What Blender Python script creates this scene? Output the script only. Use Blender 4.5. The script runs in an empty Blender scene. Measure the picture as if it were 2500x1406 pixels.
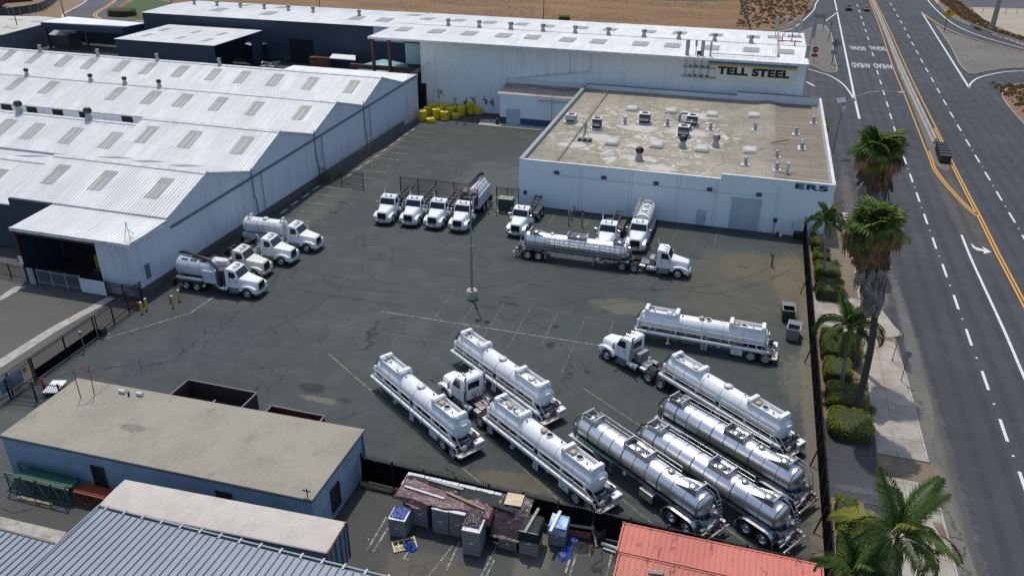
import bpy, bmesh, math, random
from mathutils import Vector, Matrix, noise
random.seed(11)
S = bpy.context.scene
C = S.collection
rad = math.radians
# ---------------------------------------------------------------- camera
cam_d = bpy.data.cameras.new('camera')
cam = bpy.data.objects.new('camera', cam_d)
C.objects.link(cam)
S.camera = cam
p_, r_, y_ = rad(27.15), rad(.465), rad(-16.35)
fw = Vector((math.sin(y_) * math.cos(p_), math.cos(y_) * math.cos(p_), -math.sin(p_)))
rt = Vector((math.cos(y_), -math.sin(y_), 0))
up = rt.cross(fw)
r2 = rt * math.cos(r_) + up * math.sin(r_)
u2 = -rt * math.sin(r_) + up * math.cos(r_)
cam.matrix_world = Matrix(((r2.x, u2.x, -fw.x, 0), (r2.y, u2.y, -fw.y, 0), (r2.z, u2.z, -fw.z, 38), (0, 0, 0, 1)))
cam_d.sensor_width = 36
cam_d.lens = 1950 / 2500 * 36
cam_d.clip_start = .5
cam_d.clip_end = 6000
# ---------------------------------------------------------------- sky, sun, exposure
SUN = Vector((-.47, .80, 2.15)).normalized()
W = bpy.data.worlds.new('World')
S.world = W
W.use_nodes = True
sky = W.node_tree.nodes.new('ShaderNodeTexSky')
sky.sky_type = 'NISHITA'
sky.sun_disc = False
sky.sun_elevation = math.asin(SUN.z)
sky.sun_rotation = math.atan2(SUN.x, SUN.y)
sky.air_density = 1.0
sky.dust_density = 1.6
bg = W.node_tree.nodes['Background']
W.node_tree.links.new(sky.outputs[0], bg.inputs[0])
bg.inputs[1].default_value = .15
sl = bpy.data.lights.new('sun', 'SUN')
sl.energy = 2.8
sl.angle = rad(.55)
sl.color = (1, .95, .86)
sun = bpy.data.objects.new('sun', sl)
C.objects.link(sun)
sun.location = (-60, 100, 250)
sun.rotation_euler = (-SUN).to_track_quat('-Z', 'Y').to_euler()
S.view_settings.view_transform = 'Standard'
S.view_settings.look = 'None'
S.view_settings.exposure = 0
S.view_settings.gamma = 1
S.view_settings.use_curve_mapping = False
S.cycles.max_bounces = 6


# ---------------------------------------------------------------- mesh builder
class MB:
    def __init__(s):
        s.v, s.f, s.mi, s.sm = [], [], [], []

    def add(s, vs, fs, m=0, sm=False):
        b = len(s.v)
        s.v += [tuple(v) for v in vs]
        for f in fs:
            s.f.append([i + b for i in f])
            s.mi.append(m)
            s.sm.append(sm)
        return s

    def box(s, x0, x1, y0, y1, z0, z1, m=0):
        return s.add([(x0, y0, z0), (x1, y0, z0), (x1, y1, z0), (x0, y1, z0), (x0, y0, z1), (x1, y0, z1), (x1, y1, z1), (x0, y1, z1)],
                     [(3, 2, 1, 0), (4, 5, 6, 7), (0, 1, 5, 4), (1, 2, 6, 5), (2, 3, 7, 6), (3, 0, 4, 7)], m)

    def mbox(s, mat, sx, sy, sz, m=0):
        o = [(-sx / 2, -sy / 2, -sz / 2), (sx / 2, -sy / 2, -sz / 2), (sx / 2, sy / 2, -sz / 2), (-sx / 2, sy / 2, -sz / 2),
             (-sx / 2, -sy / 2, sz / 2), (sx / 2, -sy / 2, sz / 2), (sx / 2, sy / 2, sz / 2), (-sx / 2, sy / 2, sz / 2)]
        return s.add([mat @ Vector(p) for p in o], [(3, 2, 1, 0), (4, 5, 6, 7), (0, 1, 5, 4), (1, 2, 6, 5), (2, 3, 7, 6), (3, 0, 4, 7)], m)

    def bar(s, a, b, w, h, m=0):
        """square bar from a to b"""
        a, b = Vector(a), Vector(b)
        d = b - a
        M = Matrix.Translation((a + b) / 2) @ d.to_track_quat('X', 'Z').to_matrix().to_4x4()
        return s.mbox(M, d.length, w, h, m)

    def tube(s, a, b, r, n=8, m=0, r1=None, caps=True):
        a, b = Vector(a), Vector(b)
        r1 = r if r1 is None else r1
        q = (b - a).to_track_quat('Z', 'Y')
        ring = lambda c, rr: [c + q @ Vector((rr * math.cos(2 * math.pi * i / n), rr * math.sin(2 * math.pi * i / n), 0)) for i in range(n)]
        A, B = ring(a, r), ring(b, r1)
        s.add(A + B, [(i, (i + 1) % n, n + (i + 1) % n, n + i) for i in range(n)], m, True)
        if caps:
            s.add(A, [tuple(range(n))[::-1]], m)
            s.add(B, [tuple(range(n))], m)
        return s

    def path(s, pts, r, n=6, m=0):
        for a, b in zip(pts, pts[1:]):
            s.tube(a, b, r, n, m)
        return s

    def sweep(s, pts, rs, n=8, m=0, cap=True):
        """smooth tube through points with a radius each"""
        pts = [Vector(p) for p in pts]
        if not hasattr(rs, '__len__'):
            rs = [rs] * len(pts)
        V = []
        for i, p in enumerate(pts):
            d = (pts[min(i + 1, len(pts) - 1)] - pts[max(i - 1, 0)])
            q = d.to_track_quat('Z', 'Y')
            V += [p + q @ Vector((rs[i] * math.cos(2 * math.pi * k / n), rs[i] * math.sin(2 * math.pi * k / n), 0)) for k in range(n)]
        F = []
        for i in range(len(pts) - 1):
            F += [(i * n + k, i * n + (k + 1) % n, (i + 1) * n + (k + 1) % n, (i + 1) * n + k) for k in range(n)]
        s.add(V, F, m, True)
        if cap:
            s.add(V[:n], [tuple(range(n))[::-1]], m)
            s.add(V[-n:], [tuple(range(n))], m)
        return s

    def lathe(s, prof, o=(0, 0, 0), ax='z', n=16, m=0, sm=True):
        """prof: (radius, along) pairs"""
        V = []
        for r, t in prof:
            for i in range(n):
                c, d = r * math.cos(2 * math.pi * i / n), r * math.sin(2 * math.pi * i / n)
                p = {'z': (c, d, t), 'x': (t, c, d), 'y': (d, t, c)}[ax]
                V.append((p[0] + o[0], p[1] + o[1], p[2] + o[2]))
        F = []
        for j in range(len(prof) - 1):
            F += [(j * n + i, j * n + (i + 1) % n, (j + 1) * n + (i + 1) % n, (j + 1) * n + i) for i in range(n)]
        return s.add(V, F, m, sm)

    def prism(s, poly, ax, a, b, m=0, tap=None):
        """poly in the plane across ax ('x': (y,z), 'y': (x,z), 'z': (x,y)) extruded a..b"""
        n = len(poly)
        P = lambda u, v, t: {'x': (t, u, v), 'y': (u, t, v), 'z': (u, v, t)}[ax]
        V = [P(u, v, a if tap is None else a * tap(u, v)) for u, v in poly] + [P(u, v, b if tap is None else b * tap(u, v)) for u, v in poly]
        F = [tuple(range(n)), tuple(range(2 * n - 1, n - 1, -1))] + [(i, n + i, n + (i + 1) % n, (i + 1) % n) for i in range(n)]
        return s.add(V, F, m)

    def loft(s, secs, m=0, sm=True, cap=True, closed=True):
        n = len(secs[0])
        V = [p for q in secs for p in q]
        F = []
        for j in range(len(secs) - 1):
            for i in range(n if closed else n - 1):
                F.append((j * n + i, j * n + (i + 1) % n, (j + 1) * n + (i + 1) % n, (j + 1) * n + i))
        s.add(V, F, m, sm)
        if cap and closed:
            s.add(secs[0], [tuple(range(n))[::-1]], m)
            s.add(secs[-1], [tuple(range(n))], m)
        return s

    def arc(s, cx, cz, ri, ro, a0, a1, y0, y1, n=10, m=0):
        """half-ring shell round a y axis"""
        secs = []
        for i in range(n + 1):
            a = rad(a0 + (a1 - a0) * i / n)
            c, d = math.cos(a), math.sin(a)
            secs.append([(cx + ri * c, y0, cz + ri * d), (cx + ro * c, y0, cz + ro * d), (cx + ro * c, y1, cz + ro * d), (cx + ri * c, y1, cz + ri * d)])
        return s.loft(secs, m, False)

    def grid(s, fn, nu, nv, m=0, sm=True):
        V = [fn(i / nu, j / nv) for j in range(nv + 1) for i in range(nu + 1)]
        F = [(j * (nu + 1) + i, j * (nu + 1) + i + 1, (j + 1) * (nu + 1) + i + 1, (j + 1) * (nu + 1) + i) for j in range(nv) for i in range(nu)]
        return s.add(V, F, m, sm)

    def poly(s, pts, z=0., m=0):
        return s.add([(p[0], p[1], z) for p in pts], [tuple(range(len(pts)))], m)

    def mesh(s, name, mats, bevel=0, fix=True):
        me = bpy.data.meshes.new(name)
        me.from_pydata(s.v, [], s.f)
        me.polygons.foreach_set('material_index', s.mi)
        me.polygons.foreach_set('use_smooth', s.sm)
        for m in (mats if isinstance(mats, (list, tuple)) else [mats]):
            me.materials.append(m)
        if bevel or fix:
            bm = bmesh.new()
            bm.from_mesh(me)
            if fix:
                bmesh.ops.recalc_face_normals(bm, faces=bm.faces)
            if bevel:
                ed = [e for e in bm.edges if len(e.link_faces) == 2 and e.calc_face_angle(0) > .5]
                bmesh.ops.bevel(bm, geom=ed, offset=bevel, segments=2, affect='EDGES', profile=.5, clamp_overlap=True)
            bm.to_mesh(me)
            bm.free()
        me.update()
        return me

    def build(s, name, mats, parent=None, loc=(0, 0, 0), rz=0, bevel=0, fix=True):
        return put(name, s.mesh(name, mats, bevel, fix), parent, loc, rz)


def put(name, me, parent=None, loc=(0, 0, 0), rz=0, rot=None, scale=None):
    o = bpy.data.objects.new(name, me)
    C.objects.link(o)
    o.location = loc
    o.rotation_euler = rot if rot is not None else (0, 0, rz)
    if scale:
        o.scale = scale if hasattr(scale, '__len__') else (scale,) * 3
    o.parent = parent
    return o


def tag(o, label, cat, group=None):
    o['label'] = label
    o['category'] = cat
    if group:
        o['group'] = group
    return o


def thing(name, label, cat, loc=(0, 0, 0), rz=0, group=None):
    return tag(put(name, None, None, loc, rz), label, cat, group)


def struct(o, kind='structure'):
    o['kind'] = kind
    return o


KIDS = {}


def dup(root, loc, rz, label):
    """copy a thing with its parts and sub-parts"""
    kids = {}
    for o in bpy.data.objects:
        if o.parent:
            kids.setdefault(o.parent.name, []).append(o)

    def cp(o, par):
        c = o.copy()
        C.objects.link(c)
        c.parent = par
        for k in kids.get(o.name, []):
            cp(k, c)
        return c
    c = cp(root, None)
    c.location = loc
    c.rotation_euler = (0, 0, rz)
    c['label'] = label
    return c


# ---------------------------------------------------------------- materials
class NT:
    """small node-tree helper"""

    def __init__(s, name):
        s.m = bpy.data.materials.new(name)
        s.m.use_nodes = True
        s.t = s.m.node_tree
        s.b = s.t.nodes['Principled BSDF']
        s.co = s.t.nodes.new('ShaderNodeTexCoord').outputs['Object']

    def n(s, typ, **kw):
        nd = s.t.nodes.new('ShaderNode' + typ)
        for k, v in kw.items():
            if isinstance(v, tuple) or not k.startswith('_'):
                setattr(nd, k, v)
        return nd

    def l(s, a, b):
        s.t.links.new(a, b)

    def scaled(s, sx, sy, sz, src=None):
        mp = s.n('Mapping')
        s.l(src or s.co, mp.inputs[0])
        mp.inputs['Scale'].default_value = (sx, sy, sz)
        return mp.outputs[0]

    def noise(s, scale, detail=3, rough=.55, vec=None, dist=0):
        nd = s.n('TexNoise')
        s.l(vec or s.co, nd.inputs['Vector'])
        nd.inputs['Scale'].default_value = scale
        nd.inputs['Detail'].default_value = detail
        nd.inputs['Roughness'].default_value = rough
        nd.inputs['Distortion'].default_value = dist
        return nd.outputs['Fac']

    def ramp(s, fac, a, b, lo=0., hi=1.):
        nd = s.n('MapRange')
        s.l(fac, nd.inputs[0])
        for i, v in zip((1, 2, 3, 4), (a, b, lo, hi)):
            nd.inputs[i].default_value = v
        nd.interpolation_type = 'SMOOTHSTEP'
        return nd.outputs[0]

    def math(s, op, a, b=None):
        nd = s.n('Math', operation=op)
        for i, v in enumerate((a, b)):
            if v is None:
                continue
            if isinstance(v, (int, float)):
                nd.inputs[i].default_value = v
            else:
                s.l(v, nd.inputs[i])
        return nd.outputs[0]

    def mix(s, fac, a, b):
        nd = s.n('Mix', data_type='RGBA')
        for i, v in ((0, fac), (6, a), (7, b)):
            if isinstance(v, (int, float)):
                nd.inputs[i].default_value = v
            elif isinstance(v, tuple):
                nd.inputs[i].default_value = (*v, 1)
            else:
                s.l(v, nd.inputs[i])
        return nd.outputs[2]

    def spot(s, x, y, r, ry=None, dist=.35, rot=0.):
        """mask of a stain at a place, edge broken by noise"""
        mp = s.n('Mapping', vector_type='TEXTURE')
        s.l(s.co, mp.inputs[0])
        mp.inputs['Location'].default_value = (x, y, 0)
        mp.inputs['Rotation'].default_value = (0, 0, rot)
        mp.inputs['Scale'].default_value = (r, ry or r, 1e5)
        ln = s.n('VectorMath', operation='LENGTH')
        s.l(mp.outputs[0], ln.inputs[0])
        nz = s.noise(1.6 / max(.6, min(r, ry or r)), 4)
        d = s.math('ADD', ln.outputs['Value'], s.math('MULTIPLY', s.math('SUBTRACT', nz, .5), 2.6 * dist))
        return s.ramp(d, 1.0, .55)

    def ring(s, x, y, r, w):
        """mask of a tyre arc"""
        mp = s.n('Mapping', vector_type='TEXTURE')
        s.l(s.co, mp.inputs[0])
        mp.inputs['Location'].default_value = (x, y, 0)
        mp.inputs['Scale'].default_value = (1, 1, 1e5)
        ln = s.n('VectorMath', operation='LENGTH')
        s.l(mp.outputs[0], ln.inputs[0])
        d = s.math('ABSOLUTE', s.math('SUBTRACT', ln.outputs['Value'], r))
        brk = s.ramp(s.noise(.16, 4), .44, .60)
        return s.math('MULTIPLY', s.ramp(d, w, w * .3), brk)

    def out(s, col, rough=.8, metal=0., bump=None, bs=.1, bd=.02, spec=None):
        if isinstance(col, tuple):
            s.b.inputs['Base Color'].default_value = (*col, 1)
        else:
            s.l(col, s.b.inputs['Base Color'])
        if isinstance(rough, (int, float)):
            s.b.inputs['Roughness'].default_value = rough
        else:
            s.l(rough, s.b.inputs['Roughness'])
        s.b.inputs['Metallic'].default_value = metal
        if spec is not None:
            s.b.inputs['Specular IOR Level'].default_value = spec
        if bump is not None:
            bn = s.n('Bump')
            bn.inputs['Strength'].default_value = bs
            bn.inputs['Distance'].default_value = bd
            s.l(bump, bn.inputs['Height'])
            s.l(bn.outputs[0], s.b.inputs['Normal'])
        return s.m


def mk(name, c, var=.25, scale=1.5, rough=.6, metal=0., stretch=None, tint=None, amt=1., bump=0., spec=None):
    """base colour with worn variation; tint is the dirt colour"""
    t = NT(name)
    v = t.scaled(*stretch) if stretch else None
    n1 = t.noise(scale, 5, .6, v)
    n2 = t.noise(scale * 7, 3, .6, v)
    f = t.math('ADD', t.math('MULTIPLY', n1, .65), t.math('MULTIPLY', n2, .35))
    d = tint or tuple(x * (1 - var) for x in c)
    col = t.mix(t.ramp(f, .38, .66, 0, amt), c, d)
    return t.out(col, rough, metal, n2 if bump else None, bump, .02, spec)


def plain(name, c, rough=.5, metal=0., spec=None):
    return NT(name).out(c, rough, metal, spec=spec)


M = {}
M['white_paint'] = mk('white_paint', (.78, .79, .80), .08, 1.2, .35, amt=.8, tint=(.66, .66, .64))
M['truck_white'] = mk('truck_white', (.80, .81, .82), .05, 1.0, .22, amt=.7, tint=(.70, .71, .71))
M['trailer_white'] = mk('trailer_white', (.80, .81, .82), .08, .9, .28, amt=.8, tint=(.66, .67, .66))
M['ring_grey'] = mk('ring_grey', (.50, .51, .52), .2, 2, .4)
M['deck_grey'] = mk('deck_grey', (.42, .42, .41), .4, 2.2, .7, tint=(.20, .19, .17))
M['glass'] = plain('glass', (.012, .016, .02), .06, 0, .6)
M['black'] = mk('black', (.018, .018, .019), .4, 4, .55, tint=(.035, .033, .03))
M['rubber'] = mk('rubber', (.016, .016, .016), .3, 6, .85, tint=(.04, .037, .033))
M['frame_dark'] = mk('frame_dark', (.03, .03, .031), .4, 4, .6, tint=(.07, .06, .05))
M['chrome'] = mk('chrome', (.72, .72, .74), .1, 3, .14, 1.0)
M['alu'] = mk('alu', (.58, .59, .6), .2, 3, .34, 1.0)
M['rim_white'] = mk('rim_white', (.62, .62, .62), .4, 5, .5)
M['steel'] = mk('steel', (.84, .83, .83), .1, .8, .40, 1.0, stretch=(.6, 3, 3))
M['steel_dark'] = mk('steel_dark', (.14, .14, .15), .3, 4, .5, .4)
M['grille'] = plain('grille', (.03, .03, .035), .3, .6)
M['lamp_glass'] = plain('lamp_glass', (.55, .57, .6), .1, .2)
M['red'] = mk('red', (.38, .03, .025), .3, 4, .45)
M['amber'] = plain('amber', (.16, .09, .05), .4)
M['green_hose'] = plain('green_hose', (.05, .19, .14), .5)
M['tan_lid'] = mk('tan_lid', (.42, .33, .2), .3, 4, .5)
M['plate'] = plain('plate', (.6, .62, .66), .4)
M['galv'] = mk('galv', (.33, .34, .35), .3, 4, .5, .5)
M['dust_plat'] = mk('dust_plat', (.45, .38, .24), .5, 1.5, .8, tint=(.62, .62, .60))
M['tank_blue'] = mk('tank_blue', (.50, .57, .62), .15, 1.2, .35)
M['concrete'] = mk('concrete', (.40, .38, .34), .25, .8, .9, tint=(.28, .26, .22), bump=.2)
M['kerb'] = mk('kerb', (.42, .40, .36), .3, 1.1, .9, tint=(.24, .22, .19))
M['rust'] = mk('rust', (.16, .055, .03), .5, 3, .8, tint=(.30, .14, .08))
M['wood'] = mk('wood', (.33, .26, .18), .4, 2, .85, stretch=(.4, 5, 5), tint=(.18, .14, .10))
M['wood_grey'] = mk('wood_grey', (.36, .34, .31), .4, 2, .85, stretch=(.5, 4, 4), tint=(.22, .2, .18))
M['plywood'] = mk('plywood', (.62, .50, .32), .25, 2, .8)
M['yellow'] = mk('yellow', (.80, .64, .02), .25, 2.5, .5, tint=(.60, .46, .02))
M['bollard'] = mk('bollard', (.62, .42, .05), .3, 3, .55, tint=(.45, .33, .10))
M['navy'] = plain('navy', (.018, .035, .13), .6)
M['ink'] = plain('ink', (.012, .012, .014), .6)


# ================================================================ GROUND
def asphalt(name, c, cracks=True, zones=(), dark=(), tracks=None, arcs=()):
    t = NT(name)
    big = t.noise(.045, 5, .6)
    mid = t.noise(.35, 5, .6, None, .6)
    fine = t.noise(14, 3, .7)
    st = t.noise(.5, 5, .65, t.scaled(.18, 1.4, 1))
    k = lambda f: tuple(min(1, x * f) for x in c)
    col = t.mix(t.ramp(big, .36, .66), k(.84), k(1.16))
    col = t.mix(t.ramp(mid, .42, .68, 0, .55), col, k(1.32))
    col = t.mix(t.ramp(st, .56, .74, 0, .5), col, k(.66))
    for (x, y, r, ry, cc, amt) in zones:
        col = t.mix(t.math('MULTIPLY', t.spot(x, y, r, ry, .42), amt), col, cc)
    for (x, y, r, ry, amt) in dark:
        col = t.mix(t.math('MULTIPLY', t.spot(x, y, r, ry, .3), amt), col, k(.35))
    for (x, y, r, w, amt) in arcs:
        col = t.mix(t.math('MULTIPLY', t.ring(x, y, r, w), amt), col, k(.55))
    # scattered oil drips and pale scuffs
    blot = t.noise(.9, 4, .6, t.scaled(1, 1.5, 1))
    col = t.mix(t.ramp(blot, .685, .74, 0, .6), col, k(.45))
    sc = t.noise(2.2, 6, .75, t.scaled(.35, 1.6, 1))
    col = t.mix(t.ramp(sc, .64, .78, 0, .45), col, k(2.2))
    if tracks:
        sx = t.n('SeparateXYZ')
        t.l(t.co, sx.inputs[0])
        u = t.math('SUBTRACT', sx.outputs[0], t.math('MULTIPLY', sx.outputs[1], tracks[0]))
        w = t.math('SINE', t.math('MULTIPLY', u, tracks[1]))
        ln = t.noise(.8, 4, .6, t.scaled(1, .03, 1))
        col = t.mix(t.math('MULTIPLY', t.ramp(t.math('ADD', w, t.math('MULTIPLY', ln, 1.2)), .2, 1.6), .42), col, k(.55))
    if cracks:
        wn = t.n('TexNoise')
        t.l(t.co, wn.inputs['Vector'])
        wn.inputs['Scale'].default_value = .5
        wn.inputs['Detail'].default_value = 5
        av = t.n('VectorMath', operation='MULTIPLY_ADD')
        t.l(wn.outputs['Color'], av.inputs[0])
        av.inputs[1].default_value = (3.5, 3.5, 0)
        t.l(t.co, av.inputs[2])
        for sc_, w_, thr in ((.11, .0045, .42), (.3, .007, .50)):
            vo = t.n('TexVoronoi', feature='DISTANCE_TO_EDGE')
            t.l(av.outputs[0], vo.inputs['Vector'])
            vo.inputs['Scale'].default_value = sc_
            cr = t.ramp(vo.outputs[0], w_ * 1.6, w_ * .3)
            where = t.ramp(t.noise(.14, 3), thr, thr + .14)
            col = t.mix(t.math('MULTIPLY', t.math('MULTIPLY', cr, where), .8), col, k(.28))
    fr = t.mix(t.ramp(fine, .3, .7), (.66, .66, .66), (1.34, 1.34, 1.34))
    mm = t.n('Mix', data_type='RGBA', blend_type='MULTIPLY')
    mm.inputs[0].default_value = 1
    t.l(col, mm.inputs[6])
    t.l(fr, mm.inputs[7])
    rough = t.ramp(mid, .3, .7, .62, .9)
    return t.out(mm.outputs[2], rough, 0, fine, .25, .01, .3)


TAN = (.19, .15, .09)
TAN2 = (.15, .135, .10)
M['asphalt_yard'] = asphalt('asphalt_yard', (.046, .056, .053), arcs=((-38, 92, 26, .3, .5), (-38, 92, 24.1, .3, .5), (-14, 96, 24, .28, .45), (-14, 96, 22.2, .28, .45), (-52, 40, 22, .3, .5), (-52, 40, 20.2, .3, .5), (-2, 58, 17, .25, .4), (-2, 58, 15.2, .25, .4), (-24, 84, 19, .25, .4), (-62, 66, 24, .3, .4)), zones=(
    (3, 78, 10, 10, (.088, .078, .055), .65), (4, 84, 7, 5, (.115, .098, .065), .6), (-8.5, 70.5, 4.6, 2.0, (.17, .155, .10), .42), (8.4, 60, 1.0, 28, (.17, .145, .105), .65), (7.4, 62, 1.8, 5, TAN2, .5),
    (7.3, 82, 2.5, 9, (.14, .115, .075), .6), (-1, 53.5, 2.4, 1.5, (.17, .17, .15), .6), (-30, 47.3, 2.2, .5, (.20, .17, .11), .5), (7.4, 45, 2.4, 6, (.12, .105, .075), .4),
    (-12, 42.4, 4, 1.2, (.12, .10, .065), .6), (-47, 59, 4, 1.6, (.12, .115, .10), .5), (-51, 80, 2.5, 20, (.10, .10, .088), .5),
    (-30, 100, 12, 14, (.085, .092, .088), .6), (-50, 52, 16, 10, (.052, .054, .060), .7), (-53.5, 108, 1.2, 14, TAN2, .6)),
    dark=((-31.6, 48.6, 1.5, .9, .85), (-28.2, 47.6, .9, .6, .5), (-14.2, 61.2, .5, .8, .8), (-14.6, 64.6, .5, .45, .7), (-20, 67.7, 1.5, .45, .75), (-21.5, 78, 4, 1, .4),
          (-3, 84.5, 1.3, .35, .6), (2, 83.6, 1, .3, .6), (-36, 64, 9, .4, .35), (-28, 72, 3, .5, .35), (-17, 57, .7, .5, .5), (-9, 51, .8, .6, .5), (-22, 66.5, 1, .4, .5)) + tuple((x, y, .9, .6, .6) for x, y in ((-40.7, 82.6), (-37.3, 82.9), (-34.2, 82.8), (-31.0, 83), (-24, 83.6), (-45.4, 62.4), (-47, 66.3), (-46, 69.4), (-45, 73.9), (-5.5, 79), (-9, 61), (-20, 50.5), (-48.5, 84.5), (-49, 88), (-51.5, 78))))
M['asphalt_lot'] = asphalt('asphalt_lot', (.058, .061, .058), zones=((-15, 33, 4, 2, (.12, .10, .07), .5), (-9, 36, 1.4, 3, TAN2, .6), (-33, 30, 5, 3, (.075, .077, .08), .5)))
M['asphalt_drive'] = asphalt('asphalt_drive', (.082, .080, .076), cracks=False)
M['asphalt_road'] = asphalt('asphalt_road', (.046, .048, .054), cracks=False, tracks=(.0225, 3.45), zones=((17.6, 60, .9, 34, (.13, .125, .11), .75), (28.5, 112, 2.2, 22, (.085, .075, .062), .7), (15, 82, 2.5, 6, (.17, .15, .12), .7), (14.8, 110, 1.5, 14, (.12, .105, .09), .6)))
M['asphalt_ramp'] = asphalt('asphalt_ramp', (.075, .076, .08), cracks=False)
M['asphalt_old'] = asphalt('asphalt_old', (.135, .125, .105))
M['asphalt_patch'] = asphalt('asphalt_patch', (.050, .054, .060), cracks=False, zones=((10.8, 46.2, 3, 1.5, (.13, .135, .14), .7), (11, 48.6, 2, .4, (.10, .105, .11), .6)))


def paint(name, c, under, lo=.50, hi=.60, sc=3.):
    t = NT(name)
    n = t.noise(sc, 6, .72)
    return t.out(t.mix(t.ramp(n, lo, hi), c, under), .75)


M['line_white'] = paint('line_white', (.62, .62, .60), (.30, .30, .30), .52, .66)
M['line_worn'] = paint('line_worn', (.30, .31, .30), (.075, .08, .078), .42, .58, 2.)
M['line_faint'] = paint('line_faint', (.125, .13, .127), (.055, .06, .058), .40, .56, 1.5)
M['line_yellow'] = paint('line_yellow', (.60, .30, .035), (.30, .18, .06), .55, .70)
M['line_dull'] = paint('line_dull', (.19, .165, .095), (.07, .07, .06), .42, .58, 2.)


def earth(name, a, b, c, sc=.2, st=(1, 1, 1)):
    t = NT(name)
    v = t.scaled(*st)
    n1, n2, n3 = t.noise(sc, 6, .65, v), t.noise(sc * 6, 5, .7, v), t.noise(sc * 30, 3, .7, v)
    col = t.mix(t.ramp(n1, .38, .62), a, b)
    col = t.mix(t.ramp(n2, .46, .66, 0, .75), col, c)
    col = t.mix(t.ramp(n3, .42, .75, 0, .6), col, tuple(x * .5 for x in b))
    return t.out(col, .95, 0, n2, .5, .15)


M['dry_earth'] = earth('dry_earth', (.24, .17, .10), (.19, .13, .075), (.30, .23, .15))
M['dry_field'] = earth('dry_field', (.225, .125, .050), (.15, .078, .033), (.28, .17, .075), .06, (.45, 1.8, 1))
M['dry_weeds'] = earth('dry_weeds', (.17, .085, .05), (.22, .13, .07), (.27, .19, .09), .25)
M['sand'] = earth('sand', (.38, .33, .26), (.32, .27, .20), (.43, .38, .31), .12)
M['soil'] = earth('soil', (.20, .15, .10), (.15, .11, .075), (.27, .22, .16), .8)
M['green_grass'] = earth('green_grass', (.06, .10, .025), (.04, .075, .02), (.09, .11, .04), .2)
t = NT('pavement')
br = t.noise(.5, 5, .6)
M['pavement'] = t.out(t.mix(t.ramp(t.noise(2.5, 5, .7), .55, .72, 0, .55), t.mix(t.ramp(br, .38, .64), (.36, .325, .28), (.27, .235, .19)), (.47, .46, .44)), .9, 0, br, .1)


def sheet(name, pts, mat, z):
    b = MB()
    b.poly(pts, z)
    me = b.mesh(name, mat, fix=False)
    if me.polygons[0].normal.z < 0:
        me.flip_normals()
    return struct(put(name, me))


def ribbon_mesh(pts, w, z):
    """flat strip of width w along a polyline"""
    P = [Vector((p[0], p[1])) for p in pts]
    L, R = [], []
    for i, p in enumerate(P):
        d = (P[min(i + 1, len(P) - 1)] - P[max(i - 1, 0)]).normalized()
        n = Vector((-d.y, d.x)) * w / 2
        L.append((*(p + n), z))
        R.append((*(p - n), z))
    n = len(P)
    b = MB()
    b.add(R + L, [(i, i + 1, n + i + 1, n + i) for i in range(n - 1)])
    return b


def ribbon(name, pts, w, mat, z=.009):
    me = ribbon_mesh(pts, w, z).mesh(name, mat, fix=False)
    return struct(put(name, me))


def smooth(pts, n=6):
    P = [Vector((*p, 0)) for p in pts]
    o = []
    for i in range(len(P) - 1):
        p0, p1, p2, p3 = P[max(i - 1, 0)], P[i], P[i + 1], P[min(i + 2, len(P) - 1)]
        for k in range(n):
            t = k / n
            q = .5 * ((2 * p1) + (p2 - p0) * t + (2 * p0 - 5 * p1 + 4 * p2 - p3) * t * t + (3 * p1 - p0 - 3 * p2 + p3) * t ** 3)
            o.append((q.x, q.y))
    o.append((P[-1].x, P[-1].y))
    return o


def slab(name, pts, z0, z1, mat, bevel=.02):
    b = MB()
    b.prism([(p[0], p[1]) for p in pts], 'z', z0, z1)
    return struct(b.build(name, mat, bevel=bevel))


b = MB()
b.grid(lambda u, v: (-1500 + 3000 * u, -400 + 3000 * v, -.08), 4, 4, sm=False)
struct(b.build('ground', M['dry_earth']))
sheet('yard', [(-60, 38.9), (9.1, 38.0), (9.1, 132), (-56, 134), (-60, 134)], M['asphalt_yard'], 0)
sheet('storage_lot', [(-60, 8), (9.1, 8), (9.1, 38.0), (-60, 38.9)], M['asphalt_lot'], 0)
sheet('driveway', [(-190, 8), (-60, 8), (-60, 64), (-190, 64)], M['asphalt_drive'], 0)
sheet('driveway_apron', [(-60, 40.2), (-54.85, 40.2), (-55.0, 57.6), (-60, 57.6)], M['asphalt_drive'], .004)
sheet('works_yard', [(-230, 64), (-60, 64), (-60, 134), (9, 132), (9, 164), (-60, 200), (-230, 200)], M['asphalt_yard'], 0)
sheet('road', [(9.1, 5), (120, 5), (120, 700), (0, 700), (-10, 245), (9.1, 132)], M['asphalt_road'], -.004)
# dry field with the ramp round its edge
field_edge = smooth([(28, 420), (21, 345), (17.2, 312), (15.6, 293), (11, 265), (6.4, 248.5), (-4, 243), (-30, 236), (-90, 226), (-150, 212), (-172, 206)])
t_pts = field_edge + smooth([(-178, 204.5), (-196, 219), (-209, 241), (-228, 268), (-300, 320)]) + [(-300, 560), (60, 560)]
bm = bmesh.new()
sheet('field', t_pts, M['dry_field'], .02)
sheet('grass_patch', smooth([(-72, 316), (-55, 302), (-34, 299), (-12, 306), (-6, 330), (-40, 350), (-75, 340)]) , M['green_grass'], .05)
sheet('weed_strip', smooth([(-7.5, 312), (-3.2, 267), (-1.8, 245.5), (6.2, 249.5), (10.4, 265.5), (14.6, 293), (16.4, 312), (20, 345), (10, 350)]), M['dry_weeds'], .05)
sheet('weed_patch', smooth([(-172, 207), (-160, 214), (-166, 228), (-186, 236), (-205, 242), (-194, 219), (-178, 205.5)]), M['green_grass'], .05)
ribbon('ramp_road', smooth([(-185, 190), (-187, 203), (-196, 214), (-211, 238), (-240, 272), (-300, 330)]), 21, M['asphalt_ramp'], .005)
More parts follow.
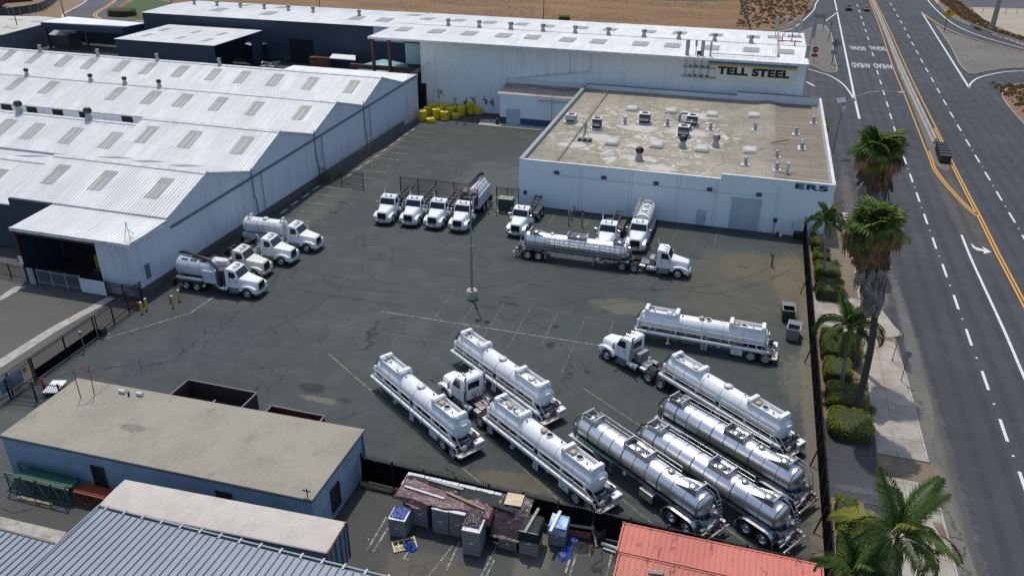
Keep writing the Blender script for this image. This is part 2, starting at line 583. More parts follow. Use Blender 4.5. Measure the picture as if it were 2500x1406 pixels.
for off, mt, w in ((0, 'line_yellow', .35), (.8, 'line_yellow', .35), (-9.5, 'line_white', .4), (9.5, 'line_white', .4)):
    ribbon('ramp_line', [(x + off * .8, y + off * .45) for x, y in smooth([(-187.5, 202), (-196.3, 210), (-212, 237), (-241, 270)])], w, M[mt], .012)
ribbon('edge_line', [(x + 1.2, y - .6) for x, y in field_edge[4:38]], .35, M['line_white'], .006)
# --- main road markings
LW, LY = M['line_white'], M['line_yellow']
RD = .004
ribbon('edge_line', smooth([(25.6, 340), (25.0, 320), (22.16, 231.26), (20.74, 186.93), (20.1, 167.56), (19.75, 153.5)]), .42, LW, RD)
ribbon('edge_line', smooth([(12.2, 195.2), (14.5, 192.3), (16.5, 189.6), (18.88, 181.15), (20.1, 167.2)]), .34, LW, RD)
ribbon('edge_line', smooth([(24.5, 296), (23.9, 290), (22.39, 282.64), (19.57, 270)]), .34, LW, RD)
ribbon('edge_line', [(11.47, 181.54), (12.93, 177.97)], .45, LW, RD)
yl = smooth([(38, 345), (37.0, 326), (34.28, 265.45), (31.04, 203.95), (29.71, 169.0), (28.5, 141), (28.1, 131.41), (27.9, 126.6), (28.45, 118.75), (29.34, 111.86), (30.1, 108.2)])
yr = smooth([(39.8, 345), (39.0, 327), (36.67, 266.28), (34.1, 207.44), (32.7, 171.7), (31.75, 143), (31.2, 129.71), (30.85, 118.67), (30.55, 106.92), (30.19, 96.46), (29.95, 86), (29.3, 60), (28.8, 40)])
ribbon('median_line', yl, .2, LY, RD)
ribbon('median_line', yr, .2, LY, RD)
ribbon('median_line', [(x + .36, y) for x, y in yl[-29:]], .2, LY, RD)
ribbon('median_line', [(x - .36, y) for x, y in yr[-45:]], .2, LY, RD)
ribbon('turn_lane_line', smooth([(27.05, 100.8), (26.74, 92.7), (26.46, 77.15), (26.19, 68.68), (25.9, 56), (25.6, 46)]), .26, M['line_white'], RD)
dash = [(31.67, 309.52), (31.19, 295.24), (30.59, 281.0), (30.17, 268.04), (29.63, 255.2), (29.11, 242.1), (28.09, 218.5), (27.0, 196.37), (26.6, 186.26), (26.18, 176.3), (25.8, 166.44), (25.38, 157.15), (24.98, 147.9), (24.65, 138.9),
        (24.39, 130.18), (24.15, 121.52), (23.92, 113.29), (23.69, 105.09), (23.48, 97.15), (23.32, 89.36), (23.13, 81.58), (22.95, 74.21), (22.82, 66.61), (22.66, 59.3), (22.51, 52.7), (22.35, 45.6),
        (43.23, 316.9), (42.66, 303.03), (42.02, 288.86), (41.42, 275.48), (40.88, 262.49), (40.23, 249.51), (39.64, 237.39), (39.07, 225.04), (38.5, 213.58), (38.02, 202.72), (37.59, 192.22), (37.14, 181.82), (36.68, 171.46), (36.26, 161.85), (35.9, 152.64), (35.54, 143.2),
        (35.24, 134.38), (34.93, 125.83), (34.62, 117.2), (34.36, 108.99), (34.07, 101.2), (33.8, 93.5)]
dm = ribbon_mesh([(-.055, -1.5), (.055, 1.5)], .24, 0).mesh('lane_dash', LW, fix=False)
for x, y in dash:
    o_ = struct(put('lane_dash', dm, None, (x, y, RD)))
    o_.scale.y = 1 + (y - 60) / 240
for i, (x, y) in enumerate(dash[:-1]):
    if y > 215 or abs(dash[i + 1][1] - y) > 20:
        continue
    b = MB()
    mx, my = (x + dash[i + 1][0]) / 2, (y + dash[i + 1][1]) / 2
    b.lathe([(.11, 0), (.075, .025), (0, .03)], (mx, my, RD), n=8)
    struct(b.build('lane_marker_dot', M['white_paint']))


def text(name, s, loc, size, mat, rot=(0, 0, 0), ext=.012, sx=1., parent=None, bold=0., shear=0., space=1.):
    cu = bpy.data.curves.new(name, 'FONT')
    cu.body = s
    cu.size = size
    cu.extrude = ext
    cu.offset = bold
    cu.shear = shear
    cu.space_character = space
    cu.align_x = 'CENTER'
    cu.align_y = 'CENTER'
    o = bpy.data.objects.new(name, cu)
    C.objects.link(o)
    dg = bpy.context.evaluated_depsgraph_get()
    me = bpy.data.meshes.new_from_object(o.evaluated_get(dg))
    bpy.data.objects.remove(o)
    me.materials.clear()
    me.materials.append(mat)
    ob = put(name, me, parent, loc, 0, rot)
    ob.scale = (sx, 1, 1)
    return ob


for s_, x, y in (('SIGNAL', 25.15, 226), ('SIGNAL', 30.0, 227.5), ('AHEAD', 24.1, 203.7), ('AHEAD', 28.9, 204.2)):
    struct(text('road_lettering', s_, (x, y, .002), 7.5, LW, (0, 0, rad(180)), .004, .155 if s_ == 'SIGNAL' else .165, bold=.0))
# left turn arrow
def arrow():
    pts = [(27.65, 98.40), (27.94, 97.29), (28.74, 96.86), (28.70, 97.78), (29.41, 96.36), (28.42, 95.54), (28.60, 96.26), (27.88, 96.40), (27.58, 97.18)]
    sheet('turn_arrow', pts, LW, RD)
arrow()
# right hand gore lines
ribbon('gore_line', smooth([(50.6, 300), (48.4, 264), (46.37, 230.41), (43.76, 187.0)]), .4, LW, RD)
ribbon('gore_line', smooth([(43.7, 186.6), (45.2, 192), (48.13, 198.4), (54.21, 205.82), (60, 209), (72, 211)]), .35, LW, RD)
ribbon('gore_line', smooth([(50.44, 298.4), (51.97, 273.61), (55, 256), (60.5, 243.5), (68, 229)]), .35, LY, RD)
ribbon('edge_line', smooth([(60, 350), (57.4, 334), (56.0, 299.17), (56.45, 273.16), (59.75, 255.71), (66.29, 239.41), (76, 220)]), .35, LW, RD)


# kerbed islands, verges and footways (kerb is a real step)
def kerbed(name, pts, mat, h=.13, w=.18):
    o = slab(name, pts, -.05, h - .012, mat, 0)
    k = MB()
    P = [Vector((p[0], p[1])) for p in pts]
    n = len(P)
    cen = sum(P, Vector((0, 0))) / n
    ar = sum(P[i].x * P[(i + 1) % n].y - P[(i + 1) % n].x * P[i].y for i in range(n))
    sg = 1 if ar > 0 else -1
    inn = []
    for i in range(n):
        d = (P[(i + 1) % n] - P[i - 1]).normalized()
        inn.append(P[i] + Vector((-d.y, d.x)) * w * sg)
    V = [(p.x, p.y, -.05) for p in P] + [(p.x, p.y, h) for p in P] + [(p.x, p.y, h) for p in inn] + [(p.x, p.y, h - .1) for p in inn]
    F = []
    for i in range(n):
        j = (i + 1) % n
        F += [(i, j, n + j, n + i), (n + i, n + j, 2 * n + j, 2 * n + i), (2 * n + i, 2 * n + j, 3 * n + j, 3 * n + i)]
    k.add(V, F)
    struct(k.build(name + '_kerb' if name.endswith('island') else 'kerb', M['kerb']))
    return o


kerbed('traffic_island', smooth([(18.87, 261.09), (19.9, 245.45), (18.9, 212.61), (18.45, 195), (16.2, 192.4), (13.84, 197.5), (11, 203), (7, 208), (3, 212), (3, 232), (8.5, 240), (14.2, 252.67), (17.0, 262), (18.87, 261.09)][:-1], 4), M['asphalt_old'])
kerbed('gore_island', smooth([(50.49, 275.12), (48.74, 240.34), (46.5, 214.07), (46.3, 203), (47.6, 201.4), (52.18, 207.0), (59.67, 212.0), (74, 214), (74, 218), (66, 229), (59.3, 241), (53.81, 252.4), (51.2, 264)], 4), M['asphalt_old'])
kerbed('verge_island', smooth([(72, 198), (55.53, 194.34), (50.68, 187.2), (48.5, 180.41), (47.72, 172.39), (47.4, 165), (47.1, 150), (46.5, 120), (52, 118), (74, 140), (76, 180)], 4), M['dry_weeds'])
sheet('embankment', smooth([(62, 350), (59.5, 334), (58.0, 302), (58.9, 284.05), (61.9, 265.14), (65.3, 252.22), (69, 240), (80, 224), (130, 224), (140, 380), (90, 400)], 4), M['sand'], .03)
sheet('embankment_weeds', smooth([(62.5, 345), (59.9, 325), (58.8, 302), (59.6, 284), (62.4, 266), (66.0, 253), (68.5, 246), (69.5, 262), (67, 285), (68, 310), (70, 345)], 4), M['dry_weeds'], .06)
sheet('side_road', [(66, 318), (140, 330), (140, 352), (66, 345)], M['asphalt_ramp'], .09)
# concrete median barrier
mb = MB()
pf = [(-.42, 0), (-.42, .1), (-.2, .38), (-.13, .82), (.13, .82), (.2, .38), (.42, .1), (.42, 0)]
mp_ = smooth([(39.2, 350), (38.02, 327.27), (35.5, 266), (32.6, 205.5), (31.3, 171), (30.3, 141.2)], 3)
mb.loft([[(x + u, y, v - .004) for u, v in pf] for x, y in mp_], 0, False)
tag(mb.build('median_barrier', M['concrete']), 'long low concrete barrier down the middle of the road', 'barrier')
sheet('median_strip', smooth([(38.2, 345), (36.6, 315), (35.0, 270), (31.9, 206), (30.3, 169), (28.95, 141), (28.6, 131.5), (28.9, 127.5), (30.4, 128), (31, 141), (32.2, 171), (33.6, 206), (36.2, 268), (38.7, 327), (39.6, 345)], 2), M['asphalt_old'], .0005)
# frontage: planting strip, footway panels, driveways
sheet('planting_strip', [(8.8, 79.5), (13.6, 79.5), (13.2, 67), (12.9, 56.6), (8.8, 56.6)], M['soil'], .03)
sheet('planting_strip', [(8.8, 47.3), (11.4, 47.3), (11.6, 20), (8.8, 20)], M['soil'], .03)
sheet('planting_strip', [(8.8, 79.5), (13.6, 79.5), (12.9, 104), (9.1, 104)], M['soil'], .03)
sheet('verge', [(9.1, 104), (12.9, 104), (12.6, 132), (11.4, 140), (9.1, 132)], M['soil'], .02)
sheet('driveway_patch', [(8.8, 56.6), (12.75, 56.0), (12.82, 47.3), (8.8, 47.3)], M['asphalt_patch'], .035)
sheet('driveway_crossing', smooth([(8.8, 79.3), (13.6, 79.2), (15.2, 78.8), (16.4, 74.5), (16.8, 72.5), (13.4, 71.5), (8.8, 73.2)], 3), M['pavement'], .045)


def pave(y0, y1, name='paving_slab'):
    """footway slabs with recessed joints, one object each"""
    kx = lambda y: 16.42 if y < 66 else 16.42 - (y - 66) * .085 if y < 78 else 15.4 - (y - 78) * .062
    lx = lambda y: 12.85 + max(0, y - 56) * .03
    y = y0
    while y < y1 - .3:
        e = min(y + 2.35, y1)
        for f0, f1 in ((0, .42), (.42, 1)):
            q = lambda f, yy: (lx(yy) + (kx(yy) - .17 - lx(yy)) * f, yy)
            g = .012
            c = [q(f0, y + g), q(f1, y + g), q(f1, e - g), q(f0, e - g)]
            c = [(c[0][0] + g, c[0][1]), (c[1][0] - g, c[1][1]), (c[2][0] - g, c[2][1]), (c[3][0] + g, c[3][1])]
            h = .115 + random.uniform(-.006, .006)
            bb = MB()
            bb.prism(c, 'z', .0, h)
            struct(bb.build(name, M['pavement']))
        kb = MB()
        kb.prism([(kx(y) - .16, y + .01), (kx(y), y + .01), (kx(e), e - .01), (kx(e) - .16, e - .01)], 'z', -.02, .125)
        struct(kb.build('kerb_stone', M['kerb'], bevel=.02))
        y = e


pave(53.2, 71.0)
pave(79.3, 104)
pave(22, 50.6)
sheet('footway_bed', [(12.8, 20), (16.4, 20), (16.4, 71), (15.2, 79), (13.0, 104), (12.7, 104)], M['soil'], .02)
sheet('gravel_spill', smooth([(12.9, 53.0), (14.6, 52.6), (16.2, 53.1), (17.1, 52), (16.3, 50.2), (15.9, 48.2), (15.2, 49.5), (14.2, 50.9), (12.95, 51.4)], 4), M['soil'], .05)
sheet('gravel_spill', smooth([(15.6, 46.6), (16.2, 46.5), (16.3, 45.2), (15.9, 45.3)], 3), M['soil'], .128)
sheet('gutter_dust', smooth([(16.45, 66), (17.3, 65.5), (17.9, 63), (17.5, 58), (16.9, 55), (17.3, 52), (17.3, 47), (17.6, 42), (17.7, 30), (16.5, 30)], 3), M['asphalt_old'], -.001)
# --- yard markings
LN, LF, LD = M['line_worn'], M['line_faint'], M['line_dull']
for a, c in (((-54.5, 92.7), (-50.05, 92.8)), ((-54.4, 89.7), (-49.84, 89.8)), ((-54.2, 86.6), (-49.76, 86.8)), ((-54.1, 83.75), (-49.83, 83.85)), ((-53.5, 80.8), (-49.7, 80.88)),
             ((-53.1, 115.75), (-49.1, 115.75)), ((-52.8, 112.7), (-49.1, 112.7)), ((-52.7, 109.7), (-49, 109.7)), ((-52.6, 106.6), (-48.9, 106.6)), ((-52.5, 103.5), (-48.8, 103.6)), ((-52.4, 100.65), (-48.8, 100.65)), ((-52.5, 97.6), (-48.76, 97.7)), ((-52.5, 94.9), (-48.65, 94.85)), ((-53, 118.8), (-49.2, 118.8)), ((-53, 121.8), (-49.3, 121.8))):
    ribbon('parking_line', [a, c], .11, LN, .005)
for y in (97.5, 100.5, 103.5, 106.5, 109.5, 112.5):
    ribbon('parking_line', [(-31.2, y), (-27.2, y)], .1, LF, .005)
ribbon('yard_line', [(-31.7, 62.42), (-9.9, 62.45)], .11, LN, .005)
ribbon('yard_line', [(-34.49, 58.71), (-30.13, 58.72), (-23.21, 58.72)], .08, LF, .005)
for x0, y0, y1 in ((-26.3, 67.9, 62.9), (-23.45, 67.6, 59.6), (-20.65, 67.8, 60.4), (-17.9, 68.1, 59.6), (-15.1, 67.8, 60.8), (-12.25, 67.3, 57), (-9.5, 67.3, 63.0)):
    ribbon('yard_line', [(x0, y0), (x0 + .06, y1)], .09, LF, .005)
ribbon('yard_line', [(-19.5, 67.9), (-9, 67.2)], .08, LF, .005)
ribbon('yard_line', [(-32.9, 53.87), (-26.54, 49.56), (-20.97, 45.85), (-13.4, 40.9)], .14, LD, .005)
ribbon('yard_line', [(-22.5, 54.2), (-9.2, 41.8)][:0] or [(-16.2, 47.2), (-9.1, 41.78), (-7.4, 40.4)], .13, LD, .005)
ribbon('yard_line', [(-5.29, 43.4), (-2.83, 41.57), (-.2, 39.6)], .13, LD, .005)
ribbon('yard_line', [(1.85, 42.59), (3.46, 41.39), (5.4, 39.9)], .13, LD, .005)
ribbon('yard_line', [(-10.06, 55.37), (-4.13, 51.18), (2, 46.7)], .12, LD, .005)
ribbon('yard_line', [(-54.3, 49.3), (-49.3, 56.6), (-49.2, 60.2)], .13, LN, .005)
ribbon('yard_line', [(-21.7, 94), (-21.36, 88.7), (-17.0, 88.85), (-17.1, 94.1)], .1, LD, .005)
ribbon('yard_line', [(-6.0, 93.9), (-6.2, 88.6)], .1, LF, .005)
ribbon('yard_line', [(-1.2, 93.9), (-1.5, 88.6)], .1, LF, .005)
for pts in ([(-19.32, 36.52), (-19.26, 33.46), (-18.83, 33.47), (-18.81, 35.57)], [(-16.53, 35.00), (-16.78, 33.48), (-16.45, 33.46), (-16.43, 33.90)], [(-13.89, 35.80), (-13.85, 33.34)], [(-14.18, 35.43), (-14.76, 32.58)], [(-11.47, 36.44), (-11.66, 33.52)], [(-11.30, 35.01), (-11.36, 33.62)], [(-6.78, 36.48), (-6.78, 35.32)], [(-6.47, 36.94), (-6.47, 35.16)], [(-4.33, 38.25), (-4.31, 35.76)]):
    ribbon('bay_line', pts, .12, LN, .005)
sheet('concrete_strip', [(-59.98, 44.47), (-60.05, 50.24), (-59.33, 57.14), (-58.41, 56.95), (-59.00, 50.15), (-58.79, 43.33)], M['kerb'], .012)
sheet('concrete_strip', [(-69.78, 53.87), (-70.11, 56.01), (-69.02, 56.41), (-68.95, 53.07)], M['kerb'], .012)
sheet('concrete_walk', [(-43.88, 29.03), (-38.53, 29.15), (-38.43, 28.07), (-42.83, 28.03)], M['kerb'], .03)


# ================================================================ BUILDINGS
def streak(name, c, d, rough=.6, ax='y', amt=.8, sc=1.2, thr=(.48, .70), metal=0.):
    """painted sheet metal with dirt run down the ribs"""
    t = NT(name)
    s = {'y': (1.6, .12, .12), 'z': (1.6, 1.6, .10), 'x': (.12, 1.6, .12)}[ax]
    n1 = t.noise(sc, 5, .65, t.scaled(*s))
    n2 = t.noise(.25, 5, .6)
    n3 = t.noise(5, 3, .7, t.scaled(*s))
    f = t.math('ADD', t.math('MULTIPLY', n1, .5), t.math('ADD', t.math('MULTIPLY', n2, .3), t.math('MULTIPLY', n3, .2)))
    return t.out(t.mix(t.ramp(f, thr[0], thr[1], 0, amt), c, d), rough, metal)


t = NT('roof_white')
rb_ = t.n('TexBrick')
t.l(t.scaled(1, 1, 1), rb_.inputs['Vector'])
rb_.inputs['Scale'].default_value = 1
rb_.inputs['Brick Width'].default_value = 1.9
rb_.inputs['Row Height'].default_value = 3.7
rb_.inputs['Mortar Size'].default_value = .012
rb_.inputs['Color1'].default_value = (.77, .77, .76, 1)
rb_.inputs['Color2'].default_value = (.66, .66, .65, 1)
rb_.inputs['Mortar'].default_value = (.50, .50, .49, 1)
n1, n2, n3 = t.noise(1.2, 5, .65, t.scaled(1.6, .12, .12)), t.noise(.22, 5, .65), t.noise(.7, 5, .7, t.scaled(1.3, .25, 1))
c_ = t.mix(t.ramp(n1, .44, .68, 0, .55), rb_.outputs['Color'], (.55, .55, .53))
c_ = t.mix(t.ramp(n2, .50, .70, 0, .45), c_, (.60, .595, .57))
c_ = t.mix(t.ramp(n3, .66, .76, 0, .5), c_, (.42, .38, .33))
M['roof_white'] = t.out(c_, .6)
M['wall_white'] = streak('wall_white', (.60, .64, .70), (.38, .40, .43), .6, 'z', .85, .8)
M['wall_tall'] = streak('wall_tall', (.80, .82, .84), (.60, .61, .61), .6, 'z', .8, .8)
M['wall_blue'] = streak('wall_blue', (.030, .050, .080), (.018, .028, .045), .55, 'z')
M['trim_blue'] = mk('trim_blue', (.11, .16, .23), .3, 2, .5)
M['trim_white'] = mk('trim_white', (.70, .71, .71), .25, 1.5, .5, tint=(.45, .45, .44))
M['skylight'] = streak('skylight', (.29, .29, .27), (.22, .22, .20), .6, 'y', .8)
M['base_band'] = mk('base_band', (.13, .115, .105), .4, 1.2, .85)
M['vent_metal'] = mk('vent_metal', (.42, .42, .41), .35, 3, .5, .3)
M['vent_dark'] = mk('vent_dark', (.09, .085, .08), .35, 6, .6, .3)
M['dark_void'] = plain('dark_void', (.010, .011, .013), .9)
M['window_dark'] = plain('window_dark', (.014, .017, .02), .25)
M['tilt_wall'] = streak('tilt_wall', (.76, .84, .86), (.66, .73, .76), .7, 'z', .7, .6)
M['tilt_white'] = streak('tilt_white', (.66, .68, .70), (.46, .47, .48), .7, 'z', .7, .6)
M['stucco'] = mk('stucco', (.26, .35, .43), .2, .7, .9, tint=(.20, .28, .36), bump=.3)
M['steel_red'] = mk('steel_red', (.09, .022, .018), .4, 2, .6)
M['teal_tank'] = mk('teal_tank', (.15, .36, .38), .25, 1, .5)
M['beige_roof'] = streak('beige_roof', (.46, .45, .41), (.36, .35, .32), .7, 'y', .8)
t = NT('tar_roof')
n1, n2, n3 = t.noise(.12, 5, .6), t.noise(.9, 6, .7, None, .8), t.noise(9, 3, .7)
st = t.noise(.8, 6, .7, t.scaled(1.0, .12, 1))
br = t.n('TexBrick')
t.l(t.scaled(.55, .55, 1), br.inputs['Vector'])
br.inputs['Scale'].default_value = 1
br.inputs['Mortar Size'].default_value = .018
br.inputs['Brick Width'].default_value = 1.6
br.inputs['Row Height'].default_value = 1.1
sx = t.n('SeparateXYZ')
t.l(t.co, sx.inputs[0])
c_ = t.mix(t.ramp(n1, .4, .62), (.235, .215, .165), (.32, .285, .22))
c_ = t.mix(t.math('MULTIPLY', t.ramp(sx.outputs[0], 4.2, 4.6), .9), c_, (.175, .14, .108))
wv = t.noise(.6, 5, .7, t.scaled(.22, 1.8, 1), .6)
c_ = t.mix(t.ramp(wv, .48, .62, 0, .55), c_, (.34, .305, .235))
c_ = t.mix(t.ramp(st, .48, .7, 0, .6), c_, (.19, .16, .12))
c_ = t.mix(t.math('MULTIPLY', br.outputs['Fac'], t.ramp(n2, .40, .55, 0, .75)), c_, (.10, .09, .07))
zone = t.spot(-12, 112, 17, 21, .2)
c_ = t.mix(t.math('MULTIPLY', t.ramp(t.noise(.55, 7, .75, None, 1.5), .535, .575), zone), c_, (.55, .53, .47))
c_ = t.mix(t.ramp(t.noise(.4, 6, .7, None, 1.), .57, .66, 0, .7), c_, (.15, .135, .105))
for x, y, r in ((-22, 103.5, 2), (-14.5, 114, 2.8), (-7.5, 114, 3), (-9.5, 97.5, 2.2), (-19.5, 108, 2.6), (-4, 108, 1.6), (-6, 123, 2.6), (-12.5, 100.5, 2)):
    c_ = t.mix(t.math('MULTIPLY', t.spot(x, y, r * 1.3, r * .7, .6), .85), c_, (.52, .50, .45))
c_ = t.mix(t.ramp(n3, .45, .75, 0, .35), c_, (.16, .14, .11))
M['tar_roof'] = t.out(c_, .92, 0, n3, .2)
t = NT('gravel_roof')
n1, n2, n3 = t.noise(.35, 6, .65), t.noise(22, 3, .8), t.noise(1.1, 6, .75, t.scaled(1, .4, 1))
c_ = t.mix(t.ramp(n1, .4, .62), (.285, .262, .212), (.225, .205, .165))
c_ = t.mix(t.ramp(n3, .55, .68, 0, .7), c_, (.125, .112, .09))
c_ = t.mix(t.ramp(t.noise(.22, 4), .5, .7, 0, .5), c_, (.30, .26, .20))
c_ = t.mix(t.math('MULTIPLY', t.spot(-38.2, 35.9, 1.3, .5, .6), .7), c_, (.06, .055, .045))
c_ = t.mix(t.ramp(n2, .42, .66), c_, (.36, .335, .275))
M['gravel_roof'] = t.out(c_, .95, 0, n2, .7, .03)


def corr(x0, x1, a, b, pitch=.42, d=.07, ax='x', th=None):
    """ribbed sheet: ribs repeat along ax from x0 to x1, and run from a to b ((y,z) pairs, or (x,z))"""
    m = MB()
    n = max(1, round((x1 - x0) / pitch))
    p = (x1 - x0) / n
    us = []
    for i in range(n):
        for f, h in ((0, 0), (.55, 0), (.68, d), (.87, d)):
            us.append((x0 + (i + f) * p, h))
    us.append((x1, 0))
    V, F = [], []
    ln = math.hypot(b[0] - a[0], b[1] - a[1])
    nx, nz = -(b[1] - a[1]) / ln, (b[0] - a[0]) / ln
    if nz < 0:
        nx, nz = -nx, -nz
    for u, h in us:
        for q in (a, b):
            y, z = q[0] + nx * h, q[1] + nz * h
            V.append((u, y, z) if ax == 'x' else (y, u, z))
    for i in range(len(us) - 1):
        F.append((2 * i, 2 * i + 2, 2 * i + 3, 2 * i + 1))
    m.add(V, F)
    return m


def corr_wall(u0, u1, zb, ztop, at, face, pitch=.34, d=.045):
    """upright ribbed wall. face 'y-': in the plane y=at looking to -y, ribs along x; 'x+': plane x=at looking to +x, ribs along y"""
    m = MB()
    n = max(1, round((u1 - u0) / pitch))
    p = (u1 - u0) / n
    us = []
    for i in range(n):
        for f, h in ((0, 0), (.5, 0), (.62, d), (.88, d)):
            us.append((u0 + (i + f) * p, h))
    us.append((u1, 0))
    zt = ztop if callable(ztop) else (lambda u: ztop)
    V, F = [], []
    for u, h in us:
        for z in (zb, zt(u)):
            V.append((u, at - h, z) if face == 'y-' else (at + h, u, z))
    for i in range(len(us) - 1):
        F.append((2 * i, 2 * i + 2, 2 * i + 3, 2 * i + 1))
    m.add(V, F)
    return m


def slope_box(m, x0, x1, ya, za, yb, zb, h, mi=0):
    """thin slab lying on a roof slope that runs along y"""
    ln = math.hypot(yb - ya, zb - za)
    ny, nz = -(zb - za) / ln * h, (yb - ya) / ln * h
    V = [(x0, ya, za), (x1, ya, za), (x1, yb, zb), (x0, yb, zb), (x0, ya + ny, za + nz), (x1, ya + ny, za + nz), (x1, yb + ny, zb + nz), (x0, yb + ny, zb + nz)]
    m.add(V, [(3, 2, 1, 0), (4, 5, 6, 7), (0, 1, 5, 4), (1, 2, 6, 5), (2, 3, 7, 6), (3, 0, 4, 7)], mi)


CACHE = {}


def turbine(loc, s=1., parent=None, dark=False):
    """roof turbine vent: flared base, neck and slatted ball"""
    if 'tv' not in CACHE:
        a = MB()
        a.lathe([(.42, -.25), (.40, .05), (.27, .38), (.25, .62)], n=12)
        b = MB()
        n = 16
        for i in range(n):
            a0, a1 = 2 * math.pi * i / n, 2 * math.pi * (i + .75) / n
            V, F = [], []
            for k in range(5):
                f = k / 4
                r = .29 + .12 * math.sin(math.pi * f)
                z = .6 + .5 * f
                V += [(r * math.cos(a0), r * math.sin(a0), z), ((r - .06) * math.cos(a1), (r - .06) * math.sin(a1), z)]
            for k in range(4):
                F.append((2 * k, 2 * k + 1, 2 * k + 3, 2 * k + 2))
            b.add(V, F)
        b.lathe([(.22, .6), (.22, 1.08)], n=10)
        b.lathe([(.31, 1.08), (.29, 1.13), (0, 1.16)], n=12)
        CACHE['tv'] = (a.mesh('turbine_vent', M['vent_metal']), b.mesh('turbine_head', M['vent_metal'], fix=False), b.mesh('turbine_head', M['vent_dark'], fix=False))
    o = put('turbine_vent', CACHE['tv'][0], parent, loc, random.random() * 6, None, s)
    put('turbine_head', CACHE['tv'][2 if dark else 1], o)
    return o


def hall(label, x0, x1, y0, yr, y1, z0, zr, z1, sky=(), vents=(), back_sky=(), end=True, skl=3.25, skw=1.75, vs=1., vdark=False, pitch=.42, group='white gabled halls of the warehouse row'):
    t = thing('warehouse_hall', label, 'warehouse', (0, 0, 0), 0, group)
    ov = .12
    corr(x0, x1 + ov, (y0 - .05, z0), (yr, zr), pitch).build('roof_slope', M['roof_white'], t)
    corr(x0, x1 + ov, (y1 + .0, z1), (yr, zr), pitch).build('roof_slope', M['roof_white'], t)
    rc = MB()
    s0, s1 = (zr - z0) / (yr - y0), (z1 - zr) / (y1 - yr)
    rc.prism([(yr - .35, zr - .35 * s0 + .085), (yr, zr + .095), (yr + .35, zr + .35 * s1 + .085), (yr + .35, zr + .35 * s1 + .115), (yr, zr + .135), (yr - .35, zr - .35 * s0 + .115)], 'x', x0, x1 + ov + .02)
    rc.build('ridge_cap', M['trim_white'], t)
    zt = lambda u: (z0 + (u - y0) * s0 if u < yr else zr + (u - yr) * s1) - .02
    if end:
        corr_wall(y0, y1, 0, zt, x1, 'x+').build('end_wall', M['wall_white'], t)
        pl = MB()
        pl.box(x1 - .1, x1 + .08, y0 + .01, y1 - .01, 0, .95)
        pl.build('base_band', M['base_band'], t)  # darker brown band along the foot of the gable wall
        fa = MB()
        for (a, b, c, d) in ((y0, z0, yr, zr), (yr, zr, y1, z1)):
            fa.prism([(a, b - .16), (c, d - .16), (c, d + .055), (a, b + .055)], 'x', x1 + ov - .01, x1 + ov + .035)
        fa.build('barge_board', M['trim_white'], t)
    fw = MB()
    fw.box(x0, x1 - .02, y0 + .02, y0 + .12, 0, z0 - .03)
    fw.build('front_wall', M['wall_white'], t)
    fw = MB()
    fw.box(x0, x1 - .02, y1 - .14, y1 - .02, 0, z1 - .03)
    fw.build('rear_wall', M['wall_white'], t)
    for x, y, z in sky:
        m = corr(x - skw / 2, x + skw / 2, (y - skl / 2, zt(y - skl / 2) + .10), (y + skl / 2, zt(y + skl / 2) + .10), .29, .012)
        m.build('skylight', M['skylight'], t)
    for x, y, z in back_sky:
        corr(x - 1.0, x + 1.0, (y - 1.6, zt(y - 1.6) + .10), (y + 1.6, zt(y + 1.6) + .10), .3, .03).build('skylight', M['skylight'], t)
    for x, y, z in vents:
        turbine((x, yr, zr + .05), vs * .8, t, vdark)
    return t


X1 = -55.92
XL = -172
h1 = hall('white warehouse hall nearest the open lean-to, with three skylights on its front slope', -76.2, X1, 63.45, 70.8, 78.6, 6.5, 9.0, 6.62,
          [(-73.43, 67.67, 7.93), (-67.07, 67.62, 7.91), (-59.63, 67.54, 7.88)], back_sky=[(-72.5, 75.6, 0), (-67.6, 75.6, 0), (-62.3, 75.6, 0)])
h1l = hall('lower set back roof at the far left, in front of the clerestory windows row', XL, -76.25, 63.6, 70.8, 78.4, 5.5, 7.9, 5.75, [(-82.2, 67.2, 0), (-89.5, 67.2, 0)], back_sky=[(-84.5, 75, 0)], end=False)
h2 = hall('second white hall from the lean-to, its gable directly behind the nearest one', -76.2, X1, 78.65, 86, 93.85, 6.65, 9.45, 6.95,
          [(-73.45, 82.90, 8.25), (-66.97, 82.86, 8.23), (-59.35, 82.81, 8.22)])
h2l = hall('low white roof at the left edge with two big turbine vents on its ridge', XL, -76.25, 79, 86, 93, 5.9, 8.5, 5.6,
           [(-96.57, 82.71, 7.23), (-91.63, 82.52, 7.17), (-85.30, 82.47, 7.15), (-78.90, 82.39, 7.13)], vents=[(-96.78, 86.32, 8.40), (-85.10, 86.11, 8.34)], end=False, vs=1.7, vdark=True)
h3 = hall('third white hall, with four dark turbine vents along its ridge', XL, X1, 93.9, 101.2, 109.0, 6.98, 9.52, 7.2,
          [(-110.43, 98.77, 8.65), (-104.05, 98.64, 8.61), (-91.51, 98.54, 8.57), (-85.07, 98.43, 8.53), (-79.59, 98.42, 8.53), (-73.49, 98.34, 8.50), (-67.28, 98.08, 8.41)] + [(-59.76, 98.05, 8.40)], vents=[(-110.34, 102.17, 9.84), (-98.05, 102.07, 9.80), (-91.72, 102.00, 9.78), (-85.50, 101.94, 9.76)], vs=1.15, vdark=True)
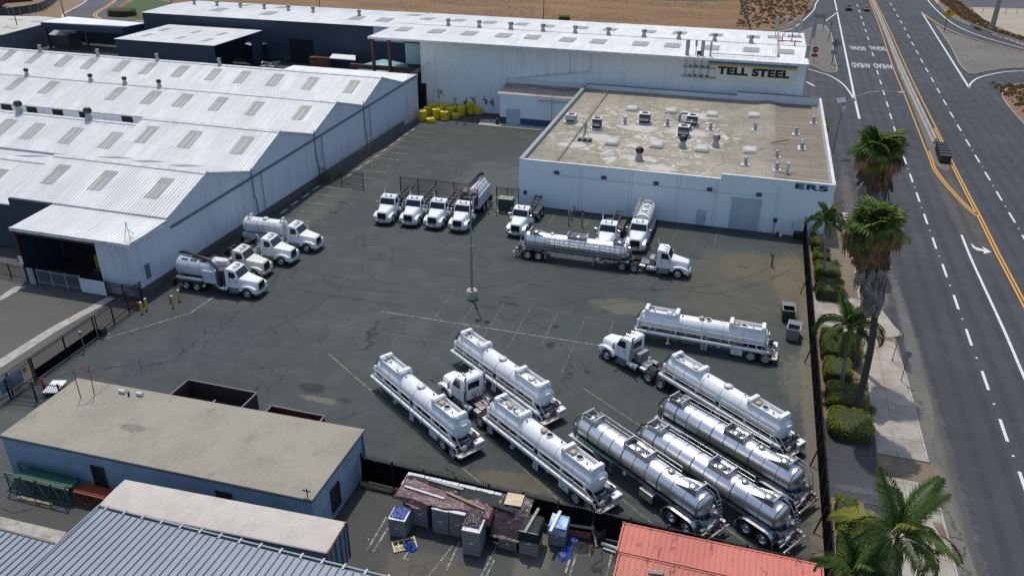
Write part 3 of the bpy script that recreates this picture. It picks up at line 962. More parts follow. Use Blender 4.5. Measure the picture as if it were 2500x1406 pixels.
h4 = hall('farthest white hall, next to the tall wall with the lettering', XL, X1, 109.05, 116.3, 124.0, 7.2, 9.87, 7.45,
          [(-127.72, 114.22, 9.09), (-121.75, 114.13, 9.06), (-115.24, 113.93, 8.99), (-109.73, 113.83, 8.95), (-103.25, 113.86, 8.96), (-97.77, 113.76, 8.92), (-91.29, 113.67, 8.89), (-84.84, 113.53, 8.84), (-79.36, 113.45, 8.81)] + [(-73.29, 113.37, 8.78), (-66.91, 113.24, 8.73), (-59.66, 113.24, 8.73)], vents=[(-122.25, 117.42, 10.26), (-109.84, 117.22, 10.19), (-97.62, 117.14, 10.16), (-85.35, 117.04, 10.12)], vs=1.15)
# clerestory strip above the low roof, with its dark openings
for px in [(-108.01, 93.63, 6.86), (-103.25, 93.60, 6.84), (-98.45, 93.58, 6.84), (-93.58, 93.46, 6.80), (-86.08, 93.34, 6.76)]:
    m = MB()
    m.box(px[0] - .95, px[0] + .95, 93.86, 93.9, 5.7, 6.85)
    m.build('clerestory_opening', M['dark_void'], h3)
m = MB()
m.box(XL, -76.3, 93.78, 93.86, 5.3, 5.6)
m.box(XL, -76.3, 93.80, 93.88, 6.86, 6.95)
m.build('sill_strip', M['beige_roof'], h3)
# rear extension (flat roof beyond the fourth hall)
m = MB()
m.box(-80, X1 + .1, 124.05, 130.4, 7.28, 7.42)
m.build('flat_roof', M['roof_white'], h4)
corr_wall(124.0, 130.4, 0, 7.3, X1, 'x+').build('end_wall', M['wall_white'], h4)
m = MB()
m.box(X1 + .1, X1 + .16, 124.0, 130.5, 7.0, 7.5)
m.box(-80, X1 + .1, 130.3, 130.42, 0, 7.3)
m.build('parapet', M['trim_white'], h4)
m = MB()
for z in (7.9, 8.25):
    m.tube((X1 + .1, 126, z - .3), (X1 + .3, 136.3, z + .3), .03, 5)
m.build('handrail', M['galv'], h4)
# bracing beam and downpipes on the gable ends
for root, ya, yb in ((h1, 63.7, 78.5), (h2, 78.7, 93.8), (h3, 93.95, 108.9), (h4, 109.1, 130)):
    m = MB()
    f = lambda y: 5.35 + (y - 63.7) * .0275
    m.bar((X1 + .13, ya, f(ya)), (X1 + .13, yb, f(yb)), .16, .22)
    m.build('wall_beam', M['trim_blue'], root)
    if ya > 64:
        m = MB()
        m.path([(X1 + .2, ya, f(ya) + 1.2), (X1 + .2, ya, 3.2), (X1 + .22, ya + .25, 3.0), (X1 + .22, ya + .25, .1)], .07, 6)
        m.build('downpipe', M['trim_blue'], root)
    if ya > 70:
        m = MB()
        m.path([(X1 + .2, ya + 1.9, f(ya) - .1), (X1 + .2, ya + 1.9, .3)], .05, 6)
        m.build('downpipe', M['trim_blue'], root)
# ---- lean-to on the front of the first hall
lt = thing('lean_to', 'white corrugated lean-to with a dark open front at the near corner of the warehouse', 'lean-to')
LX = -70.4
corr(LX, X1 + .12, (57.65, 5.92), (63.5, 6.32), .42).build('roof_slope', M['roof_white'], lt)
m = MB()
m.box(LX, X1 + .14, 57.55, 57.68, 5.62, 5.98)
m.box(X1 + .10, X1 + .15, 57.7, 63.4, 5.75, 6.1)
m.build('gutter', M['trim_white'], lt)
corr_wall(57.75, 63.45, 0, lambda u: 5.9 + (u - 57.75) * .07, X1, 'x+').build('end_wall', M['wall_white'], lt)
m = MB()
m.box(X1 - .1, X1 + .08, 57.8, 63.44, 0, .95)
m.build('base_band', M['base_band'], lt)  # same darker band along the foot of the lean-to end
corr_wall(-60.25, X1 + .0, 0, 5.65, 57.8, 'y-', .3).build('sliding_door', M['wall_white'], lt)
m = MB()
m.box(LX + .05, LX + .35, 57.75, 58.05, 0, 5.6)
m.build('post', M['steel_red'], lt)
m = MB()
m.box(LX, -60.2, 57.72, 57.9, 5.3, 5.62)
m.build('lintel', M['frame_dark'], lt)
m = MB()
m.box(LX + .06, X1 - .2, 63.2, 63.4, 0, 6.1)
m.build('inner_shade_sheet', M['dark_void'], lt)  # added near-black sheet, paints the shade inside the open lean-to
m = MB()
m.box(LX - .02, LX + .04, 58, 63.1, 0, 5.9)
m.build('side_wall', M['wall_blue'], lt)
sheet('shed_floor', [(LX + .1, 58.1), (X1 - .3, 58.1), (X1 - .3, 63.1), (LX + .1, 63.1)], M['rubber'], .006)
m = MB()
m.tube((X1 - .02, 57.68, 5.6), (X1 + .02, 57.62, .1), .1, 8)
m.build('downpipe', M['wall_white'], lt)
m = MB()
m.box(X1 + .05, X1 + .15, 59.0, 59.6, 1.6, 3.1)
m.build('meter_box', M['trim_blue'], lt)
m = MB()
for a, c in (((-56.70, 58.10, 6.00), (-56.50, 58.56, 7.90)), ((-56.43, 58.59, 6.00), (-56.50, 58.56, 7.90)), ((-57.03, 59.80, 6.10), (-56.62, 58.80, 6.90))):
    m.tube((c[0], c[1], c[2]), a, .03, 5)
tag(m.build('service_mast', M['galv']), 'thin pipe service mast standing on the lean-to roof corner', 'mast')
# yellow machine half seen inside
m = MB()
m.box(-63.6, -61.4, 60.5, 62.6, 0.9, 2.5)
m.box(-63.3, -62.0, 60.7, 62.2, 2.5, 3.1, 0)
m.box(-63.8, -61.2, 60.3, 62.8, .2, .9, 1)
for q in (-63.4, -61.6):
    m.tube((q, 60.2, .45), (q, 60.6, .45), .45, 12, 1)
tag(m.build('forklift', [mk('dull_yellow', (.30, .24, .03), .4, 2, .6), M['black']], bevel=.06), 'dull yellow machine parked in the dark of the lean-to', 'forklift')
# dark lower wall left of the lean-to
m = MB()
m.box(XL, -76.3, 63.4, 63.58, 0, 5.45)
m.build('front_wall_cladding', M['wall_blue'], h1l)
m = MB()
m.box(-76.2, LX - .05, 63.25, 63.42, 0, 6.4)
m.box(-76.3, -76.2, 63.3, 70.8, 0, 6.4)
m.build('front_wall_cladding', M['wall_blue'], h1)
# ---- tall steel building with the lettering
T0, TR, TB = (134.3, 12.5), (148, 12.9), (164.7, 12.4)
tl = thing('steel_building', 'tall white corrugated building with a long low roof and black lettering on its wall', 'warehouse')
corr(-66.6, 8.35, T0, TR, .45).build('roof_slope', M['roof_white'], tl)
corr(-66.6, 8.35, TB, TR, .45).build('roof_slope', M['roof_white'], tl)
m = MB()
m.prism([(147.7, 12.96), (148, 12.98), (148.3, 12.96), (148.3, 13.0), (148, 13.03), (147.7, 13.0)], 'x', -66.6, 8.4)
m.build('ridge_cap', M['roof_white'], tl)
m = MB()
m.box(-66.7, 8.45, 134.2, 134.32, 12.2, 12.56)
m.box(8.36, 8.45, 134.32, 164.7, 12.1, 12.6)
m.box(-66.72, -66.6, 134.32, 164.7, 12.1, 12.6)
m.build('eave_trim', M['trim_white'], tl)
corr_wall(-57.6, 8.3, 0, 12.5, 136.5, 'y-', .45, .06).build('front_wall', M['wall_tall'], tl)
m = MB()
m.box(-57.5, 8.2, 136.55, 164.5, 0, 12.2)
m.box(8.2, 8.3, 136.6, 164.5, 0, 12.3)
m.build('side_wall', M['wall_tall'], tl)
for p in [(-63.11, 142.46, 12.70), (-56.58, 142.33, 12.70), (-50.19, 142.20, 12.69), (-43.68, 142.16, 12.69)] + [(-38.25, 142.12, 12.69), (-31.77, 141.87, 12.68), (-26.26, 141.93, 12.68), (-18.95, 142.02, 12.69), (-13.52, 142.29, 12.69), (-7.03, 142.30, 12.70), (-0.53, 142.52, 12.70)] + [(5.00, 142.66, 12.71)]:
    sl_ = lambda y: 12.5 + (y - 134.3) * .4 / 13.7
    corr(p[0] - 1.3, p[0] + 1.3, (p[1] - 1.75, sl_(p[1] - 1.75) + .10), (p[1] + 1.75, sl_(p[1] + 1.75) + .10), .4, .012).build('skylight', M['skylight'], tl)
for p in [(-63.81, 155.93, 12.62), (-57.28, 156.15, 12.62), (-50.63, 155.62, 12.63)] + [(-44.15, 155.60, 12.63), (-38.64, 155.05, 12.65), (-32.24, 155.43, 12.64), (-26.55, 155.24, 12.64), (-19.34, 155.30, 12.64), (-13.68, 155.80, 12.63), (-7.12, 155.69, 12.63), (-0.53, 156.08, 12.62)] + [(3.16, 157.23, 12.58), (6.67, 159.86, 12.50)]:
    sl_ = lambda y: 12.9 - (y - 148) * .5 / 16.7
    corr(p[0] - 1.2, p[0] + 1.2, (p[1] - 1.7, sl_(p[1] - 1.7) + .10), (p[1] + 1.7, sl_(p[1] + 1.7) + .10), .4, .012).build('skylight', M['skylight'], tl)
for p in [(-56.45, 148.78, 12.89), (-50.27, 148.55, 12.89), (-44.12, 148.46, 12.88)] + [(-43.99, 148.29, 12.88), (-37.86, 148.04, 12.87), (-31.81, 148.20, 12.88), (-25.69, 148.32, 12.88), (-19.26, 148.46, 12.88), (-13.11, 148.65, 12.89), (-6.93, 148.79, 12.89), (-0.77, 148.77, 12.89)]:
    turbine((p[0], 148, 12.98), 1.12, tl)
m = MB()
m.box(-6.9, 6.88, 136.36, 136.43, 11.45, 12.2)
m.build('sign_band', mk('sign_blue', (.04, .24, .52), .25, 1.5, .6), tl)
m = MB()
m.box(-6.9, 6.88, 136.36, 136.43, 11.1, 11.43)
m.build('sign_band', mk('sign_gold', (.62, .45, .12), .25, 1.5, .6), tl)
m = MB()
m.box(-6.95, 6.9, 136.37, 136.425, 8.75, 11.09)
m.build('sign_panel', mk('sign_cream', (.80, .78, .66), .1, 1, .6), tl)
text('sign_lettering', 'TELL STEEL', (.3, 136.34, 10.3), 1.58, M['ink'], (rad(90), 0, 0), .02, 1.30, tl, .095, 0, 1.10)
m = MB()
for a, c in (((-41.1, 6.5), (-26.4, 8.77)), ((-26.4, 8.77), (-26.3, 12.1)), ((-30.1, 12.05), (-29.97, 8.25))):
    m.tube((a[0], 136.32, a[1]), (c[0], 136.32, c[1]), .05 if a[0] != -41.1 else .09, 6)
m.build('conduit', M['trim_white'], tl)
m = MB()
m.box(-59, -56.7, 136.30, 136.40, 0, 4.5)
m.build('doorway', M['dark_void'], tl)
# graffiti marks as flat strokes
gm = MB()
rg = random.Random(5)
for cx, cz, w, h in ((-54.0, 2.7, 1.3, 1.7), (-51.0, 1.7, 1.5, 1.7), (-49.2, 2.0, .9, 1.4), (-47.6, 1.8, 1.2, 1.5), (-45.4, 2.1, 1.0, 1.5), (-44.0, 2.0, .9, 1.2)):
    for k in range(7):
        x, z = cx + .7 * rg.uniform(-.5, .5) * w, cz + rg.uniform(-.5, .5) * h
        a = rg.choice((.2, 1.4, -.5, .8, 1.9))
        dx, dz = math.cos(a) * rg.uniform(.15, .4), math.sin(a) * rg.uniform(.2, .5)
        gm.bar((x - dx, 136.41, z - dz), (x + dx, 136.41, z + dz), .012, rg.uniform(.08, .16))
struct(gm.build('paint_scrawl', mk('scrawl', (.07, .11, .14), .3, 3, .7), tl), 'stuff')
# open bay at the left end of that building
for x in (-66.0, -62.8):
    MB().box(x - .25, x + .25, 134.4, 134.88, 0, 12.4).build('column', M['steel_red'], tl)
m = MB()
m.box(-66.5, -57.6, 150, 150.1, 4.8, 12.5)
m.build('bay_wall', M['tank_blue'], tl)
m = MB()
m.box(-71, -57.4, 134.9, 135.4, 6.6, 7.4)
m.build('crane_beam', M['steel_red'], tl)
MB().box(-66.5, -57.6, 149.8, 149.95, 8.9, 9.15).build('wall_beam', M['steel_red'], tl)
m = MB()
m.box(-66.6, -57.6, 150.12, 164, 0, 12.4)
m.build('bay_block', M['wall_blue'], tl)
m = MB()
m.lathe([(5.0, 0), (5.0, 5.0), (4.7, 5.4), (2.2, 6.2), (.3, 6.7), (0, 6.72)], (-68.3, 143.4, 0), n=24)
tag(m.build('water_tank', M['teal_tank']), 'round teal tank with a shallow cone top under the open bay', 'tank')
m = MB()
m.box(-71.2, -64.9, 131.5, 134.2, 0, 4.6)
m.box(-62.3, -58.2, 131.6, 134.6, 0, 4.8)
for a, c in (((-66.8, 131.3, 5.0), (-64.2, 131.3, 0)), ((-61.7, 131.3, 5.0), (-63.6, 131.3, 1))):
    m.bar(a, c, .18, .18)
tag(m.build('steel_bins', M['frame_dark']), 'dark steel bins stored under the open bay', 'bins')
# cell antennas on the tall building
def antenna_rack(x0, x1, y, z0, z1, masts, label):
    t = thing('antenna_rack', label, 'antenna', (0, 0, 0), 0, 'phone antenna racks on the tall building')
    m = MB()
    for z in (z0, z1):
        m.box(x0, x1, y - .06, y + .06, z - .08, z + .08)
    m.build('rack_frame', M['galv'], t)
    for x, zb, zp, zt, w in masts:
        m = MB()
        m.tube((x, y - .1, zb), (x, y - .1, zt), .06, 6)
        m.build('mast', M['galv'], t)
        m = MB()
        m.box(x - w / 2, x + w / 2, y - .42, y - .18, zp, zt)
        m.build('antenna_panel', M['vent_metal'], t, bevel=.03)
    return t


ar = antenna_rack(-11.0, -5.55, 136.15, 9.1, 10.6, ((-10.45, 9.1, 12.5, 15.0, .62), (-9.1, 9.1, 14.0, 15.0, .35), (-8.05, 9.1, 12.4, 15.0, .55), (-6.75, 9.1, 12.4, 14.95, .3)), 'rack of four phone antennas bolted to the wall left of the lettering')
m = MB()
for x in (-9.7, -8.8, -7.8, -6.9):
    for z in (9.35, 10.85):
        m.box(x - .12, x + .12, 135.9, 136.1, z - .14, z + .14)
m.box(-8.9, -8.2, 135.6, 136, 12.7, 13.3)
m.build('radio_box', M['frame_dark'], ar)
rt_ = thing('antenna_rack', 'group of rooftop phone antennas at the right end of the tall roof', 'antenna', (0, 0, 0), 0, 'phone antenna racks on the tall building')
for x, zt in ((3.3, 16.0), (4.9, 16.0), (6.3, 15.7), (7.4, 15.6)):
    m = MB()
    m.tube((x, 159.5, 12.5), (x, 159.5, zt), .06, 6)
    m.build('mast', M['galv'], rt_)
    m = MB()
    m.box(x - .3, x + .3, 159.0, 159.3, zt - 2.3, zt)
    m.build('antenna_panel', M['vent_metal'], rt_, bevel=.03)
m = MB()
for a, c in (((4.4, 152, 12.6), (4.4, 152, 14.2)), ((6.0, 152, 12.6), (6.0, 152, 14.2)), ((3.6, 150, 13.3), (7.6, 150, 13.3)), ((6.4, 147.5, 12.8), (6.4, 147.5, 13.9))):
    m.bar(a, c, .16, .16)
m.build('steel_stand', M['red'], rt_)
m = MB()
m.box(3.62, 3.95, 138.2, 160, 12.75, 13.05)
m.build('cable_tray', M['galv'], rt_)
m = MB()
m.box(-6.5, 3.7, 136.6, 136.75, 12.85, 12.95)
m.build('cable_tray', M['galv'], rt_)
m = MB()
m.box(7.9, 8.5, 139, 139.6, 12.6, 14.6)
m.tube((8.3, 141, 12.4), (8.6, 141, 18.5), .12, 8)
m.box(8.4, 9.0, 140.7, 141.0, 15.5, 17.8)
m.build('mast', M['galv'], rt_)
# ---- dark blue building behind on the left
bb = thing('blue_building', 'long dark blue steel building with a white roof in front of the dry field', 'warehouse')
corr(-140.2, -66.7, (164.4, 9.1), (176, 9.6), .5).build('roof_slope', M['roof_white'], bb)
corr(-140.2, -66.7, (185.5, 9.15), (176, 9.6), .5).build('roof_slope', M['roof_white'], bb)
corr_wall(-140, -66.7, 0, 9.05, 164.6, 'y-', .6, .06).build('front_wall', M['wall_blue'], bb)
m = MB()
m.box(-140, -66.8, 164.7, 185.3, 0, 8.9)
m.build('side_wall', M['wall_blue'], bb)
m = MB()
m.box(-101.4, -95.5, 164.45, 164.58, 0, 5.3)
m.build('doorway', M['dark_void'], bb)
m = MB()
m.box(-80.2, -73, 164.42, 164.55, 6, 9.0)
m.build('wall_panel', M['tank_blue'], bb)
for p in [(-140.90, 176.81, 9.64), (-134.21, 176.69, 9.64), (-127.63, 176.57, 9.63), (-120.73, 176.04, 9.60)] + [(-114.01, 175.76, 9.59), (-107.36, 175.51, 9.57), (-100.59, 175.08, 9.55), (-88.24, 174.16, 9.50)]:
    turbine((p[0], min(p[1], 183), 9.5), 1.2, bb)
for p in [(-124.10, 172.16, 9.40)] + [(-110.01, 171.30, 9.35), (-87.51, 171.60, 9.37), (-80.66, 171.37, 9.36)]:
    corr(p[0] - 1.6, p[0] + 1.6, (p[1] - 2, 9.1 + (p[1] - 166.4) * .043 + .08), (p[1] + 2, 9.1 + (p[1] - 162.4) * .043 + .08), .5, .03).build('skylight', M['skylight'], bb)
for p in ((-77, 180), (-72, 181), (-123, 181), (-112, 181)):
    corr(p[0] - 1.6, p[0] + 1.6, (p[1] - 1.6, 9.42 - (p[1] - 1.6 - 180) * .047 + .08), (p[1] + 1.6, 9.42 - (p[1] + 1.6 - 180) * .047 + .08), .5, .03).build('skylight', M['skylight'], bb)
sb = thing('blue_building', 'smaller dark blue shed with a white roof standing in front of the long blue building', 'shed')
corr(-131.3, -106.5, (144.2, 6.9), (162.3, 7.15), .5).build('roof_slope', M['roof_white'], sb)
corr_wall(-131.1, -106.7, 0, 6.85, 144.4, 'y-', .6, .06).build('front_wall', M['wall_blue'], sb)
m = MB()
m.box(-131.1, -115, 144.5, 162, 0, 6.8)
m.box(-107, -106.8, 158, 162, 0, 6.8)
m.box(-115, -106.8, 144.5, 144.7, 0, 6.8)
m.build('side_wall', M['wall_blue'], sb)
for p in [(-127.96, 156.58), (-119.24, 156.11), (-112.36, 155.66), (-127.11, 149.75), (-118.44, 149.47), (-111.55, 149.06)]:
    corr(p[0] - .7, p[0] + .7, (p[1] - 1.6, 7.12 + (p[1] - 1.6 - 155) * .014), (p[1] + 1.6, 7.12 + (p[1] + 1.6 - 155) * .014), .5, .03).build('skylight', M['skylight'], sb)
for pts, z, lab in (([(-113.45, 167.26), (-107.36, 165.94), (-107.11, 159.91), (-111.34, 162.09)], 4, 'small white canopy beside the opening of the dark blue shed'), ([(-89.18, 161.79), (-83.64, 161.81), (-81.35, 157.20), (-87.68, 157.42)], 3.2, 'small white lean-to canopy by the stacked timber in the back yard')):
    c = thing('canopy', lab, 'canopy')
    slab_ = MB()
    slab_.prism(pts, 'z', z - .15, z)
    slab_.build('roof', M['roof_white'], c)
    for x, y in pts:
        MB().box(x - .1, x + .1, y - .1, y + .1, 0, z - .16).build('post', M['frame_dark'], c)
cp = thing('canopy', 'long open-fronted blue canopy at the far left, next to the dark blue shed', 'canopy')
m = MB()
m.prism([(-166.7, 160.9), (-143.3, 162.5), (-142.4, 168), (-167.2, 170)], 'z', 5.9, 6.1)
m.build('roof', M['roof_white'], cp)
m = MB()
m.box(-166.8, -143.2, 160.7, 160.9, 4.6, 6.05)
m.box(-143.2, -143.0, 160.9, 168, 4.6, 6.05)
m.build('fascia', M['wall_blue'], cp)
for x in (-166, -154.5, -143.6):
    MB().box(x - .2, x + .2, 161, 161.4, 0, 5.8).build('post', M['wall_blue'], cp)
m = MB()
m.box(-167, -143, 171, 171.3, 0, 5.6)
m.build('rear_wall', M['wall_blue'], cp)
gb = thing('shed_building', 'beige flat roofed shed at the top left corner beyond the canopy', 'shed')
m = MB()
m.prism([(-178.82, 145.59), (-166.67, 149.04), (-169.47, 163.75), (-172.11, 172.82), (-180.02, 173.75), (-203.27, 167.09)], 'z', 4.85, 5.02)
m.build('roof', M['beige_roof'], gb)
m = MB()
m.prism([(-178.38, 145.74), (-166.90, 149.26), (-169.59, 163.71), (-172.10, 172.46), (-179.48, 173.19), (-202.00, 166.59)], 'z', 0, 4.84)
m.build('wall', mk('wall_slate', (.11, .115, .14), .3, 1, .7), gb)
for p in [(-181.13, 167.13), (-173.42, 166.65), (-172.77, 157.19)]:
    m = MB()
    m.box(p[0] - 2, p[0] + 2, p[1] - .7, p[1] + .7, 5.02, 5.06)
    m.build('skylight', M['skylight'], gb)
sh = thing('garden_shed', 'small grey shed with a bright ribbed metal roof in the left back yard', 'shed')
p = (-165.34, 165.68)
corr(p[0] - 3, p[0] + 3, (p[1] - 2.2, 2.6), (p[1], 3.4), .5, .05).build('roof_slope', M['galv'], sh)
corr(p[0] - 3, p[0] + 3, (p[1] + 2.2, 2.6), (p[1], 3.4), .5, .05).build('roof_slope', M['galv'], sh)
m = MB()
m.box(p[0] - 2.8, p[0] + 2.8, p[1] - 2, p[1] + 2, 0, 2.55)
m.build('wall', M['base_band'], sh)
# ---- concrete tilt-up building with the flat tar roof
EY, EB, EXL, EXR = 94.42, 134.5, -26.85, 11.1
eb = thing('office_building', 'pale blue flat roofed concrete building with dark blue letters at its front corner', 'building')
m = MB()
m.grid(lambda u, v: (EXL + .3 + (EXR - EXL - .6) * u, EY + .3 + (EB - EY - .6) * v, 5.72 + .55 * v + .03 * noise.noise((u * 9, v * 9, 0)) + .28 * max(0, 1 - abs(u - .80) / .06) * 1), 60, 40)
m.build('roof', M['tar_roof'], eb)
m = MB()
m.box(EXL, -1.75, EY, EY + .3, 0, 6.12)
m.box(-1.75, EXR, EY, EY + .3, 0, 6.72)
m.build('front_wall', M['tilt_wall'], eb)
m = MB()
m.prism([(EY + .3, 0), (EB - .31, 0), (EB - .31, 6.75), (EY + .3, 6.12)], 'x', EXL, EXL + .3)
m.prism([(EY + .3, 0), (EB - .31, 0), (EB - .31, 7.45), (EY + .3, 6.72)], 'x', EXR - .3, EXR)
m.box(EXL, -1.7, EB - .3, EB, 0, 7.0)
m.box(-1.7, EXR, EB - .3, EB, 0, 7.5)
m.build('side_wall', M['tilt_white'], eb)
m = MB()
m.prism([(EY - .03, 6.124), (EB - .3, 6.754), (EB - .3, 6.85), (EY - .03, 6.21)], 'x', EXL - .06, EXL + .45)
m.build('parapet_cap', M['galv'], eb)
m = MB()
m.box(EXL + .45, -1.75, EY - .03, EY + .34, 6.124, 6.18)
m.box(-1.75, EXR + .03, EY - .03, EY + .34, 6.724, 6.78)
m.prism([(EY + .35, 6.75), (EB - .3, 7.46), (EB - .3, 7.52), (EY + .35, 6.81)], 'x', EXR - .33, EXR + .03)
m.build('parapet_cap', M['trim_white'], eb)
m = MB()
m.box(EXL + .3, -1.7, EB - .34, EB + .05, 7.004, 7.09)
m.box(-1.7, EXR, EB - .34, EB + .05, 7.504, 7.59)
m.build('parapet_cap', M['trim_blue'], eb)
text('sign_lettering', 'ERS', (8.5, EY - .05, 6.2), .86, M['navy'], (rad(90), 0, 0), .03, 2.5, eb, .03, 0, 1.16)
# panel joints, roller door, door, lights
m = MB()
for x in (-18.9, -18.55, -12.6, -12.25, -6.8, -6.45, -2.25, -1.95, 4.9, 5.2):
    m.box(x - .02, x + .02, EY - .006, EY + .002, .1, 6.0)
m.build('wall_joint', mk('joint', (.33, .40, .46), .2, 2, .8), eb)
rd = MB()
for k in range(17):
    rd.box(-.15, 3.35, EY - .02 - (k % 2) * .012, EY - .002, .02 + k * .24, .255 + k * .24)
rd.build('roller_door', M['tank_blue'], eb)
m = MB()
m.box(-.3, -.16, EY - .09, EY - .003, 0, 4.12)
m.box(3.36, 3.5, EY - .09, EY - .003, 0, 4.12)
m.box(-.3, 3.5, EY - .09, EY - .003, 4.12, 4.28)
m.build('door_frame', M['tilt_wall'], eb)
m = MB()
m.box(-4.1, -2.98, EY - .05, EY - .003, .02, 2.05)
dr = m.build('door', M['tank_blue'], eb, bevel=.01)
m = MB()
m.box(-3.15, -3.03, EY - .12, EY - .055, .95, 1.1)
m.build('handle', M['frame_dark'], dr)
for q in ((-4.12, -4.0), (-3.08, -2.96)):
    m = MB()
for x, z in ((-21.9, 4.85), (-15.85, 4.82), (-9.35, 4.78), (-2.9, 4.72), (2.85, 4.7)):
    m = MB()
    m.prism([(EY - .35, z - .12), (EY - .004, z - .22), (EY - .004, z + .24), (EY - .28, z + .2)], 'x', x - .3, x + .3)
    m.build('wall_light', M['frame_dark'], eb, bevel=.02)
m = MB()
m.tube((-21.9, EY - .03, 4.55), (2.8, EY - .03, 4.45), .018, 5)
m.tube((5.1, EY - .03, .1), (5.1, EY - .03, 1.7), .03, 5)
m.tube((7.2, EY - .03, 1.1), (7.2, EY - .03, 1.9), .03, 5)
m.build('conduit', M['galv'], eb)
for x in (5.15, -26.0):
    m = MB()
    m.box(x - .18, x + .18, EY - .2, EY - .004, 1.5, 2.0)
    m.build('meter_box', M['frame_dark'], eb)
# roof furniture
M['dome'] = mk('dome', (.50, .49, .45), .2, 2, .5)


def skylight_dome(p, parent, w=1.25, l=1.6):
    m = MB()
    secs = []
    for k, (f, z) in enumerate(((1.1, 0), (1.08, .22), (1, .24), (.98, .34), (.85, .46), (.55, .54), (.2, .56))):
        a, b2 = w * f, l * f
        secs.append([(x, y, z) for x, y in ((-a, -b2 * .8), (-a * .8, -b2), (a * .8, -b2), (a, -b2 * .8), (a, b2 * .8), (a * .8, b2), (-a * .8, b2), (-a, b2 * .8))])
    m.loft(secs, 0, False)
    return m.build('skylight_dome', M['dome'], parent, p)


for p in [(-16.99, 123.48, 6.21), (-10.98, 123.97, 6.22), (-4.81, 123.87, 6.22), (1.33, 125.17, 6.24), (-16.90, 105.67, 5.99), (-10.93, 106.31, 6.00)] + [(-4.94, 106.35, 6.00), (1.26, 107.57, 6.01)]:
    skylight_dome((p[0], p[1], p[2] - .1), eb, .85, 1.1)
for p in [(-16.77, 115.28, 6.11), (-10.70, 116.22, 6.12), (1.62, 117.85, 6.14), (-4.54, 115.93, 6.12)] + [(9.76, 123.71, 6.22), (7.22, 117.20, 6.14), (7.87, 111.41, 6.06)] + [(0.86, 101.71, 5.94)] + [(7.85, 110.31, 6.05), (4.64, 105.81, 5.99), (4.66, 100.73, 5.93)]:
    m = MB()
    m.lathe([(.30, -.2), (.26, .45), (.16, .5), (.16, .75), (.3, .8), (.28, .98), (0, 1.05)], n=10)
    o_ = m.build('roof_vent', M['vent_metal'], eb, (p[0], p[1], p[2] - .05))
    m = MB()
    m.box(-.5, .5, -.5, .5, -.1, .08)
    m.build('curb', M['trim_white'], o_, bevel=.03)
m = MB()
p = (5.90, 99.91, 5.92)
m.tube((p[0], p[1], p[2] - .1), (p[0], p[1], p[2] + 1.3), .2, 8)
m.bar((p[0] - 1.3, p[1], p[2] + .1), (p[0] + 1.1, p[1] + .6, p[2] + .15), .1, .1)
m.build('roof_vent', M['trim_white'], eb)
for p in ((-7.52, 106.64, 6.00), (-3.29, 108.43, 6.03), (-12.37, 99.85, 5.92)):
    turbine((p[0], p[1], p[2]), 1.35, eb, p[0] < -4)
m = MB()
m.path([(-22.45, 132.6, 6.45), (-22.25, 95.9, 6.0)], .07, 6)
m.build('roof_pipe', mk('pipe_tan', (.22, .18, .12), .3, 2, .7), eb)
MB().tube((3.9, 111, 6.35), (6.2, 113, 6.4), .08, 6).build('roof_pipe', M['rust'], eb)


def hvac(p, label, w=1.5, l=1.7, h=1.35, light=False, rz=.0):
    t = thing('air_conditioner', label, 'air conditioner', (p[0], p[1], p[2] - .25), rz, 'air conditioners on the flat tar roof')
    m = MB()
    m.box(-w / 2 - .25, w / 2 + .25, -l / 2 - .25, l / 2 + .25, 0, .3)
    m.build('curb', M['trim_white'], t, bevel=.03)
    m = MB()
    m.box(-w / 2, w / 2, -l / 2, l / 2, .3, h + .2)
    cb = m.build('casing', M['vent_metal'] if light else M['frame_dark'], t, bevel=.03)
    m = MB()
    m.box(-w / 2 - .03, w / 2 + .03, -l / 2 - .03, l / 2 + .03, h + .2, h + .27)
    m.build('top_panel', M['trim_white'], t)
    m = MB()
    m.lathe([(.46, h + .27), (.46, h + .34), (.40, h + .34), (.38, h + .30), (0, h + .30)], n=18)
    m.build('fan_grille', M['black'], t)
    for k in range(5):
        m = MB()
        m.box(-w / 2 + .1, w / 2 - .1, -l / 2 - .03, -l / 2 - .005, .42 + k * .17, .52 + k * .17)
        m.build('louvre', M['black'], t)
    m = MB()
    m.prism([(-l / 2 - .5, .75), (-l / 2 - .035, .75), (-l / 2 - .035, 1.2)], 'x', -w / 2 + .05, w / 2 - .05)
    m.build('hood', mk('hood_grey', (.17, .165, .19), .3, 3, .5), t)
    return t


hvac((-20.32, 112.12, 6.07), 'dark rooftop air conditioner nearest the left parapet of the flat roof', 1.2, 1.4)
hvac((-14.11, 116.85, 6.13), 'dark rooftop air conditioner alone in the middle of the flat roof', 1.5, 1.6)
hvac((-7.31, 117.83, 6.14), 'largest dark rooftop air conditioner, with a bent white duct at its side', 1.5, 1.6)
hvac((-7.73, 115.48, 6.11), 'small dark rooftop unit squeezed between two bigger ones', 1.0, 1.1, 1.1)
hvac((-7.97, 111.96, 6.07), 'dark rooftop air conditioner in front of the largest one', 1.5, 1.5)
hvac((-24.55, 114.17, 6.10), 'light green grey rooftop unit by the left parapet', 1.4, 1.6, 1.0, True)
p = (-8.91, 119.33, 6.16)
m = MB()
m.sweep([(p[0] - .4, p[1], p[2]), (p[0] - .4, p[1], p[2] + .8), (p[0] - .2, p[1] + .1, p[2] + 1.05), (p[0] + .9, p[1] + .4, p[2] + 1.05)], .22, 8)
m.build('duct', M['vent_metal'], eb)
p = (-20.71, 105.72, 5.99)
t = thing('roof_antenna', 'small antenna tripod on dark blocks near the left edge of the flat roof', 'antenna', p)
m = MB()
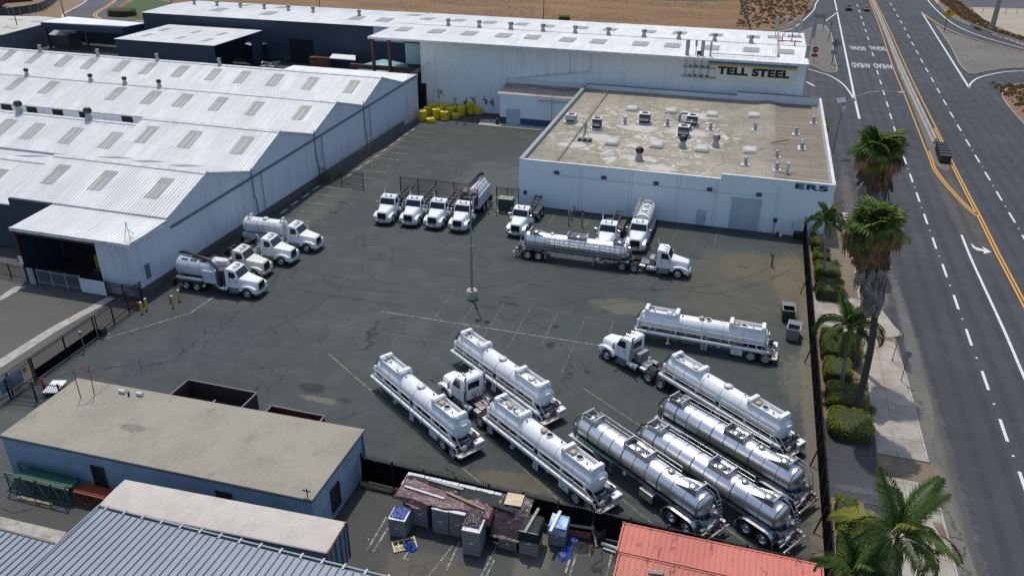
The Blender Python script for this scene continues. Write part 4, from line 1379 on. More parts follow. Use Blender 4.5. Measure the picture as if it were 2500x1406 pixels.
for k in range(3):
    a = k * 2.1
    m.tube((0, 0, 1.5), (math.cos(a) * .7, math.sin(a) * .7, .12), .05, 5)
m.tube((0, 0, .5), (0, 0, 2.4), .06, 6)
m.box(-.15, .15, -.15, .15, 1.5, 2.3)
m.build('tripod', M['galv'], t)
m = MB()
for x in (-.7, 0, .7):
    m.box(x - .25, x + .25, -.5, .5, 0, .18)
m.build('ballast', M['frame_dark'], t)
# ---- small annex with the rusty roof
an = thing('annex_building', 'small white annex with a rusty red roof between the tall wall and the flat roof', 'building')
corr(-41.2, -27.2, (130.4, 5.2), (136.3, 5.75), .35, .04).build('roof', streak('annex_roof', (.40, .35, .31), (.20, .085, .055), .8, 'x', .9, .8, (.46, .60)), an)
corr_wall(-40.75, -27.1, 0, 5.15, 130.5, 'y-', .4, .04).build('front_wall', M['tilt_wall'], an)
m = MB()
m.box(-40.75, -40.6, 130.6, 136.3, 0, 5.2)
m.box(-41.2, -27, 136.2, 136.35, 5.8, 6.6)
m.build('side_wall', M['tilt_white'], an)
m = MB()
m.box(-37.0, -27.2, 130.38, 130.44, 0, 1.25)
m.box(-40.75, -39.55, 130.38, 130.44, 0, 1.25)
m.build('wall_band', mk('band_blue', (.035, .075, .16), .2, 2, .6), an)
m = MB()
for k in range(10):
    m.box(-39.5, -37.1, 130.40 - (k % 2) * .012, 130.44, .05 + k * .27, .31 + k * .27)
m.build('roller_door', M['tank_blue'], an)
m = MB()
m.box(-33.8, -28.8, 130.1, 130.44, 4.6, 4.75)
m.tube((-31.4, 129.9, 0), (-31.4, 129.9, 7.4), .05, 6)
m.build('pole', M['galv'], an)
slab('doorstep', [(-44.5, 131.5), (-43.9, 128.2), (-32.5, 128.2), (-32.5, 130.4), (-40.7, 130.4), (-40.7, 133)], 0, .14, M['kerb'])
# ---- small grey blue stucco building in front
sg = thing('stucco_building', 'low grey blue stucco building with a flat gravel roof in the foreground', 'building')
SA = [(-46.25, 32.5), (-22.5, 33.0), (-22.55, 40.5), (-46.4, 39.85)]
m = MB()
m.prism([(x, y) for x, y in SA], 'z', 3.5, 3.62)
m.build('roof', M['gravel_roof'], sg)
m = MB()
m.prism([(-46.2, 32.55), (-22.55, 33.05), (-22.6, 40.45), (-46.35, 39.8)], 'z', 0, 3.499)
m.build('wall', M['stucco'], sg)
m = MB()
for i in range(4):
    a, c = SA[i], SA[(i + 1) % 4]
    m.bar((*a, 3.49), (*c, 3.49), .07, .14)
m.build('fascia', mk('fascia_blue', (.10, .115, .155), .3, 2, .7), sg)


def grated_window(cx, cy, w, z0, z1, face, parent):
    m = MB()
    q = lambda a, b2, d0, d1, z_0, z_1: m.box(cx + a, cx + b2, cy - d1, cy - d0, z_0, z_1) if face == 'y' else m.box(cx + d0, cx + d1, cy + a, cy + b2, z_0, z_1)
    q(-w / 2, w / 2, -.02, .02, z0, z1)
    o = m.build('window', M['window_dark'], parent)
    m = MB()
    for a in (-w / 2, w / 2):
        q(a - .05, a + .05, .03, .10, z0 - .05, z1 + .05)
    for z in (z0, z1):
        q(-w / 2 + .06, w / 2 - .06, .03, .10, z - .05, z + .05)
    m.build('frame', M['black'], o)
    m = MB()
    for k in range(9):
        z = z0 + .1 + (z1 - z0 - .15) * k / 8
        q(-w / 2 + .06, w / 2 - .06, .04, .075, z - .02, z + .02)
    m.build('bar_grille', M['frame_dark'], o)


grated_window(-38.6, 32.72, .95, .9, 2.6, 'y', sg)
grated_window(-28.9, 32.92, 1.1, .9, 2.7, 'y', sg)
grated_window(-22.55, 35.75, 1.05, .65, 2.45, 'x', sg)
m = MB()
m.tube((-22.5, 40.0, 0), (-22.5, 40.0, 3.4), .05, 6)
m.tube((-22.9, 33.2, 3.6), (-22.9, 33.2, 4.3), .04, 5)
m.tube((-23.2, 33.2, 4.1), (-22.65, 33.2, 4.1), .05, 5)
m.build('conduit', M['black'], sg)
m = MB()
fr = [(-44.18, 37.75, 3.6), (-44.18, 37.75, 6.1), (-43.5, 38.5, 6.15), (-43.6, 38.46, 3.6)]
m.path(fr, .035, 6)
m.tube((-43.4, 41.0, 3.0), (-43.85, 38.1, 6.1), .03, 5)
tag(m.build('pipe_frame', M['rust']), 'thin rusty pipe frame standing on the gravel roof edge', 'frame')
for p, w in (((-41.74, 39.2, 3.62), .25), ((-40.25, 39.3, 3.62), .25)):
    m = MB()
    m.tube((p[0] - .25, p[1], p[2] + .16), (p[0] + .25, p[1], p[2] + .16), .15, 8)
    m.tube(p, (p[0], p[1], p[2] + .1), .07, 6)
    m.build('roof_vent', M['trim_white'], sg)
m = MB()
m.tube((-41.03, 39.04, 3.6), (-41.0, 39.04, 4.0), .08, 6)
m.build('roof_vent', M['black'], sg)
# ---- ribbed metal roofs at the bottom left
rb = thing('metal_roof_building', 'foreground building with a big blue grey standing seam metal roof', 'building')
m = MB()
x = -33.75
m.box(-33.75, -12.5, 12, 27.85, 4.3, 4.5)
m.build('roof', mk('roof_slate', (.235, .275, .325), .12, .6, .5, tint=(.205, .245, .295)), rb)
for k in range(48):
    xx = -33.6 + k * .45
    m = MB() if k == 0 else m
    if k == 0:
        m.box(-.028, .028, 12, 27.83, 4.505, 4.57)
        sm_ = m.mesh('roof_seam', mk('seam_dark', (.13, .16, .20), .2, 1, .5))
    put('roof_seam', sm_, rb, (xx, 0, 0))
m = MB()
m.box(-33.85, -12.4, 28.02, 28.12, 4.42, 4.52)
m.box(-33.86, -33.76, 12, 28.1, 4.3, 4.56)
m.build('eave_trim', mk('eave_grey', (.22, .25, .27), .2, 1, .5), rb)
m = MB()
m.box(-.06, .06, 27.8, 28.2, 4.525, 4.56)
gs_ = m.mesh('gutter_strap', M['galv'])
for k in range(17):
    put('gutter_strap', gs_, rb, (-33.24 + k * 1.3, 0, 0))
m = MB()
m.box(-33.7, -12.5, 12, 27.6, 0, 4.29)
m.build('wall', M['stucco'], rb)
rb2 = thing('metal_roof_building', 'lower blue grey ribbed roof tucked into the bottom left corner', 'building')
m = MB()
m.box(-52, -33.9, 12, 25.45, 3.3, 3.5)
m.build('roof', mk('roof_slate_low', (.235, .275, .325), .12, .6, .5, tint=(.205, .245, .295)), rb2)
for k in range(40):
    put('roof_seam', sm_, rb2, (-51.9 + k * .45, -2.4, -1.0))
m = MB()
m.box(-52, -33.9, 25.5, 25.62, 3.36, 3.53)
m.build('eave_trim', mk('eave_brown', (.16, .13, .12), .2, 1, .6), rb2)
m = MB()
m.box(-52, -34, 12, 25.2, 0, 3.29)
m.build('wall', M['stucco'], rb2)


# ================================================================ VEHICLES
def wheel_meshes():
    if 'wh' in CACHE:
        return CACHE['wh']
    ty = [(.33, -.12), (.44, -.145), (.50, -.13), (.525, -.09), (.525, .09), (.50, .13), (.44, .145), (.33, .12)]
    a = MB()
    a.lathe(ty, (0, 0, 0), 'y', 22)
    single = a.mesh('wheel', M['rubber'])
    a = MB()
    a.lathe(ty, (0, 0, 0), 'y', 22)
    a.lathe(ty, (0, -.34, 0), 'y', 22)
    a.lathe([(.30, -.36), (.30, .1)], (0, 0, 0), 'y', 12)
    dual = a.mesh('wheel', M['rubber'])
    r = MB()
    r.lathe([(.335, .10), (.335, .135), (.30, .13), (.27, .06), (.21, .05), (.20, .10), (.12, .12), (.11, .17), (.07, .185), (0, .185)], (0, 0, 0), 'y', 18)
    for k in range(8):
        an = k * math.pi / 4
        r.tube((.245 * math.cos(an), .05, .245 * math.sin(an)), (.245 * math.cos(an), .085, .245 * math.sin(an)), .022, 5)
    steer = {c: r.mesh('rim', M[c]) for c in ('chrome', 'rim_white', 'alu')}
    r = MB()
    r.lathe([(.335, .10), (.335, .135), (.30, .13), (.28, .0), (.22, -.05), (.14, -.05), (.13, .10), (.08, .13), (0, .13)], (0, 0, 0), 'y', 18)
    for k in range(8):
        an = k * math.pi / 4
        r.tube((.20 * math.cos(an), -.06, .20 * math.sin(an)), (.20 * math.cos(an), -.01, .20 * math.sin(an)), .022, 5)
    drive = {c: r.mesh('rim', M[c]) for c in ('chrome', 'rim_white', 'alu')}
    CACHE['wh'] = (single, dual, steer, drive)
    return CACHE['wh']


def wheel(t, x, side, dual, rim='alu', y=None):
    s, d, st, dr = wheel_meshes()
    y = (1.06 if dual else 1.03) if y is None else y
    o = put('wheel', d if dual else s, t, (x, side * y, .525), 0 if side > 0 else math.pi)
    put('rim', (dr if dual else st)[rim], o)
    return o


def both(f):
    for s in (1, -1):
        f(s)


def cab(t, rim='alu', grille='chrome', stacks=(1,), dark_bumper=False, white='truck_white', hood=1.0, axles=(-4.7, -6.0), rear=-6.9, window=True, tank='chrome', hi=0.):
    """bonneted truck front: steer axle at x=0, facing +x"""
    wm = M[white]
    tap = lambda x, z: 1 if z < 1.95 else 1 - .11 * (z - 1.95) / .98
    m = MB()
    for y in (.42, -.42):
        m.box(rear, 1.0, y - .06, y + .06, .72, .98)
    for x in (-2.6, -3.6, rear + .1, rear + 1):
        m.box(x - .06, x + .06, -.36, .36, .76, .94)
    struct(m.build('frame', M['frame_dark'], t), 'structure') if False else m.build('frame', M['frame_dark'], t)
    m = MB()
    m.prism([(-.82, .95), (-.82, 2.0), (-1.22, 2.74 + hi), (-1.42, 2.88 + hi), (-2.25, 2.95 + hi), (-2.4, 2.82 + hi), (-2.4, .95)], 'y', -1.05, 1.05, 0, tap)
    m.build('cab', wm, t, bevel=.06)
    m = MB()
    sec = lambda x, w, zt, zb: [(x, -w, zb), (x, -w, zt - .28), (x, -w + .10, zt - .08), (x, -w + .28, zt), (x, w - .28, zt), (x, w - .10, zt - .08), (x, w, zt - .28), (x, w, zb)]
    m.loft([sec(1.0 * hood, .62, 1.62, .8), sec(.9 * hood, .68, 1.74, .78), (sec(0, .82, 1.88, .8)), sec(-.84, 1.0, 2.03, .9)], 0, False)
    m.build('hood', wm, t, bevel=.03)
    fp = [(-.88, .78), (-.82, 1.06), (-.5, 1.3), (0, 1.37), (.48, 1.31), (.86, 1.14), (1.02, .92), (1.04, .62), (.64, .62)] + [(.62 * math.cos(rad(a)), .52 + .62 * math.sin(rad(a))) for a in (15, 40, 65, 90, 115, 140, 165)]

    def fender(s):
        m = MB()
        m.prism(fp, 'y', s * .60, s * 1.17)
        m.build('fender', wm, t, bevel=.045)
        m = MB()
        m.box(.92, 1.065, s * .70 if s > 0 else -1.12, s * 1.12 if s > 0 else -.70, .86, 1.10)
        m.build('headlight', M['lamp_glass'], t, bevel=.03)
        if window:
            m = MB()
            q = [(-1.0, 2.03), (-1.30, 2.60 + hi), (-1.92, 2.66 + hi), (-1.92, 2.03)]
            m.prism(q, 'y', s * 1.02, s * 1.068, 0, tap)
            m.build('side_window', M['glass'], t)
        m = MB()
        m.prism([(-.95, 1.02), (-.95, 2.0), (-2.0, 2.0), (-2.0, 1.02)], 'y', s * 1.03, s * 1.075)
        d = m.build('door', wm, t, bevel=.015)
        m = MB()
        m.box(-1.92, -1.74, min(s * 1.078, s * 1.11), max(s * 1.078, s * 1.11), 1.72, 1.78)
        m.build('handle', M['frame_dark'], d)
        m = MB()
        m.box(-2.15, -1.0, min(s * .78, s * 1.17), max(s * .78, s * 1.17), .40, .50)
        m.box(-2.1, -1.1, min(s * .80, s * 1.12), max(s * .80, s * 1.12), .72, .80)
        m.box(-2.12, -1.05, min(s * .74, s * .80), max(s * .74, s * .80), .40, .93)
        m.build('step', M['alu'], t)
        m = MB()
        m.box(-.98, -.88, min(s * 1.26, s * 1.50), max(s * 1.26, s * 1.50), 1.72, 2.3)
        mi = m.build('mirror', M['chrome'], t, bevel=.03)
        m = MB()
        m.tube((-.95, s * 1.04, 2.32), (-.93, s * 1.4, 2.32), .022, 5)
        m.tube((-.95, s * 1.04, 1.7), (-.93, s * 1.4, 1.7), .022, 5)
        m.build('arm', M['chrome'], mi)
        wheel(t, 0, s, False, rim)
        for ax_ in axles:
            wheel(t, ax_, s, True, rim)
        if tank:
            m = MB()
            m.lathe([(0, -3.35), (.26, -3.35), (.32, -3.30), (.32, -2.30), (.26, -2.25), (0, -2.25)], (0, s * .90, .68), 'x', 16)
            ft = m.build('fuel_tank', M[tank], t)
            m = MB()
            for x in (-3.05, -2.5):
                m.lathe([(.33, x - .04), (.335, x), (.33, x + .04)], (0, s * .90, .68), 'x', 16)
            m.build('tank_strap', M['steel_dark'], ft)
        m = MB()
        m.box(rear - .02, rear + .02, min(s * .55, s * 1.2), max(s * .55, s * 1.2), .12, .95)
        m.build('mud_flap', M['black'], t)
    both(fender)
    m = MB()
    u = Vector((.86, 0, .5)).normalized() * .015
    P = [(-.845, -.94, 2.03), (-.845, .94, 2.03), (-1.205, .86, 2.69 + hi), (-1.205, -.86, 2.69 + hi)]
    m.add([Vector(p) + u for p in P] + [Vector(p) - 2 * u for p in P], [(0, 1, 2, 3), (7, 6, 5, 4), (0, 4, 5, 1), (1, 5, 6, 2), (2, 6, 7, 3), (3, 7, 4, 0)])
    ws = m.build('windshield', M['glass'], t)
    m = MB()
    for y in (-.35, .3):
        m.bar((-.80, y, 2.04), (-.98, y + .42, 2.40), .02, .03)
    m.build('wiper', M['black'], ws)
    m = MB()
    m.box(-2.43, -2.385, -.55, .55, 1.98, 2.55)
    m.build('rear_window', M['glass'], t)
    m = MB()
    m.box(1.0 * hood - .05, 1.0 * hood + .05, -.52, .52, .84, 1.56)
    g = m.build('grille', M['chrome' if grille == 'chrome' else 'black'], t, bevel=.03)
    m = MB()
    for k in range(9):
        y = -.44 + k * .11
        m.box(1.0 * hood + .045, 1.0 * hood + .062, y - .038, y + .038, .90, 1.50)
    m.build('grille_slots', M['grille'], g)
    m = MB()
    m.prism([(1.02, -1.16), (1.24, -.75), (1.28, 0), (1.24, .75), (1.02, 1.16), (.9, 1.16), (.98, 0), (.9, -1.16)], 'z', .42, .76)
    b = m.build('bumper', M['black' if dark_bumper else 'chrome'], t, bevel=.04)
    m = MB()
    m.box(1.27, 1.29, -.15, .15, .5, .65)
    m.build('number_plate', M['plate'], b)
    m = MB()
    for y in (-.72, -.16, 0, .16, .72):
        m.box(-1.46, -1.38, y - .035, y + .035, 2.87 + hi, 2.94 + hi)
    m.build('marker_light', M['amber'], t)
    m = MB()
    m.tube((-1.9, .35, 3.0 + hi), (-1.4, .35, 3.0 + hi), .05, 8, 0, .09)
    m.tube((-1.8, -.35, 3.0 + hi), (-1.4, -.35, 3.0 + hi), .04, 8, 0, .08)
    m.build('air_horn', M['chrome'], t)
    for s in stacks:
        m = MB()
        m.sweep([(-2.58, s * .95, .9), (-2.58, s * .95, 3.15), (-2.62, s * .95, 3.32), (-2.75, s * .95, 3.42)], [.10, .085, .08, .08], 8)
        m.tube((-2.58, s * .95, 1.2), (-2.58, s * .95, 2.3), .13, 10)
        m.build('exhaust_stack', M['chrome'], t)
    m = MB()
    for y in (-1.12, 1.12):
        pass
    m.box(-.4, .4, -.1, .1, .45, .58)
    m.box(-.07, .07, -.95, .95, .46, .58)
    for a in axles:
        m.box(a - .09, a + .09, -1.0, 1.0, .44, .62)
    m.build('axle', M['frame_dark'], t)
    return t


def tractor_deck(t, box=True):
    m = MB()
    m.prism([(-4.9, -.45), (-5.9, -.35), (-5.9, -.1), (-5.4, 0), (-5.9, .1), (-5.9, .35), (-4.9, .45)], 'z', 1.1, 1.17)
    m.box(-5.6, -5.0, -.4, .4, .98, 1.1)
    m.build('fifth_wheel', M['black'], t)
    m = MB()
    m.box(-4.1, -3.0, -.5, .5, .985, 1.02)
    m.build('deck_plate', M['alu'], t)
    if box:
        for k in range(3):
            m = MB()
            m.box(-3.15, -2.65, -.75 + k * .42, -.36 + k * .42, .9, 1.75)
            m.build('equipment_box', M['galv'], t, bevel=.02)
    m = MB()
    for y, dx in ((-.3, 0), (0, .12), (.25, -.1)):
        m.sweep([(-2.5, y, 1.7), (-3.1, y + .1, 1.35 + dx), (-3.7, y, 1.15), (-4.4, y * .5, 1.3)], .03, 5)
    m.build('air_hose', M['black'], t)
    both(lambda s: MB().box(-4.2, -3.5, min(s * .5, s * .95), max(s * .5, s * .95), .6, .95).build('air_tank', M['alu'], t, bevel=.08))


def truck(name, label, cat, x, y, hd, group=None):
    return thing(name, label, cat, (x, y, 0), rad(hd), group)


def tank_mesh(x0, x1, r, z, n=28, dome=.28):
    m = MB()
    m.lathe([(0, x0 - dome), (r * .45, x0 - dome * .9), (r * .8, x0 - dome * .5), (r * .97, x0 - dome * .1), (r, x0 + .05), (r, (x0 + x1) / 2), (r, x1 - .05), (r * .97, x1 + dome * .1), (r * .8, x1 + dome * .5), (r * .45, x1 + dome * .9), (0, x1 + dome)], (0, 0, z), 'x', n)
    return m


def ring(x, r, z, w=.05, t=.022, n=28):
    m = MB()
    m.lathe([(r - .02, x - w / 2), (r + t, x - w / 2), (r + t, x + w / 2), (r - .02, x + w / 2)], (0, 0, z), 'x', n, 0, False)
    return m


def lid(t, x, z, mat, r=.26, y=0.):
    m = MB()
    m.lathe([(r, -.12), (r, .06), (r + .04, .06), (r + .04, .1), (r * .9, .14), (r * .5, .19), (0, .205)], (x, y, z), 'z', 16)
    o = m.build('manhole_lid', mat, t)
    if 'clamp' not in CACHE:
        CACHE['clamp'] = MB().box(-.03, .03, -.03, .03, .02, .16).mesh('clamp', M['galv'])
    for k in range(6):
        a = k * math.pi / 3
        put('clamp', CACHE['clamp'], o, (x + (r + .03) * math.cos(a), y + (r + .03) * math.sin(a), z))


def open_hole(t, x, z, tan=False):
    m = MB()
    m.lathe([(.24, -.1), (.24, .1), (.28, .1), (.28, -.1)], (x, 0, z), 'z', 16)
    o = m.build('manhole_rim', M['trailer_white'], t)
    m = MB()
    m.lathe([(.24, .04), (0, .04)], (x, 0, z), 'z', 16)
    m.build('manhole_opening', M['dark_void'], o)
    if tan:
        m = MB()
        m.lathe([(0, .1), (.27, .11), (.29, .15), (.2, .2), (0, .21)], (x + .62, .0, z), 'z', 16)
        m.build('manhole_lid', M['tan_lid'], t)


def railing(t, pts, y, zb, zt, mat, gap=1.35, mids=(.5,)):
    """tubular guard rail along x from pts[0] to pts[1]"""
    x0, x1 = pts
    m = MB()
    for k in (1.0,) + mids:
        z = zb + (zt - zb) * k
        m.tube((x0, y, z), (x1, y, z), .024, 6)
    n = max(1, round((x1 - x0) / gap))
    o = m.build('railing', mat, t)
    for i in range(n + 1):
        x = x0 + (x1 - x0) * i / n
        MB().tube((x, y, zb), (x, y, zt), .024, 6).build('rail_post', mat, o)


def guard(t, x0, x1, mat, zb=2.55, h=.46, w=.54, portal=True):
    """spill dam round the manholes: two side plates and two open end frames with round shoulders"""
    for s in (1, -1):
        m = MB()
        m.box(x0 + .12, x1 - .12, s * w - .025, s * w + .025, zb, zb + h - .08)
        m.tube((x0 + .12, s * w, zb + h - .06), (x1 - .12, s * w, zb + h - .06), .05, 6)
        m.build('dam_plate', mat, t)
    for x in (x0, x1):
        a, z1 = w + .06, zb + h + .2
        for s in (1, -1):
            m = MB()
            m.box(x - .17, x + .17, min(s * (a - .15), s * a), max(s * (a - .15), s * a), zb - .25, z1 - .1)
            m.build('dam_frame', mat, t, bevel=.04)
        m = MB()
        m.prism([(-a, z1 - .1), (-a + .1, z1 + .02), (a - .1, z1 + .02), (a, z1 - .1), (a - .2, z1 - .12), (-a + .2, z1 - .12)], 'x', x - .17, x + .17)
        m.build('dam_frame', mat, t, bevel=.03)
        m = MB()
        m.box(x - .02, x + .02, -a + .14, a - .14, zb + .12, zb + h - .1)
        m.build('dam_plate', mat, t)


def pump_cluster(t, x, mat=None):
    m = MB()
    rg = random.Random(3)
    for k in range(15):
        a = Vector((x + rg.uniform(-.35, .4), rg.uniform(-.75, .75), .75 + rg.uniform(0, .75)))
        d = Vector(rg.choice(((.4, 0, 0), (0, .5, 0), (0, 0, .5), (.2, .3, .1), (-.1, -.3, .3))))
        m.tube(a, a + d, rg.choice((.05, .07, .10, .13)), 7)
    m.box(x - .3, x + .35, -.35, .45, .68, 1.12)
    o = m.build('pump', mat or M['steel_dark'], t)
    m = MB()
    m.lathe([(0, -.06), (.2, -.05), (.24, 0), (.2, .05), (0, .06)], (x - .32, .55, 1.05), 'x', 14)
    m.build('pump_cover', M['trim_white'], o)
    m = MB()
    m.tube((x - .2, -.5, .9), (x - .5, -.5, .9), .09, 8)
    m.build('valve', M['red'], o)


def white_trailer(label, x, y, hd, L=12.7, opens=(0, 0, 0), green=False):
    t = thing('tank_trailer', label, 'tank trailer', (x, y, 0), rad(hd), 'white vacuum tank trailers in the yard')
    W_ = M['trailer_white']
    for s in (1, -1):
        m = MB()
        m.box(.75, L, min(s * 1.02, s * 1.22), max(s * 1.02, s * 1.22), 1.02, 1.27)
        m.build('deck_rail', W_, t, bevel=.03)
        m = MB()
        m.box(.8, L - .05, min(s * .70, s * 1.018), max(s * .70, s * 1.018), 1.14, 1.18)
        m.build('walkway', M['deck_grey'], t)
        m = MB()
        m.box(L - 3.15, L - 3.0, s * .72 - .07, s * .72 + .07, .14, 1.1)
        m.box(L - 3.25, L - 2.9, s * .72 - .14, s * .72 + .14, .05, .14)
        m.bar((L - 3.07, s * .72, .75), (L - 3.9, s * .5, 1.0), .05, .05)
        m.build('landing_leg', W_, t)
        for ax_ in (1.0, 2.25):
            wheel(t, ax_, s, True, 'rim_white')
        m = MB()
        m.box(.42, .46, min(s * .6, s * 1.2), max(s * .6, s * 1.2), .15, .62)
        m.build('mud_flap', M['black'], t)
    m = MB()
    for yy in (-.42, .42):
        m.box(.9, L - .2, yy - .06, yy + .06, .78, 1.12)
    for k in range(8):
        xx = 1.2 + k * (L - 2) / 7
        m.box(xx - .05, xx + .05, -1.0, 1.0, .95, 1.1)
    m.box(.4, 3.0, -.6, .6, .62, .78)
    for ax_ in (1.0, 2.25):
        m.tube((ax_, -.9, .525), (ax_, .9, .525), .09, 8)
    m.build('frame', M['frame_dark'], t)
    m = MB()
    m.box(L - .06, L + .0, -1.2, 1.2, 1.0, 1.28)
    m.build('front_beam', W_, t)
    R, Z = .82, 2.0
    tank_mesh(1.25, L - .45, R, Z, 32, .2).build('tank', W_, t)
    for k in range(7):
        xx = 1.3 + k * (L - 1.8) / 6
        ring(xx, R, Z, .06, .012, 32).build('tank_ring', M['ring_grey'], t)
    for k in range(5):
        m = MB()
        xx = 1.9 + k * (L - 3.2) / 4
        m.prism([(-.8, 1.1), (-.72, 1.75), (.72, 1.75), (.8, 1.1)], 'x', xx - .05, xx + .05)
        m.build('saddle', W_, t)
    guard(t, L - 3.6, L - .85, W_)
    guard(t, 1.55, 4.3, W_)
    zt = Z + R
    lid(t, L - 2.9, zt, M['trim_white'])
    m = MB()
    m.tube((L - 1.5, 0, zt - .05), (L - 1.5, 0, zt + .25), .11, 8)
    m.build('outlet_pipe', W_, t)
    m = MB()
    m.sweep([(L - 1.5, 0, zt + .24), (L - 1.2, .1, zt + .38), (L - .75, .25, zt + .36), (L - .35, .45, zt + .05), (L - .05, .62, 2.2), (L - .02, .68, 1.75), (L - .1, .7, 1.45)], .055, 8)
    m.build('hose', M['green_hose'] if green else M['black'], t)
    m = MB()
    m.lathe([(0, .0), (.16, 0), (.16, .75), (.12, .85), (0, .88)], (L - .2, .70, 1.28), 'z', 12)
    m.build('separator_bottle', W_, t)
    if opens[1]:
        open_hole(t, 6.3, zt, True)
    else:
        lid(t, 6.7, zt, M['trim_white'], .3)
    if opens[0]:
        open_hole(t, 3.2, zt, True)
    else:
        lid(t, 3.0, zt, M['trim_white'])
    if opens[2]:
        open_hole(t, L - 2.6, zt, True)
    m = MB()
    for xx, yy in ((8.6, .2), (5.2, -.15), (2.4, .1)):
        m.tube((xx, yy, zt - .1), (xx, yy, zt + .16), .06, 6)
    m.build('valve', M['galv'], t)
    railing(t, (L - 6.0, L - .5), 1.13, 1.27, 2.25, W_)
    railing(t, (1.4, L - 6.5), 1.13, 1.27, 2.25, W_)
    # ladder to the walkway, cabinet, rear platform with stairs
    m = MB()
    xl = L * .5
    for xx in (xl - .22, xl + .22):
        m.bar((xx, 1.2, 1.15), (xx, 1.3, .42), .05, .04)
    for k in range(3):
        m.box(xl - .22, xl + .22, 1.2 + k * .03, 1.27 + k * .03, .88 - k * .2, .91 - k * .2)
    m.build('ladder', W_, t)
    m = MB()
    m.box(3.0, 4.0, .78, 1.18, .42, .98)
    cb = m.build('cabinet', W_, t, bevel=.02)
    m = MB()
    m.box(3.44, 3.56, 1.182, 1.20, .66, .74)
    m.build('latch', M['black'], cb)
    m = MB()
    xx = 5.1
    m.add([(xx, 1.235, .85), (xx + .22, 1.235, 1.07), (xx, 1.235, 1.29), (xx - .22, 1.235, 1.07), (xx, 1.222, .85), (xx + .22, 1.222, 1.07), (xx, 1.222, 1.29), (xx - .22, 1.222, 1.07)], [(0, 1, 2, 3), (4, 5, 6, 7), (0, 1, 5, 4), (1, 2, 6, 5), (2, 3, 7, 6), (3, 0, 4, 7)])
    m.build('placard', M['plate'], t)
    m = MB()
    m.prism([(.12, -1.22), (0, -1.05), (0, 1.05), (.12, 1.22), (1.1, 1.22), (1.1, -1.22)], 'z', .56, .66)
    m.build('rear_platform', M['dust_plat'], t, bevel=.02)
    m = MB()
    m.box(.12, .65, -1.2, -.35, .66, 1.12)
    m.build('rear_box', W_, t, bevel=.04)
    m = MB()
    for k, c in enumerate((-1.05, -.8, -.55)):
        m.box(.10, .125, c - .07, c + .07, .8, .92)
    m.build('tail_light', M['red'], t)
    for yy in (.72, 1.15):
        m = MB()
        m.tube((1.75, yy, 2.2), (.35, yy, .9), .028, 6)
        m.tube((1.9, yy, 1.2), (.5, yy, .66), .05, 6)
        m.build('stair_rail', W_, t)
    for k in range(3):
        m = MB()
        m.box(.55 + k * .3, .8 + k * .3, .75, 1.12, .72 + k * .16, .75 + k * .16)
        m.build('tread', W_, t)
    pump_cluster(t, .68)
    m = MB()
    m.box(.955, 1.045, -.2, .25, 2.42, 2.52)
    m.tube((1.0, -.8, 1.1), (1.0, .8, 1.1), .05, 6)
    m.build('rear_bracket', W_, t)
    return t


